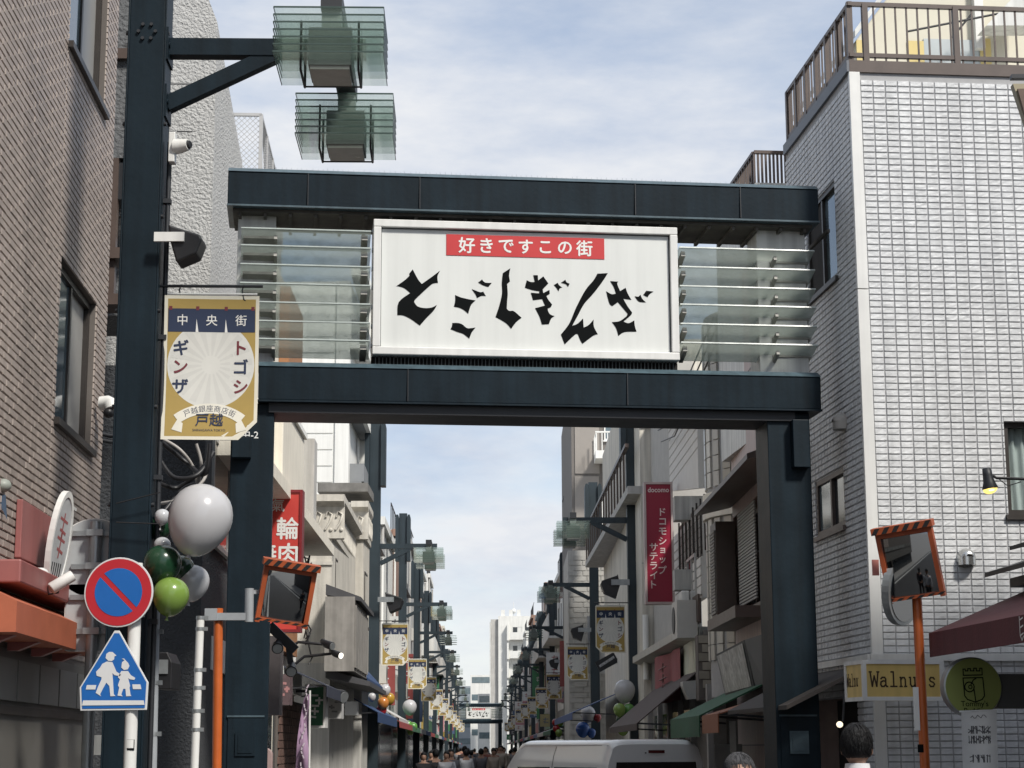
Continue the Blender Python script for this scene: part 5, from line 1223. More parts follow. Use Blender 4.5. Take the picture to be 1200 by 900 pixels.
def person(label, loc, h, face, hair, haircol, top, trou, stride=.1, group=None, detail=2, coat=False):
    k = h/1.75; root = thing('person', label, 'person', loc, group)
    M = Matrix.Translation(loc) @ Matrix.Rotation(face, 4, 'Z') @ Matrix.Scale(k, 4)
    s = stride; hw = 1.0
    V = [(0,0,.95),(0,.01,1.12),(0,.015,1.30),(0,.015,1.43),(0,0,1.50),(0,-.01,1.57),
         (.17,.01,1.41),(.225,.03,1.14),(.23,-.07,.92),(.225,-.10,.83),(-.17,.01,1.41),(-.225,.02,1.14),(-.23,-.06,.92),(-.225,-.09,.83),
         (.09,0,.88),(.10,-s*.6,.50),(.10,-s*.3,.10),(.10,-s*.3-.15,.04),(-.09,0,.88),(-.10,s*.3,.50),(-.10,s,.12),(-.10,s-.13,.05)]
    E = [(0,1),(1,2),(2,3),(3,4),(4,5),(3,6),(6,7),(7,8),(8,9),(3,10),(10,11),(11,12),(12,13),(0,14),(14,15),(15,16),(16,17),(0,18),(18,19),(19,20),(20,21)]
    Rr = [(.15,.11),(.135,.10),(.15,.11),(.10,.085),.056,.056,.062,.044,.032,.034,.062,.044,.032,.034,.085,.058,.042,.036,.085,.058,.042,.036]
    vs, fs = skinmesh(V, E, Rr, 1 if detail > 1 else 0)
    m = MB(M); m.add(vs, fs, True)
    # head with brow, nose, chin
    def hf(q):
        x, y, z = q.x, q.y, q.z
        if z < 0: x *= 1-.28*z*z; y *= 1-.06*z*z
        if y < 0: y -= .12*math.exp(-(x/.16)**2-((z+.12)/.18)**2) + .05*math.exp(-(x/.3)**2-((z+.75)/.2)**2) - .05*(math.exp(-((abs(x)-.38)/.16)**2-((z-.12)/.12)**2)) + .04*math.exp(-(x/.2)**2-((z+.42)/.08)**2)
        return Vector((x, y, z))
    hc = Vector((0, -.005, 1.635)); m.sphere(hc, .078, .098, .118, 28 if detail > 1 else 12, 20 if detail > 1 else 8, hf)
    if detail > 1:
        for sx in (-1, 1): m.sphere(hc+Vector((sx*.080, .012, -.01)), .012, .024, .034, 8, 8)
        # hands: palm and five fingers
        for sx in (1, -1):
            b = Vector((sx*.225, -.10, .83))
            for i, (dx, ln) in enumerate(((-.024, .07), (-.008, .08), (.008, .076), (.024, .06))): m.tube([b+Vector((0, dx, -.02)), b+Vector((-sx*.006, dx, -.02-ln*.55)), b+Vector((-sx*.02, dx, -.02-ln))], [.009, .008, .006], 7)
            m.tube([b+Vector((0, -.03, .01)), b+Vector((-sx*.01, -.05, -.02)), b+Vector((-sx*.015, -.052, -.045))], [.011, .009, .007], 7)
    m.build('body', skin, root)
    if detail > 1:
        m = MB(M)
        for sx in (-1, 1): m.sphere(hc+Vector((sx*.030, -.088, .014)), .012, .008, .006, 8, 6)
        m.build('eye', black, root)
        m = MB(M)
        for sx in (-1, 1): m.tube([hc+Vector((sx*.014, -.099, .034)), hc+Vector((sx*.032, -.098, .040)), hc+Vector((sx*.05, -.084, .034))], .004, 5)
        m.build('eyebrow', black, root)
    # hair
    def hairf(q):
        x, y, z = q.x, q.y, q.z
        if y < .05 and z < .40: k_ = min(1, (.05-y)/.35)*min(1, (.40-z)/.2); y += (.05-y)*.9*k_; x *= 1-.12*k_
        if z < -.62: z = -.62+(z+.62)*.2
        f = 1+.03*math.sin(x*23)*math.sin(z*19)+.02*math.sin(y*31)
        return Vector((x*f, y*f, z*f))
    hk = 1 if detail > 1 else 1.13
    hm = pmat('hair_'+haircol[0], haircol[1], .6, .3, 40, .3, 220, spec=.3)
    m = MB(M); m.sphere(hc+Vector((0, .014, .020)), .090*hair*hk, .104*hair*hk, .118*hair*hk, 28 if detail > 1 else 10, 20 if detail > 1 else 8, hairf); ho = m.build('hair', hm, root)
    if detail > 1:
        rr = random.Random(int(h*1000)); m = MB(M)
        for q_ in range(900):
            th_ = rr.uniform(0, 2*math.pi); zz_ = rr.uniform(-.5, .98); rad = math.sqrt(max(0, 1-zz_*zz_)); q = Vector((rad*math.cos(th_), rad*math.sin(th_), zz_))
            if q.y < .08 and q.z < .36: continue
            pts = []
            lean = rr.uniform(-.22, .22)
            for s_ in range(4):
                g_ = Vector((q.x*(1+.10*s_)+lean*.1*s_, q.y*(1+.10*s_), q.z-.10*s_)); g_ = g_.normalized() if s_ else q
                g_ = g_*(1.005+.012*s_); pts.append(hc+Vector((0, .014, .020))+Vector((g_.x*.090*hair, g_.y*.104*hair, g_.z*.118*hair)))
            m.tube(pts, [.0022, .002, .0016, .0006], 3)
        sd = m.build('hair_strands', hm, root); sd['kind'] = 'stuff'
    def grow(ids, ed, extra, mat, name):
        mp_ = {a: i for i, a in enumerate(ids)}
        vs, fs = skinmesh([V[i] for i in ids], [(mp_[a], mp_[b]) for a, b in ed], [tuple(c+extra for c in (Rr[i] if isinstance(Rr[i], tuple) else (Rr[i], Rr[i]))) for i in ids], 1 if detail > 1 else 0)
        mm = MB(M); mm.add(vs, fs, True)
        if name == 'shirt' and detail > 1: mm.tube([(0, .01, 1.44), (0, .006, 1.50), (0, .004, 1.545)], [.085, .075, .069], 18)
        mm.build(name, mat, root)
    grow([0,1,2,3,6,7,8,10,11,12], [(0,1),(1,2),(2,3),(3,6),(6,7),(7,8),(3,10),(10,11),(11,12)], .016, top, 'shirt')
    grow([0,14,15,16,18,19,20], [(0,14),(14,15),(15,16),(0,18),(18,19),(19,20)], .014, trou, 'trousers')
    return root
shw = pmat('white_shirt', (.60, .60, .62), .8, .06, 8); shb = pmat('navy_jacket', (.03, .035, .05), .8, .1, 8); shk = pmat('black_clothes', (.015, .015, .017), .8, .1, 8); shg = pmat('grey_clothes', (.14, .14, .15), .8, .1, 8); shr = pmat('rust_clothes', (.22, .07, .05), .8, .1); shc = pmat('beige_clothes', (.36, .31, .25), .8, .1)
Yp = 10.7; c = P(1003, 849, Yp); person('black haired man in a white shirt walking away below the Walnuts sign', (c.x, Yp, .125), (c.z-.125)/1.765*1.75, R(168), 1.02, ('black', (.006, .006, .007)), shw, shk, .2)
Yp = 10.2; c = P(866, 883, Yp); person('grey haired man facing the camera right of the white van', (c.x, Yp, 0), c.z/1.765*1.75, R(4), 1.0, ('grey', (.06, .06, .065)), shb, shk, .15)
# far pedestrians
protos = []
cl = [(shk, shk), (shb, shg), (shw, shk), (shg, shk), (shr, shk), (shc, shb)]
r = random.Random(21)
for i, (a_, b_) in enumerate(cl):
    protos.append(person(['far pedestrian all in black on the street below the far arch', 'far pedestrian in a navy jacket on the street below the far arch', 'far pedestrian in a white shirt on the street below the far arch', 'far pedestrian in a grey top on the street below the far arch', 'far pedestrian in a rust red top on the street below the far arch', 'far pedestrian in a beige top on the street below the far arch'][i],
        st(50+7*i, -1.5+.5*i), 1.62+.03*i, r.choice((0, math.pi)), 1.0, ('black', (0, 0, 0)), a_, b_, .12, 'pedestrians far down the street', 1))
for k in range(44):
    pr = protos[r.choice((0, 0, 1, 1, 2, 3, 3, 4, 5))]; Y = r.uniform(48, 150)
    b_ = copy_tree(pr, st(Y, r.uniform(-1.9, 2.0)), r.choice((0, math.pi))+r.uniform(-.4, .4)); s = r.uniform(.94, 1.06); b_.scale = (s, s, s)

# ================================================================ street walls beyond the arch
LF = lambda off=-2.95, Y=24: Fr(st(Y, off), STD)                      # left wall, x grows away from the camera
RM = lambda off=3.35, Y=60: Fr(st(Y, off), -STD)                      # right wall, x grows towards the camera
def front(Y): return Fr((0, Y, 0), (1, 0))
cream = pmat('cream_render', (.73, .69, .60), .8, .06, 2, .2, 50, .10)
whitew = pmat('white_siding', (.76, .76, .73), .7, .04, 2, 0, 1, .08)
stone = pmat('pale_stone', (.55, .52, .46), .8, .12, 2.5, .25, 40, .22)
greyc = pmat('grey_concrete', (.45, .44, .415), .85, .12, 1.5, .2, 40, .25)
pinkt = pmat('pink_granite', (.42, .32, .295), .5, .12, 6, .1, 120, .15)
terra = pmat('terracotta', (.33, .155, .07), .8, .1, 4)
dkgrey = pmat('dark_grey_render', (.165, .152, .14), .8, .08, 2, 0, 1, .1)
slate = pmat('slate_roof', (.06, .06, .065), .7, .2, 4)
woodg = pmat('weathered_panel', (.27, .255, .235), .7, .2, 4, 0, 1, .3)
def pbox(mb, fr, u0, u1, v0, v1, y0, y1, yref=None):
    a = fr.at(u0, v1, y0 if yref is None else yref); b = fr.at(u1, v0, y0 if yref is None else yref)
    mb.box(min(a[0], b[0]), max(a[0], b[0]), y0, y1, min(a[1], b[1]), max(a[1], b[1])); return (min(a[0], b[0]), max(a[0], b[0]), min(a[1], b[1]), max(a[1], b[1]))
def awn(mb, x0, x1, zt, zb, d, drop=.12):
    mb.xprism([(-.01, zt), (-d, zb), (-d, zb-drop), (-d+.012, zb-drop), (-d+.012, zb-.01), (-.01, zt-.02)], x0, x1)

def left_cream():
    f = LF(-2.95, 22.4); root = bld('cream_building', 'sunlit cream building with a terracotta pilaster behind the left arch leg', 'building', f)
    zt = 8.6; L = 7.6; hs = []
    for x in (1.2, 3.2): hs.append((x, x+1.0, 5.6, 6.9))
    m = MB(f); shell(m, -3.0, L, 0, zt, 6, hs, .12); m.build('wall', cream, root)
    for h in hs: window(root, f, *h, alu, darkglass, n=2)
    a = f.at(337, 500, -.15); b = f.at(353, 500, -.15)
    MB(f).box(a[0], b[0], -.15, -.004, 3.1, zt-.2).build('pilaster', terra, root)
    a = f.at(331, 565, -.5); b = f.at(356, 514, -.5)
    m = MB(f); m.box(a[0], b[0]+.1, -.5, -.003, a[1], b[1]); bal = m.build('balcony', cream, root, bev=.02)
    MB(f).box(a[0]-.03, b[0]+.13, -.54, -.003, b[1]+.002, b[1]+.07).build('balcony_cap', whitew, bal)
    z = f.at(340, 575, -.5)[1]
    m = MB(f); m.box(-2.5, L+.6, -.55, -.002, z-.16, z); m.build('ledge', cream, root)
    m = MB(f); m.box(L-.5, L+.02, -.30, -.003, z+.3, z+1.6); m.build('downpipe_box', greyc, root)
    MB(f).tube([(L-.9, -.06, 3.0), (L-.9, -.06, zt)], .05, 8).build('drain_pipe', whitew, root)
    # first floor pieces under the ledge
    m = MB(f); m.box(-2.5, L, -.12, -.003, 2.55, 2.9); m.build('sign_band', whitew, root)
    for k in range(4): MB(f).box(-.5+k*1.7, .9+k*1.7, -.02, -.003, .1, 2.5).build('shop_window', darkglass, root)
    # open metalwork
    m = MB(f)
    for k in range(26):
        x = f.at(356, 600, -.3)[0]+rnd.uniform(0, 1.2); zz = z-rnd.uniform(.3, 1.9); m.tube([(x, -.3, zz), (x+rnd.uniform(-.25, .25), -.35, zz+rnd.uniform(-.2, .2)), (x+rnd.uniform(-.3, .3), -.3, zz+rnd.uniform(-.3, .3))], .012, 5)
    m.build('scrollwork', black, root)
left_cream()
def left_white():
    f = front(40.5); x1 = f.at(409, 500)[0]; zt = f.at(380, 330)[1]
    root = thing('white_building', 'tall white clapboard building rising behind the stone balconies', 'building', (x1-2, 40.5, 0))
    m = MB(f); shell(m, x1-4, x1, 0, zt, 3.4); m.build('wall', whitew, root)
    for k in range(24):
        z = zt-.2-k*.36
        if z < 4: break
        MB(f).prism([(x1-3.9, z-.33), (x1-.35, z-.33), (x1-.35, z), (x1-3.9, z)], -.022, -.003).build('siding_board', whitew, root)
    MB(f).box(x1-.3, x1-.0, -.05, -.003, 3, zt).build('corner_board', whitew, root)
    s = Fr((x1, 40.5, 0), STD); b0 = s.at(412, 540)[0]
    for v0, v1 in ((566, 586), (486, 512), (402, 428)):
        z1, z0 = s.at(425, v0, -.1)[1], s.at(425, v1, -.1)[1]
        m = MB(s); m.box(.3, 3.2, -.32, -.27, z0, z1); m.box(.3, .35, -.27, -.003, z0, z1); m.box(3.15, 3.2, -.27, -.003, z0, z1); m.box(.3, 3.2, -.27, -.003, z0-.12, z0-.002)
        m.build('balcony', pmat('balcony_grey', (.22, .23, .24), .7, .1, 3), root)
        m = MB(s); m.box(.0, 3.3, -.36, -.003, z1+.95, z1+1.15); m.build('floor_slab', whitew, root)
        w = window(root, s, 1.2, 3.2, z0+.2, z1+.85, alu, darkglass, proud=.02, n=2, sill=False)
        m = MB(s); m.box(2.9, 3.3, -.34, -.003, z1+.02, z1+.94); m.build('balcony_fin', whitew, root)
left_white()
def left_stone():
    f = front(33.0); xr = f.at(389, 640)[0]; zt = f.at(389, 585)[1]; L = 5.0
    root = thing('stone_building', 'old pale stone building with carved cornices left of the first left lamp post', 'building', (xr-.7, 33, 0))
    m = MB(f); shell(m, xr-2.2, xr, 3.2, zt, L); m.build('wall', stone, root)
    s = Fr((xr, 33.0, 0), STD)
    def cornice(ff, x0, x1, z, out_=.22):
        m = MB(ff); m.xprism([(-.003, z-.72), (-.06, z-.70), (-.06, z-.14), (-out_, z-.06), (-out_, z+.06), (-.003, z+.08)], x0, x1); c = m.build('cornice', stone, root)
        m = MB(ff); n = int((x1-x0)/.18)
        for k in range(n):
            x = x0+(k+.5)*(x1-x0)/n; m.tube([(x-.06, -.07, z-.55), (x+.02, -.075, z-.42), (x+.06, -.07, z-.28), (x-.02, -.075, z-.22), (x-.05, -.07, z-.33)], .022, 5)
            m.sphere((x+.04, -.07, z-.55), .035, .02, .035, 8, 5)
        m.build('carved_relief', stone, c)
    cornice(f, xr-2.0, xr+.22, zt); cornice(s, .0, L, zt)
    f2 = front(33.0+L+.15); x2 = f2.at(426, 640)[0]; z2 = f2.at(432, 612)[1]
    m = MB(f2); shell(m, xr-.5, x2, 3.2, z2+.4, 1.6); m.build('pier', stone, root)
    cornice(f2, xr-.1, x2+.1, z2+.35)
    s2 = Fr((x2, 33.15+L, 0), STD); cornice(s2, 0, 1.6, z2+.35, .1)
    for k in range(2): window(root, s, .7+2.0*k, 1.8+2.0*k, 4.2, 5.1, bronze, darkglass, proud=.02, n=2)
    window(root, s2, .3, 1.2, 4.2, 5.3, bronze, darkglass, proud=.02, n=2)
    m = MB(f); z = f.at(389, 662)[1]; m.box(xr-2.1, xr+.02, -.03, -.003, z, z+.06); m.build('string_course', stone, root)
    # slab at the roof with dark edge
    m = MB(f2); m.box(xr-.8, x2+.08, -.1, 1.6, z2+.62, z2+.8); m.build('roof_slab', pmat('stained_slab', (.16, .155, .145), .9, .4, 4), root)
    # lower storey: panelled oriel with a slate eave
    z3 = f.at(389, 702)[1]; z4 = f.at(389, 790)[1]
    m = MB(s); m.xprism([(-.003, z3+.16), (-.6, z3-.06), (-.6, z3-.13), (-.003, z3-.02)], -1.2, 2.6); e = m.build('eave', slate, root)
    m = MB(s); m.box(-1.3, 2.2, -.5, -.004, z4, z3-.06); m.build('oriel', woodg, root)
    for k in range(5): MB(s).box(-1.25+k*.68, -1.25+k*.68+.6, -.53, -.502, z4+.06, z3-.2).build('panel', woodg, root)
    m = MB(s); m.box(2.6, 4.9, -.30, -.004, z4+.1, z3-.1); m.build('window_case', pmat('dull_case', (.13, .13, .125), .6, .2, 4), root)
    m = MB(f); shell(m, xr-2.2, xr, 0, 3.2-.002, L); m.build('ground_floor', greyc, root)
    m = MB(f2); shell(m, xr-.5, x2, 0, 3.2-.002, 1.6); m.build('ground_floor', greyc, root)
    z5 = f.at(389, 806)[1]; m = MB(s); m.xprism([(-.003, z4+.05), (-.75, z4-.16), (-.75, z4-.24), (-.003, z4-.1)], -1.0, 4.6); m.build('lower_eave', slate, root)
left_stone()

# ---- small things on the left pavement side
def hang_sign(name, label, u0, u1, v0, v1, Y, mat, border=None, depth=.18, strokes=0, smat=None, group=None, cat='sign', bev=.0, textrows=None, side=None):
    a, b = P(u0, v1, Y), P(u1, v0, Y); root = thing(name, label, cat, ((a.x+b.x)/2, Y, a.z), group)
    bt = .035 if border else 0
    MB().box(a.x+bt, b.x-bt, Y, Y+depth-.01, a.z+bt, b.z-bt).build('panel', mat, root)
    if border:
        m = MB(); m.box(a.x, b.x, Y-.02, Y+depth, b.z-bt, b.z); m.box(a.x, b.x, Y-.02, Y+depth, a.z, a.z+bt); m.box(a.x, a.x+bt, Y-.02, Y+depth, a.z+bt, b.z-bt); m.box(b.x-bt, b.x, Y-.02, Y+depth, a.z+bt, b.z-bt); m.build('frame', border, root, bev=bev)
    if textrows:
        m = MB()
        for s_, u, v, size, bold in textrows: p = P(u, v, Y-.004); text(m, s_, p.x, p.z, size, Y-.004, bold)
        m.build('lettering', smat, root)
    if strokes:
        m = MB(); r = random.Random(int(u0*7+v0))
        w = b.x-a.x; h = b.z-a.z
        for k in range(strokes):
            cx = a.x+w*(.25+.5*r.random()); cz = a.z+h*(.2+.6*(k+.5)/strokes)
            stroke(m, [(cx-w*.16, cz+h*.01), (cx+w*.16, cz+r.uniform(-.02, .02))], .03, Y-.004)
            if k % 2: stroke(m, [(cx, cz-h*.07), (cx, cz+h*.07)], .03, Y-.0045)
        m.build('writing', smat or whitepr, root)
    MB().box(b.x if side == 'r' else a.x-.35, b.x+.35 if side == 'r' else a.x, Y+.03, Y+.07, b.z-.12, b.z-.08).build('bracket', darkm, root)
    return root
redsign = pmat('red_lightbox', (.52, .055, .045), .4, .05, 3)
hang_sign('grill_sign', 'tall red lightbox sign with white characters behind the left arch leg', 290, 355, 574, 741, 23.5, redsign, pmat('dark_red_frame', (.20, .02, .025), .4), .22, smat=whitepr,
    textrows=[('氣', 326, 592, .17, .01), ('輪', 337, 619, .29, .016), ('焼肉', 323.5, 649, .285, .016)])
p = P(316, 600, 23.5)
m = MB(); q = P(355, 598, 23.49)
hang_sign('plate_sign', 'dark plum wall sign with small pink lettering below the cream wall', 326, 340, 790, 826, 23.0, pmat('plum', (.11, .075, .08), .5, .2, 9), None, .3, 3, pmat('pink_print', (.4, .2, .2), .6))
hang_sign('plum_sign', 'wide dull plum panel high beside the left arch leg', 313, 329, 745, 838, 21.5, pmat('dull_plum', (.15, .13, .13), .6, .3, 5), None, .3)
hang_sign('green_sign', 'green box sign with white writing hung over the left shops', 357, 382, 802, 853, 29.0, pmat('sign_green', (.015, .125, .055), .4, .08, 5), whitep, .4, 5, whitepr)
hang_sign('white_shop_sign', 'white vertical shop sign right of the green sign', 383, 400, 815, 842, 31, pmat('dull_white', (.45, .45, .44), .5, .1, 4), None, .5, 3, pmat('grey_print', (.2, .2, .2), .6))
hang_sign('rounded_white_sign', 'pale rounded sign box below the slate eave', 404, 419, 822, 838, 33, pmat('pale_box', (.50, .51, .51), .5, .1, 4), None, .3)
def nobori():
    Y = 24.0; a, b = P(346, 814, Y), P(361, 935, Y); root = thing('banner_flag', 'lilac vertical banner flag with white script on a thin pole', 'banner flag', (b.x, Y, 0))
    MB().tube([(b.x+.02, Y, 0), (b.x+.0, Y, a.z+.05)], .014, 8).build('pole', whitep, root)
    x0, x1, z0, z1 = a.x, b.x, b.z+.1, a.z
    wv = lambda i, j: .05*math.sin(j*9+i*2)+.02*math.sin(i*7)
    m = MB(); m.grid(lambda i, j: (x1-(x1-x0)*(1-i)*(.25+.75*(1-j)**.5), Y+wv(i, j), z0+(z1-z0)*j), 8, 26); m.build('cloth', pmat('lilac_cloth', (.29, .19, .29), .8, .12, 4), root)
    m = MB()
    for k in range(5): stroke(m, [(x1-(x1-x0)*.45*(.25+.75*max(0, 1-(.15+k*.24+.045*t)/(z1-z0))**.5)+.02*math.sin(k*2+t*1.3), z0+.15+k*.24+.045*t) for t in range(5)], .016, Y-.08)
    m.build('writing', pmat('lilac_print', (.48, .42, .48), .8), root)
nobori()
def ftube(label, u0, v0, u1, v1, Y, r, head):
    a, b = P(u0, v0, Y), P(u1, v1, Y); root = thing('arm_spotlight', label, 'spotlight', a, 'shop spotlights on long arms')
    m = MB(); m.tube([a, a.lerp(b, .25)+Vector((0, 0, .06)), b], .018, 8); m.build('arm', black, root)
    m = MB(); m.tube([b+Vector((-.01, .06, .04)), b+Vector((.05, -.04, .0)), b+Vector((.13, -.10, -.03))], [r*.7, r, r*1.05], 14); h = m.build('head', black, root)
    m = MB(); m.tube([b+Vector((.13, -.10, -.03)), b+Vector((.14, -.108, -.034))], [r*.9, r*.9], 14); m.build('lens', head, h)
lensw = emat('lamp_glow', (1, .95, .85), .75)
ftube('upper arm spotlight reaching right with its lamp off', 340, 759, 378, 755, 24, .05, steel)
ftube('lower arm spotlight reaching right with a bright lamp', 346, 778, 388, 766, 24, .042, lensw)
ftube('arm spotlight over the slate eave with a dark reflector', 378, 810, 394, 815, 30, .10, steel)
def flood():
    c = P(326, 750, 20.0); root = thing('floodlight_bar', 'black bar of two shop floodlights beside the left arch leg', 'floodlight', c)
    a, b = P(316, 733, 20), P(346, 762, 20)
    m = MB(); m.bar(a, b, .09, .10); m.bar(P(338, 755, 20), P(342, 790, 20), .06); m.build('bar', black, root)
    for u, v in ((325, 757), (341, 784)):
        q = P(u, v, 19.9); m = MB(); m.tube([q+Vector((0, .12, .06)), q, q+Vector((.01, -.06, -.03))], [.03, .055, .062], 16); h = m.build('lamp', black, root)
        m = MB(); m.tube([q+Vector((.01, -.06, -.03)), q+Vector((.011, -.066, -.033))], [.05, .05], 16); m.build('reflector', steel, h)
flood()
c = P(324, 893, 19.5); m = MB(); x0, x1, z0, z1 = P(311, 0, 19.5).x, P(338, 0, 19.5).x, c.z-.5, P(0, 876, 19.5).z
w = (x1-x0)/2; cx = (x0+x1)/2
pts = [(x0, z0), (x1, z0)]+[(cx+w*math.cos(R(a_))**1 if True else 0, z1-w*.62+w*.62*math.sin(R(a_))) for a_ in range(0, 181, 15)]
root = thing('rounded_board', 'dusty pink round topped board at the foot of the left arch leg', 'sign board', (cx, 19.5, 0)); m.prism(pts, 19.45, 19.52); m.build('board', pmat('dusty_pink', (.33, .235, .225), .7, .08, 3), root, bev=.01); MB().box(cx-.03, cx+.03, 19.48, 19.5, 0, z0).build('stake', steel, root)
# left awnings
def awning(label, mat, f, x0, x1, zt, zb, d, drop, cat='awning', stripes=None):
    p = f.w((x0+x1)/2, 0, zt); root = thing('awning', label, cat, p)
    m = MB(f); awn(m, x0, x1, zt, zb, d, drop); m.build('canvas', mat, root)
    m = MB(f)
    for x in (x0+.05, x1-.05): m.bar((x, -.02, zb-.05), (x, -d+.02, zb), .025)
    m.build('frame', darkm, root)
    if stripes:
        m = MB(f); n = int((x1-x0)/.5)
        for k in range(0, n, 2): xa = x0+(x1-x0)*k/n; xb = x0+(x1-x0)*(k+1)/n; m.add([(xa,-d-.003,zb+.003),(xb,-d-.003,zb+.003),(xb,-.013,zt+.004),(xa,-.013,zt+.004)], [(0,1,2,3)])
        m.build('stripe', stripes, root)
    return root
f = LF(-2.95, 24)
za = lambda u, v, y=-.5, ff=None: (ff or f).at(u, v, y)
bluecan = pmat('blue_canvas', (.02, .05, .13), .7, .12, 3); navycan = pmat('navy_canvas', (.025, .03, .05), .7, .12, 3)
awning('dark navy shop awning below the green sign at left', navycan, f, 3.2, 7.0, 2.95, 2.62, .75, .16)
awning('blue tarpaulin awning stretched below the old stone building', bluecan, f, 12.0, 17.5, 3.9, 3.05, .8, .12)
awning('lower blue shop awning beside the first left lamp post', bluecan, f, 14.0, 22.5, 2.95, 2.45, .9, .2)
awning('white shop awning beyond the first left lamp post', pmat('white_canvas', (.45, .45, .44), .7, .1, 3), f, 24, 30, 3.0, 2.5, .9, .2)
def brickpatch():
    ff = LF(-2.9, 27.0); root = bld('brick_shop_wall', 'reddish brown brick shop wall below the green sign', 'wall', ff)
    m = MB(ff); m.box(.2, 4.2, .0, .1, 0, 2.45); w = m.build('wall', groutl, root)
    mt = pmat('red_brown_brick', (.13, .075, .06), .8, .2, 6, orand=.25); me = bpy.data.meshes.new('brick'); mm = MB(); mm.box(0, .25, -.02, .0, 0, .1); me.from_pydata(mm.v, [], mm.f); me.materials.append(mt)
    for j in range(14):
        for i in range(14):
            o = bpy.data.objects.new('brick', me); COL.objects.link(o); o.parent = w; o.location = ff.w(.22+i*.27+(j % 2)*.12, -.001, .85+j*.112)-ROOT[w.name]; o.rotation_euler = (0, 0, ff.ang)
brickpatch()

# ================================================================ right side beyond the arch
def right_pink():
    f = RM(3.35, 60); X = lambda Y: 60-Y
    root = bld('pink_granite_building', 'pink granite building with a louvred bay window just beyond the right arch leg', 'building', f, X(23))
    zt = 7.7; x0, x1 = X(24.9), X(19.9)
    zw0, zw1 = f.at(880, 712)[1], f.at(880, 588)[1]
    h = (x0+.05, x0+2.6, zw0, zw1)
    m = MB(f); shell(m, x0, x1, 0, zt, 6, [h], .25); m.build('wall', pinkt, root)
    for z in [z*1.15+.6 for z in range(6)]: MB(f).box(x0, x1, -.004, .004, z, z+.012).build('panel_joint', darkm, root)
    m = MB(f); m.xprism([(-.003, zw1+.28), (-.5, zw1+.10), (-.5, zw1+.04), (-.003, zw1+.16)], x0-.1, x1); m.build('window_hood', brownf, root)
    wn = window(root, f, *h, brownf, darkglass, rec=.2, fw=.07, n=3)
    m = MB(f); m.box(x0+.0, x0+.55, -.30, -.05, zw0-.1, zw1-.1); bx = m.build('shutter_case', brownf, root)
    for k in range(26): MB(f).box(x0+.03, x0+.52, -.32, -.302, zw0+.0+k*(zw1-zw0-.2)/26, zw0+.03+k*(zw1-zw0-.2)/26).build('slat', woodg, bx)
    g = MB(f); 
    for k in range(30): MB(f).box(x0+.9, x0+2.4, -.06, -.04, zw0+.05+k*(zw1-zw0-.1)/30, zw0+.075+k*(zw1-zw0-.1)/30).build('slat', pmat('louvre_grey', (.33, .33, .32), .6), wn)
    m = MB(f); m.box(x0-.05, x0+2.7, -.36, -.003, zw0-.2, zw0-.06); m.build('sill_box', brownf, root)
    # rounded tiled column
    cy = f.w(x0-1.15, .95, 0); r = 1.15
    m = MB(); m.tube([(cy.x, cy.y, 2.4), (cy.x, cy.y, zt)], r-.015, 40); cl = m.build('round_corner', jointg, root)
    tw_ = pmat('cream_glazed_tile', (.46, .44, .39), .3, .08, 6, orand=.06)
    me = bpy.data.meshes.new('tile'); mm = MB(); mm.box(-.075, .075, -.012, .02, 0, .20); me.from_pydata(mm.v, [], mm.f); me.materials.append(tw_)
    n = 30
    zlo, zgap0, zgap1 = 3.4, f.at(855, 590)[1]-.12, f.at(855, 570)[1]
    mm2 = MB()
    for j in range(22):
        z = 2.9+j*.215
        if zgap0-.2 < z < zgap1: continue
        for i in range(n):
            a = 2*math.pi*i/n
            d_ = Vector((math.cos(a), math.sin(a)))
            if d_.y > .25 or d_.x > .75: continue
            o = bpy.data.objects.new('tile', me); COL.objects.link(o); o.parent = cl; o.location = Vector((cy.x+d_.x*r, cy.y+d_.y*r, z))-ROOT[cl.name]; o.rotation_euler = (0, 0, a+math.pi/2)
    m = MB(); m.tube([(cy.x, cy.y, zgap0), (cy.x, cy.y, zgap1)], r+.05, 40); m.build('string_band', cream, root)
    m = MB(); m.box(cy.x-.3, cy.x+2, cy.y-.6, cy.y+1, 0, 2.4); m.build('corner_base', greyc, root)
right_pink()
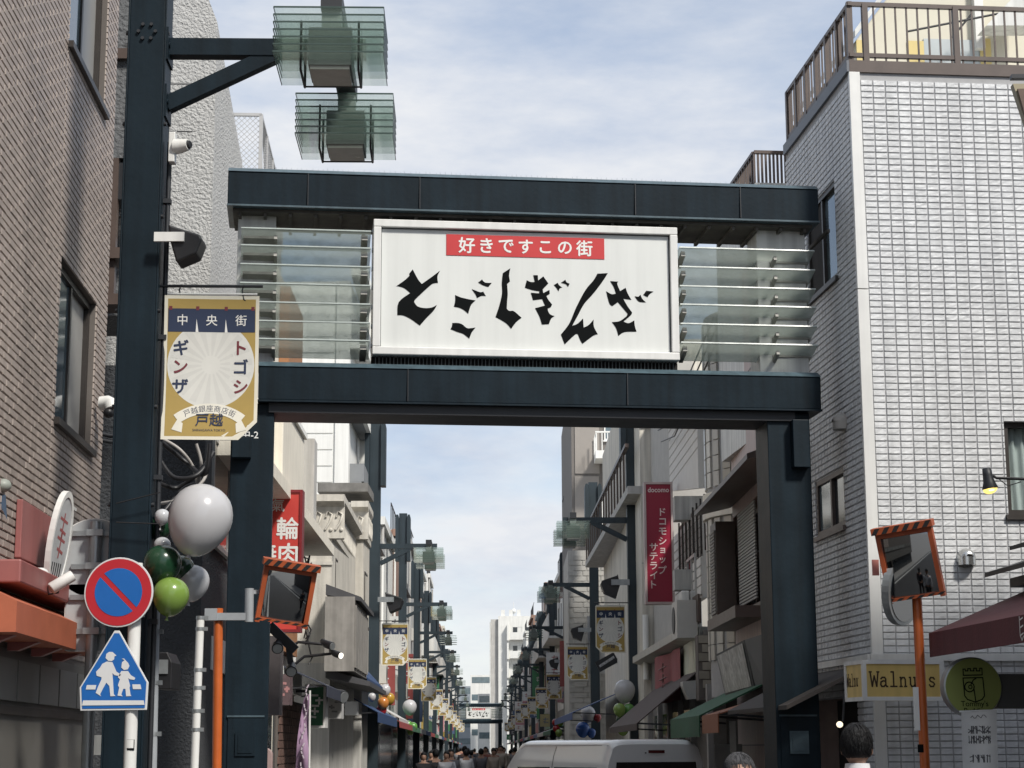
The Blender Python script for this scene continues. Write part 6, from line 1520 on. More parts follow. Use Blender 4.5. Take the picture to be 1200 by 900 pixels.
def right_car_deck():
    Y = 28.5; f = front(Y); x0 = f.at(789, 600)[0]; x1 = f.at(852, 600)[0]
    root = thing('terraced_building', 'concrete building with stacked balconies and beams between pink granite and cream block', 'building', ((x0+x1)/2, Y, 0))
    s = Fr((f.at(800, 500)[0]+0, 33.0, 0), -STD)
    conc = pmat('stained_concrete', (.46, .46, .44), .85, .12, 2, .2, 50, .35); clap = pmat('pale_clapboard', (.60, .59, .56), .7, .08, 4)
    for v0, v1 in ((581, 609), (667, 691)):
        m = MB(f); pbox(m, f, 791, 860, v0, v1, 0, .35); m.build('cross_beam', conc, root)
    # camera facing parts behind the beams
    fb = front(31.5); a = fb.at(793, 900); b = fb.at(860, 480)
    zt = b[1]+.6
    m = MB(fb); m.box(a[0], b[0]+2, .3, 6, 0, zt); m.build('rear_wall', pmat('deck_wall', (.38, .37, .35), .8, .15, 3), root)
    ss = Fr((a[0]+.05, 31.7, 0), -STD)     # street-side faces
    off = 3.3; g = RM(3.2, 60); X = lambda Y_: 60-Y_
    xa, xb = X(31.6), X(27.4)
    p0, p1, p2, p3 = g.at(796, 553), g.at(845, 500), g.at(845, 440), g.at(796, 500)
    m = MB(g); m.prism([(xa, p0[1]-.1), (xb, p1[1]-.45), (xb, p1[1]+1.0), (xa, p0[1]+1.0)], .0, .12); m.build('tiled_parapet', clap, root)
    for k in range(7): MB(g).prism([(xa, p0[1]+k*.15), (xb, p0[1]+k*.15-.02), (xb, p0[1]+.012+k*.15-.02), (xa, p0[1]+.012+k*.15)], -.006, .004).build('course_line', greyc, root)
    q0, q1 = g.at(800, 583), g.at(846, 548)
    m = MB(g); m.box(xa+1.5, xb, .0, .04, q1[1]-.9, q1[1]-.15); m.build('railing_panel', brownf, root)
    for k in range(9): MB(g).box(xa+1.5+k*.5, xa+1.53+k*.5, -.03, -.003, q1[1]-.9, q1[1]-.1).build('railing_post', bronze, root)
    m = MB(g); z = g.at(820, 640)[1]
    m.box(xa, xb, .02, .1, z-.75, z+.55); m.build('lower_wall', clap, root)
    for k in range(9): MB(g).prism([(xa, z-.7+k*.14), (xb, z-.7+k*.14), (xb, z-.58+k*.14), (xa, z-.58+k*.14)], .0, .018).build('siding_board', clap, root)
    window(root, g, xb-1.6, xb-.5, z-.75, z-.05, alu, darkglass, proud=.03, n=2)
    # corrugated brown fence and small window
    h0, h1 = g.at(824, 727), g.at(849, 668)
    m = MB(g); x = xb-3.2
    while x < xb: m.box(x, x+.10, -.06, -.03, h0[1], h1[1]-.1); x += .16
    m.box(xb-3.2, xb, -.03, -.003, h0[1]-.02, h1[1]-.15); m.build('corrugated_fence', brownf, root)
    c = P(846, 590, 27.2); m = MB()
    for k in range(4): m.tube([c+Vector((.06, 0, .05)), c+Vector((-.03-.01*k, 0, .0)), c+Vector((-.06-.015*k, 0, -.25)), c+Vector((-.0, 0, -.42)), c+Vector((.06, 0, -.3))], .016, 6)
    m.build('cable_coil', black, root)
    for k, (u0, u1) in enumerate(((799, 808), (810, 822))):
        a, b = P(u0, 740, 28.0), P(u1, 692, 28.0); m = MB(); m.box(a.x, b.x, 28, 28.6, a.z, b.z); o = m.build('utility_box', paleg, root, bev=.02)
    m = MB(); a, b = P(818, 770, 26.8), P(848, 737, 26.8)
    m.box(a.x, b.x+.4, 26.8, 27.2, a.z-.6, b.z-.08); bw_ = m.build('block_wall', groutl, root)
    for j in range(6):
        for i in range(4): MB().box(a.x+.01+i*.16+(j % 2)*.05, a.x+.155+i*.16+(j % 2)*.05, 26.78, 26.8, b.z-.2-j*.125, b.z-.09-j*.125).build('block', pmat('buff_block', (.29, .265, .22), .8, .15, 6, orand=.1), bw_)
    for k, (Yq, zq) in enumerate(((28.3, 3.3), (28.2, 6.9))):
        mm = MB(g); mm.box(X(Yq), X(Yq)+.75, -.34, -.04, zq, zq+.55); a_ = mm.build('air_conditioner', pmat('ac_unit', (.50, .49, .46), .5, .08, 3), root)
        mm = MB(g); mm.tube([(X(Yq)+.28, -.342, zq+.28), (X(Yq)+.28, -.352, zq+.28)], .2, 14); mm.build('fan_grille', darkm, a_)
    for k in range(3):
        mm = MB(g); mm.tube([(xa-.3, -.1-.05*k, 6.9+.2*k), ((xa+xb)/2, -.12, 6.6+.22*k), (xb+3, -.1, 6.95+.2*k)], .012, 5); mm.build('service_cable', black, root)
right_car_deck()
def right_cream():
    f = front(36.0); x0 = f.at(751, 600)[0]; zt = 9.6
    root = thing('concrete_block', 'cream concrete building with a curtained window behind the tall red sign', 'building', (x0+1, 36, 0))
    q = [f.at(771, 543), f.at(789, 513)]; h1 = (q[0][0], q[1][0], q[0][1], q[1][1])
    q = [f.at(770, 765), f.at(794, 726)]; h2 = (q[0][0], q[1][0], q[0][1], q[1][1])
    q = [f.at(796, 560), f.at(808, 520)]
    m = MB(f); shell(m, x0, x0+5, 0, zt, 15, [h1, h2], .15); m.build('wall', pmat('weathered_cream', (.64, .605, .53), .85, .12, 1.4, .2, 40, .35), root)
    window(root, f, *h1, brownf, clear, rec=.12, fw=.06, n=1, curtain=True); window(root, f, *h2, bronze, blueglass, rec=.12, n=2)
    for z in (zt-1.2, 8.1, 5.2): MB(f).box(x0, x0+5, -.006, .004, z, z+.02).build('joint', greyc, root)
    for x in (x0+.55, x0+1.6): MB(f).box(x, x+.016, -.006, .004, 3, zt).build('joint', greyc, root)
    # stone blocks at the top
    z = f.at(780, 500)[1]
    for j in range(2):
        for i in range(4): MB(f).box(x0+.02+i*.33+j*.15, x0+.30+i*.33+j*.15, -.05, -.003, z+j*.2, z+j*.2+.17).build('stone_block', pmat('dark_stone', (.12, .115, .10), .9, .3, 5), root)
    s = Fr((x0, 51, 0), -STD)      # street face
    zz = s.at(722, 600)[1]
    for x, w_ in ((1.2, .5), (3.4, .6), (5.6, .5), (8.0, .6), (10.4, .5), (12.8, .6)):
        for z0 in (4.4, 7.6): window(root, s, x, x+w_, z0, z0+1.5, bronze, darkglass, proud=.02, n=1)
    m = MB(s); m.box(0, 15, -.5, -.003, 6.55, 6.7); m.build('ledge', greyc, root)
    for k in range(16): MB(s).box(.3+k*.9, .34+k*.9, -.5, -.46, 6.705, 7.5).build('rail_post', brownf, root)
    MB(s).box(.3, 14.7, -.52, -.44, 7.51, 7.58).build('handrail', brownf, root)
    p = P(757, 720, 35.8); m = MB(); m.tube([(p.x, 35.9, 3), (p.x, 35.9, p.z+.0)], .06, 8); m.build('drain_pipe', whitew, root)
right_cream()
def right_dark():
    f = front(59.0); x0 = f.at(670, 560)[0]; zt = f.at(690, 440)[1]
    root = thing('dark_tower', 'tall grey brown apartment tower with a white balcony, seen below the lower beam', 'building', (x0+1, 59, 0))
    m = MB(f); shell(m, x0, x0+6, 0, zt, 12); m.build('wall', dkgrey, root)
    pm = pmat('taupe_panel', (.30, .275, .25), .8, .05, 2)
    for v0, v1 in ((500, 555), (558, 612), (450, 497)): m = MB(f); pbox(m, f, 674, 702, v0, v1, -.03, -.003); m.build('wall_panel', pm, root)
    m = MB(f); a = f.at(702, 537); b = f.at(716, 500)
    for v in (507, 585):
        a = f.at(698, v+30, -1.2); b = f.at(716, v, -1.2); m = MB(f); m.box(a[0], b[0]+.6, -1.2, -.05, a[1], a[1]+.25); bl = m.build('balcony', whitew, root)
        m = MB(f); 
        for k in range(7): x = a[0]+.02+k*(b[0]+.55-a[0])/6; m.box(x, x+.03, -1.2, -1.17, a[1]+.252, b[1])
        m.box(a[0], b[0]+.6, -1.21, -1.16, b[1]+.002, b[1]+.05); m.build('balcony_rail', whitew, bl)
        for k in range(6): m = MB(f); m.box(a[0], a[0]+.03, -1.1+k*.2, -1.07+k*.2, a[1]+.252, b[1]); m.build('baluster', whitew, bl)
    window(root, f, f.at(708, 520)[0], f.at(720, 520)[0], f.at(710, 516)[1], f.at(710, 490)[1], whitew, blueglass, proud=.03, n=1)
    s = Fr((x0, 71, 0), -STD)
    for z in (3, 5.6, 8.2, 10.8):
        for x in (1.5, 5, 8.5): window(root, s, x, x+1.2, z, z+1.3, bronze, darkglass, proud=.02, n=2)
    # lower pale brick wing in front
    f2 = front(54.0); xa, xb = f2.at(666, 700)[0], f2.at(700, 700)[0]; z2 = f2.at(680, 645)[1]
    r2 = thing('pale_brick_building', 'narrow pale brick building below the dark tower, right of the lamps', 'building', (xa+.4, 54, 0))
    m = MB(f2); shell(m, xa, xb+1.5, 0, z2, 4.9); w = m.build('wall', greyc, r2)
    mt = pmat('pale_brick', (.40, .39, .365), .8, .1, 5, orand=.1); me = bpy.data.meshes.new('brick'); mm = MB(); mm.box(0, .36, -.02, 0, 0, .13); me.from_pydata(mm.v, [], mm.f); me.materials.append(mt)
    for j in range(50):
        for i in range(4):
            z = 1.8+j*.15
            if z > z2-.2: break
            o = bpy.data.objects.new('brick', me); COL.objects.link(o); o.parent = w; o.location = Vector((xa+.03+i*.4+(j % 2)*.12, 54, z))-ROOT[w.name]
right_dark()
# tall red sign
def phone_sign():
    Y = 30.2; a, b = P(756.5, 708, Y), P(788, 565, Y); root = thing('vertical_sign', 'tall crimson vertical sign with white lettering, docomo at its top', 'sign', ((a.x+b.x)/2, Y, a.z))
    crim = pmat('crimson', (.235, .006, .028), .4, .06, 2); bd = pmat('pale_rose_frame', (.42, .34, .33), .5)
    t = .035
    MB().box(a.x+t, b.x-t, Y, Y+.2, a.z+t, b.z-t).build('panel', crim, root)
    m = MB(); m.box(a.x, b.x, Y-.02, Y+.22, b.z-t, b.z); m.box(a.x, b.x, Y-.02, Y+.22, a.z, a.z+t); m.box(a.x, a.x+t, Y-.02, Y+.22, a.z+t, b.z-t); m.box(b.x-t, b.x, Y-.02, Y+.22, a.z+t, b.z-t); m.build('frame', bd, root)
    m = MB(); p = P(771.5, 574, Y); text(m, 'docomo', p.x, p.z, .112, Y-.004, .018, .92)
    u, v = 776.5, 596
    for i, ch in enumerate('ドコモショップ'): q = P(u, 600+i*11.3, Y); text(m, ch, q.x, q.z, .148 if ch not in 'ョッ' else .135, Y-.004, .012)
    for i, ch in enumerate('サテライト'): q = P(766, 641+i*11.0, Y); text(m, ch, q.x, q.z, .148, Y-.004, .012)
    m.build('lettering', pmat('rose_white', (.62, .50, .49), .5), root)
    for v in (585, 690): p = P(789, v, Y); MB().box(p.x, p.x+.9, Y+.08, Y+.13, p.z-.03, p.z+.03).build('bracket', darkm, root)
phone_sign()
# lower shop fronts at right
def right_shops():
    # tilted grey sign in a dark box
    f = Fr(P(842, 790, 22.0).to_2d(), (1, -.08)); p = f.w(0, 0, 0)
    Y = 23.0
    root = thing('boxed_sign', 'tilted blank silver sign board held in a dark grey box', 'sign', P(860, 812, Y))
    q = [P(u, v, y) for u, v, y in ((839, 767, 24.2), (872, 750, 22.6), (884, 806, 22.6), (850, 815, 24.2))]
    n = (q[1]-q[0]).cross(q[3]-q[0]).normalized(); n = n if n.y < 0 else -n
    b = Vector((0.16, .35, 0))
    m = MB(); vs = q+[p+b for p in q]; m.add(vs, [(0,3,2,1),(4,5,6,7),(0,1,5,4),(1,2,6,5),(2,3,7,6),(3,0,4,7)]); m.build('box', pmat('box_grey', (.075, .08, .085), .6, .1, 3), root)
    c = sum(q, Vector())/4; m = MB(); m.add([c+(p-c)*.9+n*.012 for p in q], [(0,3,2,1)]); m.build('sheet', pmat('crumpled_sheet', (.45, .45, .44), .35, .55, 12, .5, 14, .4), root)
    qs = [P(u, v, y) for u, v, y in ((872, 750, 22.62), (897, 742, 21.6), (899, 806, 21.6), (885, 806, 22.62))]
    m = MB(); vs = qs+[p+Vector((.2, .25, 0)) for p in qs]; m.add(vs, [(0,3,2,1),(4,5,6,7),(0,1,5,4),(1,2,6,5),(2,3,7,6),(3,0,4,7)]); m.build('side_box', MATS['box_grey'], root)
    f = RM(3.25, 60)
    X = lambda Y_: 60-Y_
    awning('green canvas awning with a shallow valance below the silver sign', pmat('green_canvas', (.018, .085, .04), .75, .15, 3), f, X(25.2), X(21.9), f.at(870, 812, 0)[1]+.05, f.at(860, 833, -.7)[1], .75, .24)
    awning('small orange awning end tucked against the right arch leg', pmat('dull_orange_canvas', (.28, .11, .06), .75, .15, 3), f, X(21.85), X(20.4), f.at(890, 818, 0)[1], f.at(885, 830, -.7)[1], .72, .2)
    awning('brown canvas awning with white edge, left of the green awning', pmat('brown_canvas', (.06, .042, .038), .8, .15, 3), f, X(33.5), X(27.6), f.at(820, 790, 0)[1]+.1, f.at(790, 832, -.9)[1]-.1, 1.0, .1, stripes=None)
    # awning cassette
    p = P(812, 805, 27.3); root = thing('awning_box', 'white curved end housing of the brown awning', 'awning box', p); m = MB(); a, b = P(800, 818, 27.3), P(826, 797, 27.3); m.prism([(a.x, b.z-.02), (a.x+.25, b.z), (b.x, b.z-.02), (b.x+.02, a.z), (b.x-.25, a.z-.02), (b.x-.3, a.z+.1), (a.x, b.z-.08)], 27.2, 27.6); m.build('housing', pmat('dull_white_box', (.40, .40, .385), .6, .1, 4), root)
    # greenish lightbox with a streak
    Y = 27.8; a, b = P(801, 794, Y), P(829, 735, Y); root = thing('lightbox_sign', 'blank pale green lightbox with peeling centre over the brown awning', 'sign', P(815, 794, Y))
    q = [P(801, 742, 29.8), P(820, 734, 27.4), P(820, 794, 27.4), P(801, 797, 29.8)]
    m = MB(); vs = q+[p+Vector((.45, .2, 0)) for p in q]; m.add(vs, [(0,3,2,1),(4,5,6,7),(0,1,5,4),(1,2,6,5),(2,3,7,6),(3,0,4,7)]); m.build('case', pmat('case_grey', (.24, .25, .235), .6, .12, 3), root)
    c = sum(q, Vector())/4; n = (q[1]-q[0]).cross(q[3]-q[0]).normalized(); n = n if n.x < 0 else -n
    m = MB(); m.add([c+(p-c)*.9+n*.012 for p in q], [(0,3,2,1)]); m.build('face', pmat('pale_green_face', (.45, .49, .38), .4, .3, 4, 0, 1, .3), root)
    ce = [q[0].lerp(q[1], .42), q[0].lerp(q[1], .62), q[3].lerp(q[2], .82), q[3].lerp(q[2], .35)]; m = MB(); m.add([c+(p-c)*.86+n*.016 for p in ce], [(0,3,2,1)]); m.build('peeled_strip', pmat('peel', (.50, .51, .40), .5, .2, 6), root)
    # maroon cloth sign and ledge
    q = [P(767, 772, 33.4), P(798, 759, 29.6), P(799, 820, 29.6), P(768, 826, 33.4)]
    root = thing('cloth_sign', 'faded maroon cloth sign with faint white writing under the long ledge', 'sign', P(783, 822, 31.5))
    m = MB(); m.grid(lambda i, j: q[3].lerp(q[2], i).lerp(q[0].lerp(q[1], i), j)+Vector((-.04*math.sin(i*9), 0, 0)), 14, 8); m.build('cloth', pmat('faded_maroon', (.26, .075, .08), .8, .25, 3), root)
    n = (q[1]-q[0]).cross(q[3]-q[0]).normalized(); n = n if n.x < 0 else -n
    m = MB()
    for k in range(3):
        for (a_, b_) in (((.35, .25+.22*k), (.62, .28+.22*k)), ((.48, .18+.22*k), (.5, .36+.22*k))):
            p0 = q[3].lerp(q[2], a_[0]).lerp(q[0].lerp(q[1], a_[0]), a_[1])+n*.07; p1 = q[3].lerp(q[2], b_[0]).lerp(q[0].lerp(q[1], b_[0]), b_[1])+n*.07; m.bar(p0, p1, .035, .01)
    m.build('writing', pmat('faint_print', (.34, .22, .22), .8), root)
    g = RM(3.2, 60); m = MB(g); z0 = g.at(780, 755)[1]; m.xprism([(0, z0), (-.24, z0-.02), (-.24, z0-.14), (0, z0-.2)], X(37), X(28.0)); o = m.build('ledge', pmat('cream_gutter', (.45, .43, .38), .6, .15, 3), None, loc=g.w(X(32), 0, z0)); tag(o, 'long cream gutter ledge sloping above the maroon cloth sign', 'ledge')
    # ground floor of the shops: openings, posts
    root = bld('shop_row', 'row of dim shop fronts under the right awnings', 'building', g, X(27))
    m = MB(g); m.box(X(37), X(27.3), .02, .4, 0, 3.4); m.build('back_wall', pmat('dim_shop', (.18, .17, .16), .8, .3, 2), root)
    for x in (X(36), X(34), X(32.2), X(30.4), X(28.7), X(26.6)): MB(g).box(x, x+.18, -.06, .015, 0, 2.6).build('post', pmat('post_grey', (.28, .27, .26), .6, .15, 4), root)
    for k, x in enumerate((X(35.5), X(33.6), X(31.8), X(30.0))): MB(g).box(x, x+1.1, -.02, .015, .2, 2.3).build('shop_window', darkglass, root)
    m = MB(); a, b = P(838, 900, 23.6), P(870, 872, 23.6); m.box(a.x, b.x, 23.6, 23.64, a.z-.5, b.z); o = m.build('poster', pmat('pale_poster', (.33, .33, .33), .6, .12, 8), None, loc=P(850, 890, 23.6)); tag(o, 'pale notice board with small writing beside the grey haired man', 'notice')
    m = MB(); 
    for k in range(2): p = P(852, 879+k*5, 23.59); text(m, 'あおば' if False else '', p.x, p.z, .1, 23.59)
    a, b = P(857, 900, 23.5), P(862, 845, 23.5); m = MB(); m.box(a.x, b.x, 23.5, 23.6, 0, b.z); o = m.build('downpipe', whitew, None, loc=(a.x, 23.5, 0)); tag(o, 'white vertical strip post under the green awning', 'post')
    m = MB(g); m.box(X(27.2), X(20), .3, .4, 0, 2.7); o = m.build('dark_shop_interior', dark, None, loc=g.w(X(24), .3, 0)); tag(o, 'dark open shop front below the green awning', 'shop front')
right_shops()

# mid-street balloon clusters
def cluster(uc, vc, Y, items, gname):
    s = px(Y)
    for du, dv, r_, mt, lab in items: balloon(P(uc+du, vc+dv, Y+rnd.uniform(-.15, .15)), r_*s, mt, lab, gname, 1.1, (0, 0), False)
cluster(447, 822, 41.9, [(4, -13, 6.5, bw, 'white balloon atop the small cluster on the first left post'), (9, -3, 6.5, byl, 'gold balloon at the right of the first left post cluster'), (2, 2, 6.5, bor, 'orange balloon in the middle of the first left post cluster'), (0, 10, 6, brd, 'red balloon at the bottom of the first left post cluster'), (-11, -5, 4.5, bw, 'small white balloon left of the first left post')], 'balloons on the first left post')
cluster(481, 848, 59.5, [(-1, -19, 8, bw, 'round white balloon with a dark print on the second left post'), (-3, 2, 5, bgr, 'green balloon below the printed white one at left'), (3, 4, 5, bgr, 'lower right green balloon of the second left post'), (0, 9, 4, bl_, 'lime balloon lowest on the second left post')], 'balloons on the second left post')
cluster(729, 832, 37.3, [(3, -22, 12, bw, 'big white printed balloon on the first right post'), (-3, 0, 7, bl_, 'lime balloon left below the printed white one at right'), (8, 0, 6.5, bgr, 'green balloon nearest the first right post'), (0, 12, 7, bg_, 'dark green balloon low in the right post cluster'), (9, 15, 6.5, bg_, 'dark green balloon lowest, against the first right post'), (1, 22, 7, bl_, 'lime balloon at the bottom of the right post cluster')], 'balloons on the first right post')
cluster(687, 845, 52.4, [(2, -8, 8.5, bw, 'white balloon on the second right post'), (13, -4, 4.5, brd, 'red balloon right of the white one on the second right post'), (-4, 10, 8, bbl, 'blue balloon beneath the white one on the second right post'), (6, 14, 5, bbl, 'smaller blue balloon at the second right post')], 'balloons on the second right post')
cluster(653, 855, 71.5, [(-2, -8, 4, brd, 'red balloon on the third right post'), (3, -8, 4, bl_, 'lime balloon on the third right post'), (-1, -1, 4, brd, 'lower red balloon on the third right post'), (2, 4, 4, bl_, 'lower lime balloon on the third right post')], 'balloons on the third right post')
m = MB(); g = RM(3.2, 60); awning('blue striped shop awning behind the balloons of the second right post', pmat('mid_blue_canvas', (.05, .085, .20), .75, .1, 3), g, 60-52, 60-42, 3.0, 2.5, 1.2, .15, stripes=pmat('pale_blue_stripe', (.25, .30, .42), .75))
# hanging dark lettered sign right side
q0, q1 = P(700, 782, 45), P(722, 770, 45); root = thing('hanging_sign', 'dark slanting sign with pale letters below the second right banner', 'sign', q0); m = MB(); m.bar(q0, q1, .08, .26); m.build('board', black, root); m = MB(); m.bar(q0+Vector((.05, -.06, .02)), q1+Vector((-.05, -.06, .0)), .01, .06); m.build('letter_strip', pmat('pale_letters', (.35, .35, .35), .6, .9, 40), root)

# ================================================================ the far street
fr_rng = random.Random(5)
wallmats = [pmat('far_white', (.66, .66, .63), .8, .06, 1, 0, 1, .12), pmat('far_cream', (.58, .545, .46), .8, .06, 1, 0, 1, .15), pmat('far_grey', (.36, .36, .35), .8, .08, 1, 0, 1, .15), pmat('far_taupe', (.32, .28, .245), .8, .08, 1, 0, 1, .15), pmat('far_brick', (.26, .16, .12), .8, .1, 1), pmat('far_blue_grey', (.24, .27, .30), .8, .06, 1)]
acm = pmat('ac_unit', (.50, .49, .46), .5, .08, 3)
def far_building(side, Y0, Y1, off, h, mat, label, awm, step=0):
    L = Y1-Y0
    f = Fr(st(Y0, off), STD) if side == 0 else Fr(st(Y1, off), -STD)
    root = bld('shop_house', label, 'building', f)
    floors = max(1, int((h-3.4)/2.9)); hs = []
    n = max(2, int(L/2.6))
    for k in range(floors):
        for i in range(n):
            x = (i+.5)*L/n; w_ = .55 if n > 2 else .7
            hs.append((x-w_, x+w_, 4.0+k*2.9, 5.3+k*2.9))
    m = MB(f); shell(m, 0, L, 0, h, 7, hs, .15); m.build('wall', mat, root)
    fm, gm_ = fr_rng.choice((bronze, alu, brownf)), darkglass
    for hh in hs:
        mm = MB(f); mm.box(hh[0], hh[1], .08, .12, hh[2], hh[3]); w = mm.build('window', fm, root)
        MB(f).box(hh[0]+.06, hh[1]-.06, .07, .078, hh[2]+.06, hh[3]-.06).build('pane', gm_, w)
    m = MB(f); m.box(-.02, L+.02, -.14, -.003, h-.22, h+.02); m.build('parapet', mat, root)
    # sides seen along the street: vertical pipe, balcony rails
    if floors > 1 and fr_rng.random() < .6:
        for k in range(1, floors):
            z = 3.6+k*2.9; m = MB(f); m.box(.4, L-.4, -.75, -.003, z-.1, z); m.box(.4, L-.4, -.75, -.71, z+.002, z+.95); m.box(.4, .44, -.708, -.003, z+.002, z+.95); m.build('balcony', fr_rng.choice((wallmats[0], greyc)), root)
    # shop front and fascia
    m = MB(f); m.box(.2, L-.2, -.12, -.003, 2.75, 3.4); m.build('fascia', fr_rng.choice((pmat('fascia_red', (.30, .05, .05), .5), pmat('fascia_white', (.5, .5, .49), .5), pmat('fascia_green', (.06, .16, .09), .5), pmat('fascia_dark', (.06, .06, .07), .5), pmat('fascia_yellow', (.45, .32, .07), .5))), root)
    MB(f).box(.3, L-.3, -.03, -.003, .2, 2.7).build('shop_window', darkglass, root)
    m = MB(f); awn(m, .3, L-.3, 2.75, 2.4, 1.0, .15); m.build('shop_awning', awm, root)
    # air conditioners, pipes
    for k in range(fr_rng.randrange(1, 4)):
        x = fr_rng.uniform(.6, L-1.2); z = 3.55+2.9*fr_rng.randrange(max(1, floors)); m = MB(f); m.box(x, x+.8, -.32, -.004, z, z+.55); a_ = m.build('air_conditioner', acm, root); m = MB(f); m.tube([(x+.3, -.322, z+.28), (x+.3, -.33, z+.28)], .2, 12); m.build('fan_grille', darkm, a_)
    for x in ([.15] if fr_rng.random() < .5 else [.15, L-.3]): m = MB(f); m.tube([(x, -.07, 2.6), (x, -.07, h-.3)], .05, 6); m.build('drain_pipe', fr_rng.choice((whitew, greyc, brownf)), root)
    # roof top bits
    if fr_rng.random() < .5:
        m = MB(f); m.box(L*.3, L*.6, 1.2, 3.5, h, h+1.5); m.build('roof_tank', paleg, root)
    if fr_rng.random() < .6:
        m = MB(f); 
        m.box(0, L, .05, .08, h+.9, h+.94)
        for i in range(int(L/1.0)): m.box(i*1.0, i*1.0+.03, .05, .08, h+.02, h+.9)
        m.build('roof_rail', darkm, root)
ordn2 = ordn+['eleventh', 'twelfth', 'thirteenth', 'fourteenth', 'fifteenth', 'sixteenth', 'seventeenth', 'eighteenth', 'nineteenth', 'twentieth', 'twenty first', 'twenty second', 'twenty third', 'twenty fourth', 'twenty fifth', 'twenty sixth', 'twenty seventh', 'twenty eighth', 'twenty ninth', 'thirtieth']
kinds = ['white', 'cream', 'grey', 'taupe', 'brown brick', 'blue grey']
awms = [pmat('aw_red', (.28, .05, .05), .8), pmat('aw_green', (.05, .14, .08), .8), pmat('aw_white', (.45, .45, .43), .8), pmat('aw_blue', (.05, .09, .2), .8)]
Y = 46.8; i = 0
H0 = [7.6, 8.6, 9.2, 8.2, 10.5, 9.0, 11.0, 9.5, 12, 10, 9, 11, 10, 12, 9, 11, 10, 12, 9, 10]
while Y < 235:
    L = fr_rng.uniform(6.5, 11); k = fr_rng.choice((0, 0, 0, 1, 1, 2, 5, 4))
    far_building(0, Y, Y+L, -3.0-.006*(Y-46)**.8, H0[i % 20], wallmats[k], '%s shop house on the left of the street, %s beyond the stone building' % (kinds[k], ordn2[i]), awms[i % 4]); Y += L+.25; i += 1
Y = 71.5; i = 0
H1_ = [8.8, 9.6, 7.8, 9.4, 11, 9, 10.5, 9.4, 11.5, 10, 9, 12, 10, 11, 9, 10, 10, 10]
while Y < 235:
    L = fr_rng.uniform(6.5, 11); k = fr_rng.choice((0, 1, 2, 2, 3, 3, 4, 0))
    far_building(1, Y, Y+L, 3.5+.004*(Y-46), H1_[i % 18], wallmats[k], '%s shop house on the right of the street, %s beyond the dark tower' % (kinds[k], ordn2[i]), awms[(i+1) % 4]); Y += L+.25; i += 1
# projecting shop signs along both sides
SEEN = {}
def uniq(t):
    SEEN[t] = SEEN.get(t, 0)+1
    return t if SEEN[t] == 1 else t+', farther one'
sm_ = [pmat('s_white', (.55, .55, .54), .5), pmat('s_red', (.26, .06, .055), .5), pmat('s_yellow', (.40, .33, .16), .5), pmat('s_blue', (.07, .11, .20), .5), pmat('s_green', (.05, .20, .09), .5), pmat('s_dark', (.05, .05, .06), .5), pmat('s_pink', (.45, .22, .24), .5)]
sn = ['white', 'red', 'yellow', 'blue', 'green', 'black', 'pink']
for k in range(46):
    side = k % 2; Y = 48+k*3.6+fr_rng.uniform(0, 2); c_ = fr_rng.randrange(7); off = (-2.95+fr_rng.uniform(0, .25)) if side == 0 else (3.35-fr_rng.uniform(0, .25))
    if side and Y < 50: continue
    p = st(Y, off); w = fr_rng.uniform(.45, .8); h = fr_rng.choice((.6, .9, 1.6, 2.4)); z = fr_rng.uniform(2.7, 4.4)
    root = thing('projecting_sign', uniq('%s %s projecting shop sign past the %s %s lamp post beyond the arch' % ({.6: 'small', .9: 'square', 1.6: 'tall', 2.4: 'very tall'}[h], sn[c_], ordn[max(0, sum(1 for q in (LEFTP if side == 0 else RIGHTP) if q < Y)-1)], 'left' if side == 0 else 'right')), 'sign', (p.x, Y, z), 'projecting shop signs down the street')
    MB().box(p.x-w/2, p.x+w/2, Y, Y+.15, z, z+h).build('panel', sm_[c_], root)
    m = MB(); inkm = sm_[0] if c_ in (1, 3, 4, 5) else sm_[fr_rng.choice((1, 5, 3))]
    n = max(1, int(h/.42))
    for q in range(n):
        cz = z+h*(q+.5)/n; s_ = .12
        stroke(m, [(p.x-s_, cz+.06), (p.x+s_, cz+.07)], .035, Y-.004); stroke(m, [(p.x-.02, cz+.13), (p.x-.05, cz-.13)], .035, Y-.0045); stroke(m, [(p.x-s_, cz-.06), (p.x+s_, cz-.1)], .03, Y-.005)
    m.build('writing', inkm, root)
    MB().box(p.x-w/2-.3 if side == 0 else p.x+w/2, p.x-w/2 if side == 0 else p.x+w/2+.3, Y+.05, Y+.1, z+h*.8, z+h*.8+.05).build('bracket', darkm, root)
# the second arch far away
a2 = copy_tree(arch_root, (0, 0, 0), 0, 'small far arch across the street with the same white name board', (1, 1, 1)); c = P(564, 850, 225); a2.location = (c.x-2.9, 225, -.15); a2['category'] = 'arch'
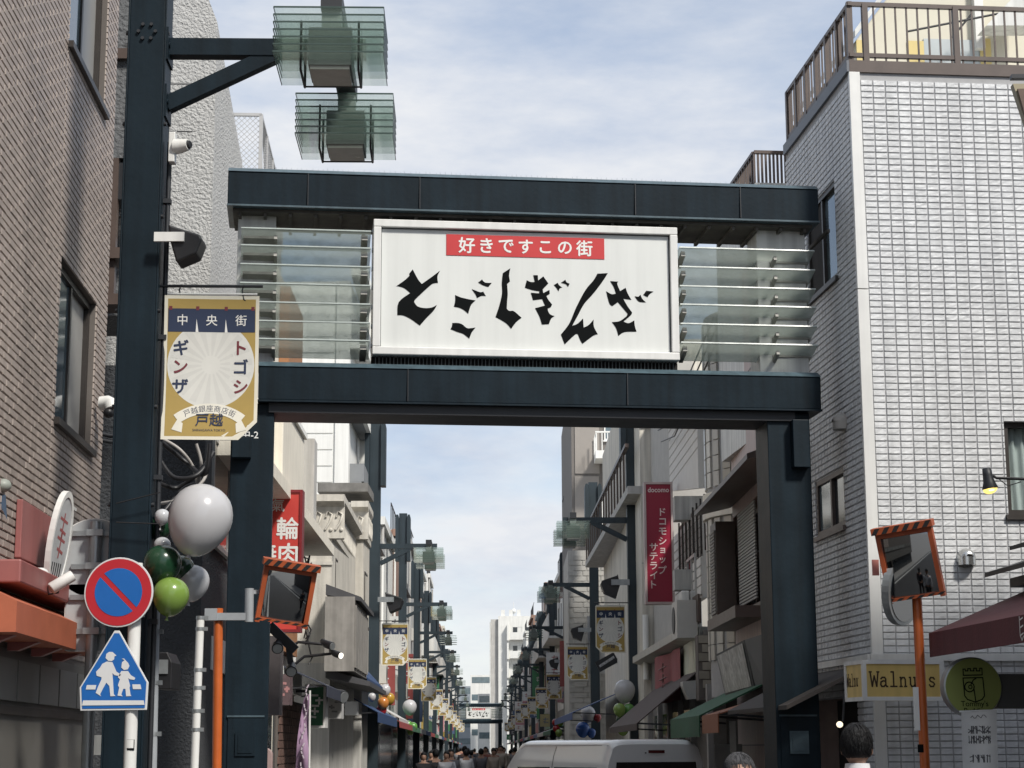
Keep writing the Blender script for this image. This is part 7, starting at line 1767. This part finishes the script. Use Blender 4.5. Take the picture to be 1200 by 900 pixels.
# white apartment block at the end of the street
def end_block():
    f = front(262); xa, xb, xc = f.at(575, 780)[0], f.at(584, 780)[0], f.at(613, 780)[0]; zt = f.at(590, 722)[1]
    root = thing('apartment_block', 'white apartment block with stacked balconies at the end of the street', 'building', ((xa+xc)/2, 262, 0))
    m = MB(f); shell(m, xb, xc+3, 0, zt, 9); m.build('wall', wallmats[0], root)
    m = MB(f); m.box(xa, xb-.01, .6, 8, 0, zt-.4); m.build('shaded_side', greyc, root)  # left side away from the sun, its shade put in as darker grey
    m = MB(f); m.box(xa-.15, xa-.002, .5, 8, 0, zt-.8); m.build('side_fin', paleg, root)
    for k in range(7):
        z = zt-2.2-k*2.55
        m = MB(f); m.box(xb+1.6, xc+2, -1.1, -.003, z-1.1, z-1.0); m.box(xb+1.6, xc+2, -1.1, -1.05, z-.99, z-.1); m.build('balcony', wallmats[0], root)
        for q in range(2): window(root, f, xb+2.0+q*1.8, xb+3.3+q*1.8, z-.9, z+.7, alu, darkglass, proud=.02, n=2, sill=False)
        m = MB(f); m.box(xb+1.2, xb+1.45, -1.0, -.003, z-1.2, z+1.0); m.build('pillar', wallmats[0], root)
    for x in (xb+.4, xb+1.5, xb+2.6): m = MB(f); m.box(x, x+.5, .5, 2, zt, zt+.9); m.build('roof_unit', wallmats[0], root)
    p = f.at(602, 718, 3); m = MB(f); m.sphere((p[0], 3, zt+.9), .35); m.tube([(p[0], 3, zt), (p[0], 3, zt+2.2)], .04, 5); m.build('water_tank', whitep, root)
    f = front(300); 
    for i, (u0, u1, v0, mt, lab) in enumerate(((536, 560, 806, wallmats[5], 'low pale blue office block behind the far arch, left one'), (552, 576, 793, wallmats[0], 'pale glass fronted block behind the far arch'), (560, 582, 815, wallmats[0], 'low white building right behind the far arch'))):
        fq = front(300-i*12); x0, x1, z = fq.at(u0, 0)[0], fq.at(u1, 0)[0], fq.at(0, v0)[1]
        r_ = thing('office_block', lab, 'building', ((x0+x1)/2, 300-i*12, 0)); m = MB(fq); shell(m, x0, x1, 0, z, 8); m.build('wall', mt, r_)
        for k in range(4): m = MB(fq); m.box(x0+.2, x1-.2, -.03, -.003, z-1.2-k*2.6, z-.3-k*2.6+.0); m.build('window_band', blueglass, r_)
end_block()
# buildings behind the camera on the right, whose shade falls over the lower street
def behind():
    m0 = wallmats[2]
    for i, (x0, x1, y0, y1, h) in enumerate(SHADE):
        f = Fr((x0, y0, 0), (1, 0)); root = thing('building_behind', ['tall grey building behind the camera', 'second grey building behind the camera', 'third grey building behind the camera'][i], 'building', (x0, y0, 0))
        m = MB(f); shell(m, 0, x1-x0, 0, h, y1-y0); m.build('wall', m0, root)
SHADE = []
behind()
# fence on a roof at left
f = Fr(P(276, 193, 24.0).to_2d(), (1, .05)); root = bld('fenced_roof_building', 'building behind the stucco tower with a mesh fence on its flat roof', 'building', f)
z0, z1 = f.at(300, 205)[1], f.at(300, 134)[1]; x1 = f.at(306, 160)[0]
m = MB(f); m.box(-2.5, x1, 0, 4, 0, z0); m.build('wall', wallmats[2], root)
fm = pmat('fence_post', (.38, .38, .38), .5)
for x in (-1.2, x1-.03): m = MB(f); m.box(x, x+.05, -.0, .05, z0+.003, z1); m.build('post', fm, root)
m = MB(f); m.box(-2.4, x1, .0, .04, z1-.02, z1+.02); m.box(x1-.03, x1+.01, .04, 3.9, z1-.02, z1+.02); m.build('rail', fm, root)
for k in range(4): m = MB(f); m.box(x1-.02, x1+.02, .9+k, .94+k, z0, z1); m.build('post', fm, root)
m = MB(f); H = z1-z0
k = -2.4
while k < x1+H:
    for s in (1, -1):
        a_ = (k, z0) if s > 0 else (k, z1); b_ = (k-H, z1) if s > 0 else (k-H, z0)
        t0 = max(0, (k-x1)/H); t1 = min(1, (k+2.4)/H)
        if t1 > t0: m.bar((a_[0]+(b_[0]-a_[0])*t0, .02, a_[1]+(b_[1]-a_[1])*t0), (a_[0]+(b_[0]-a_[0])*t1, .02, a_[1]+(b_[1]-a_[1])*t1), .006)
    k += .075
for k in range(40):
    for s in (1, -1):
        y = k*.1
        m.bar((x1, y, z0 if s > 0 else z1), (x1, min(3.9, y+H), z1 if s > 0 else z0), .006)
o = m.build('wire_mesh', fm, root); o['kind'] = 'stuff'
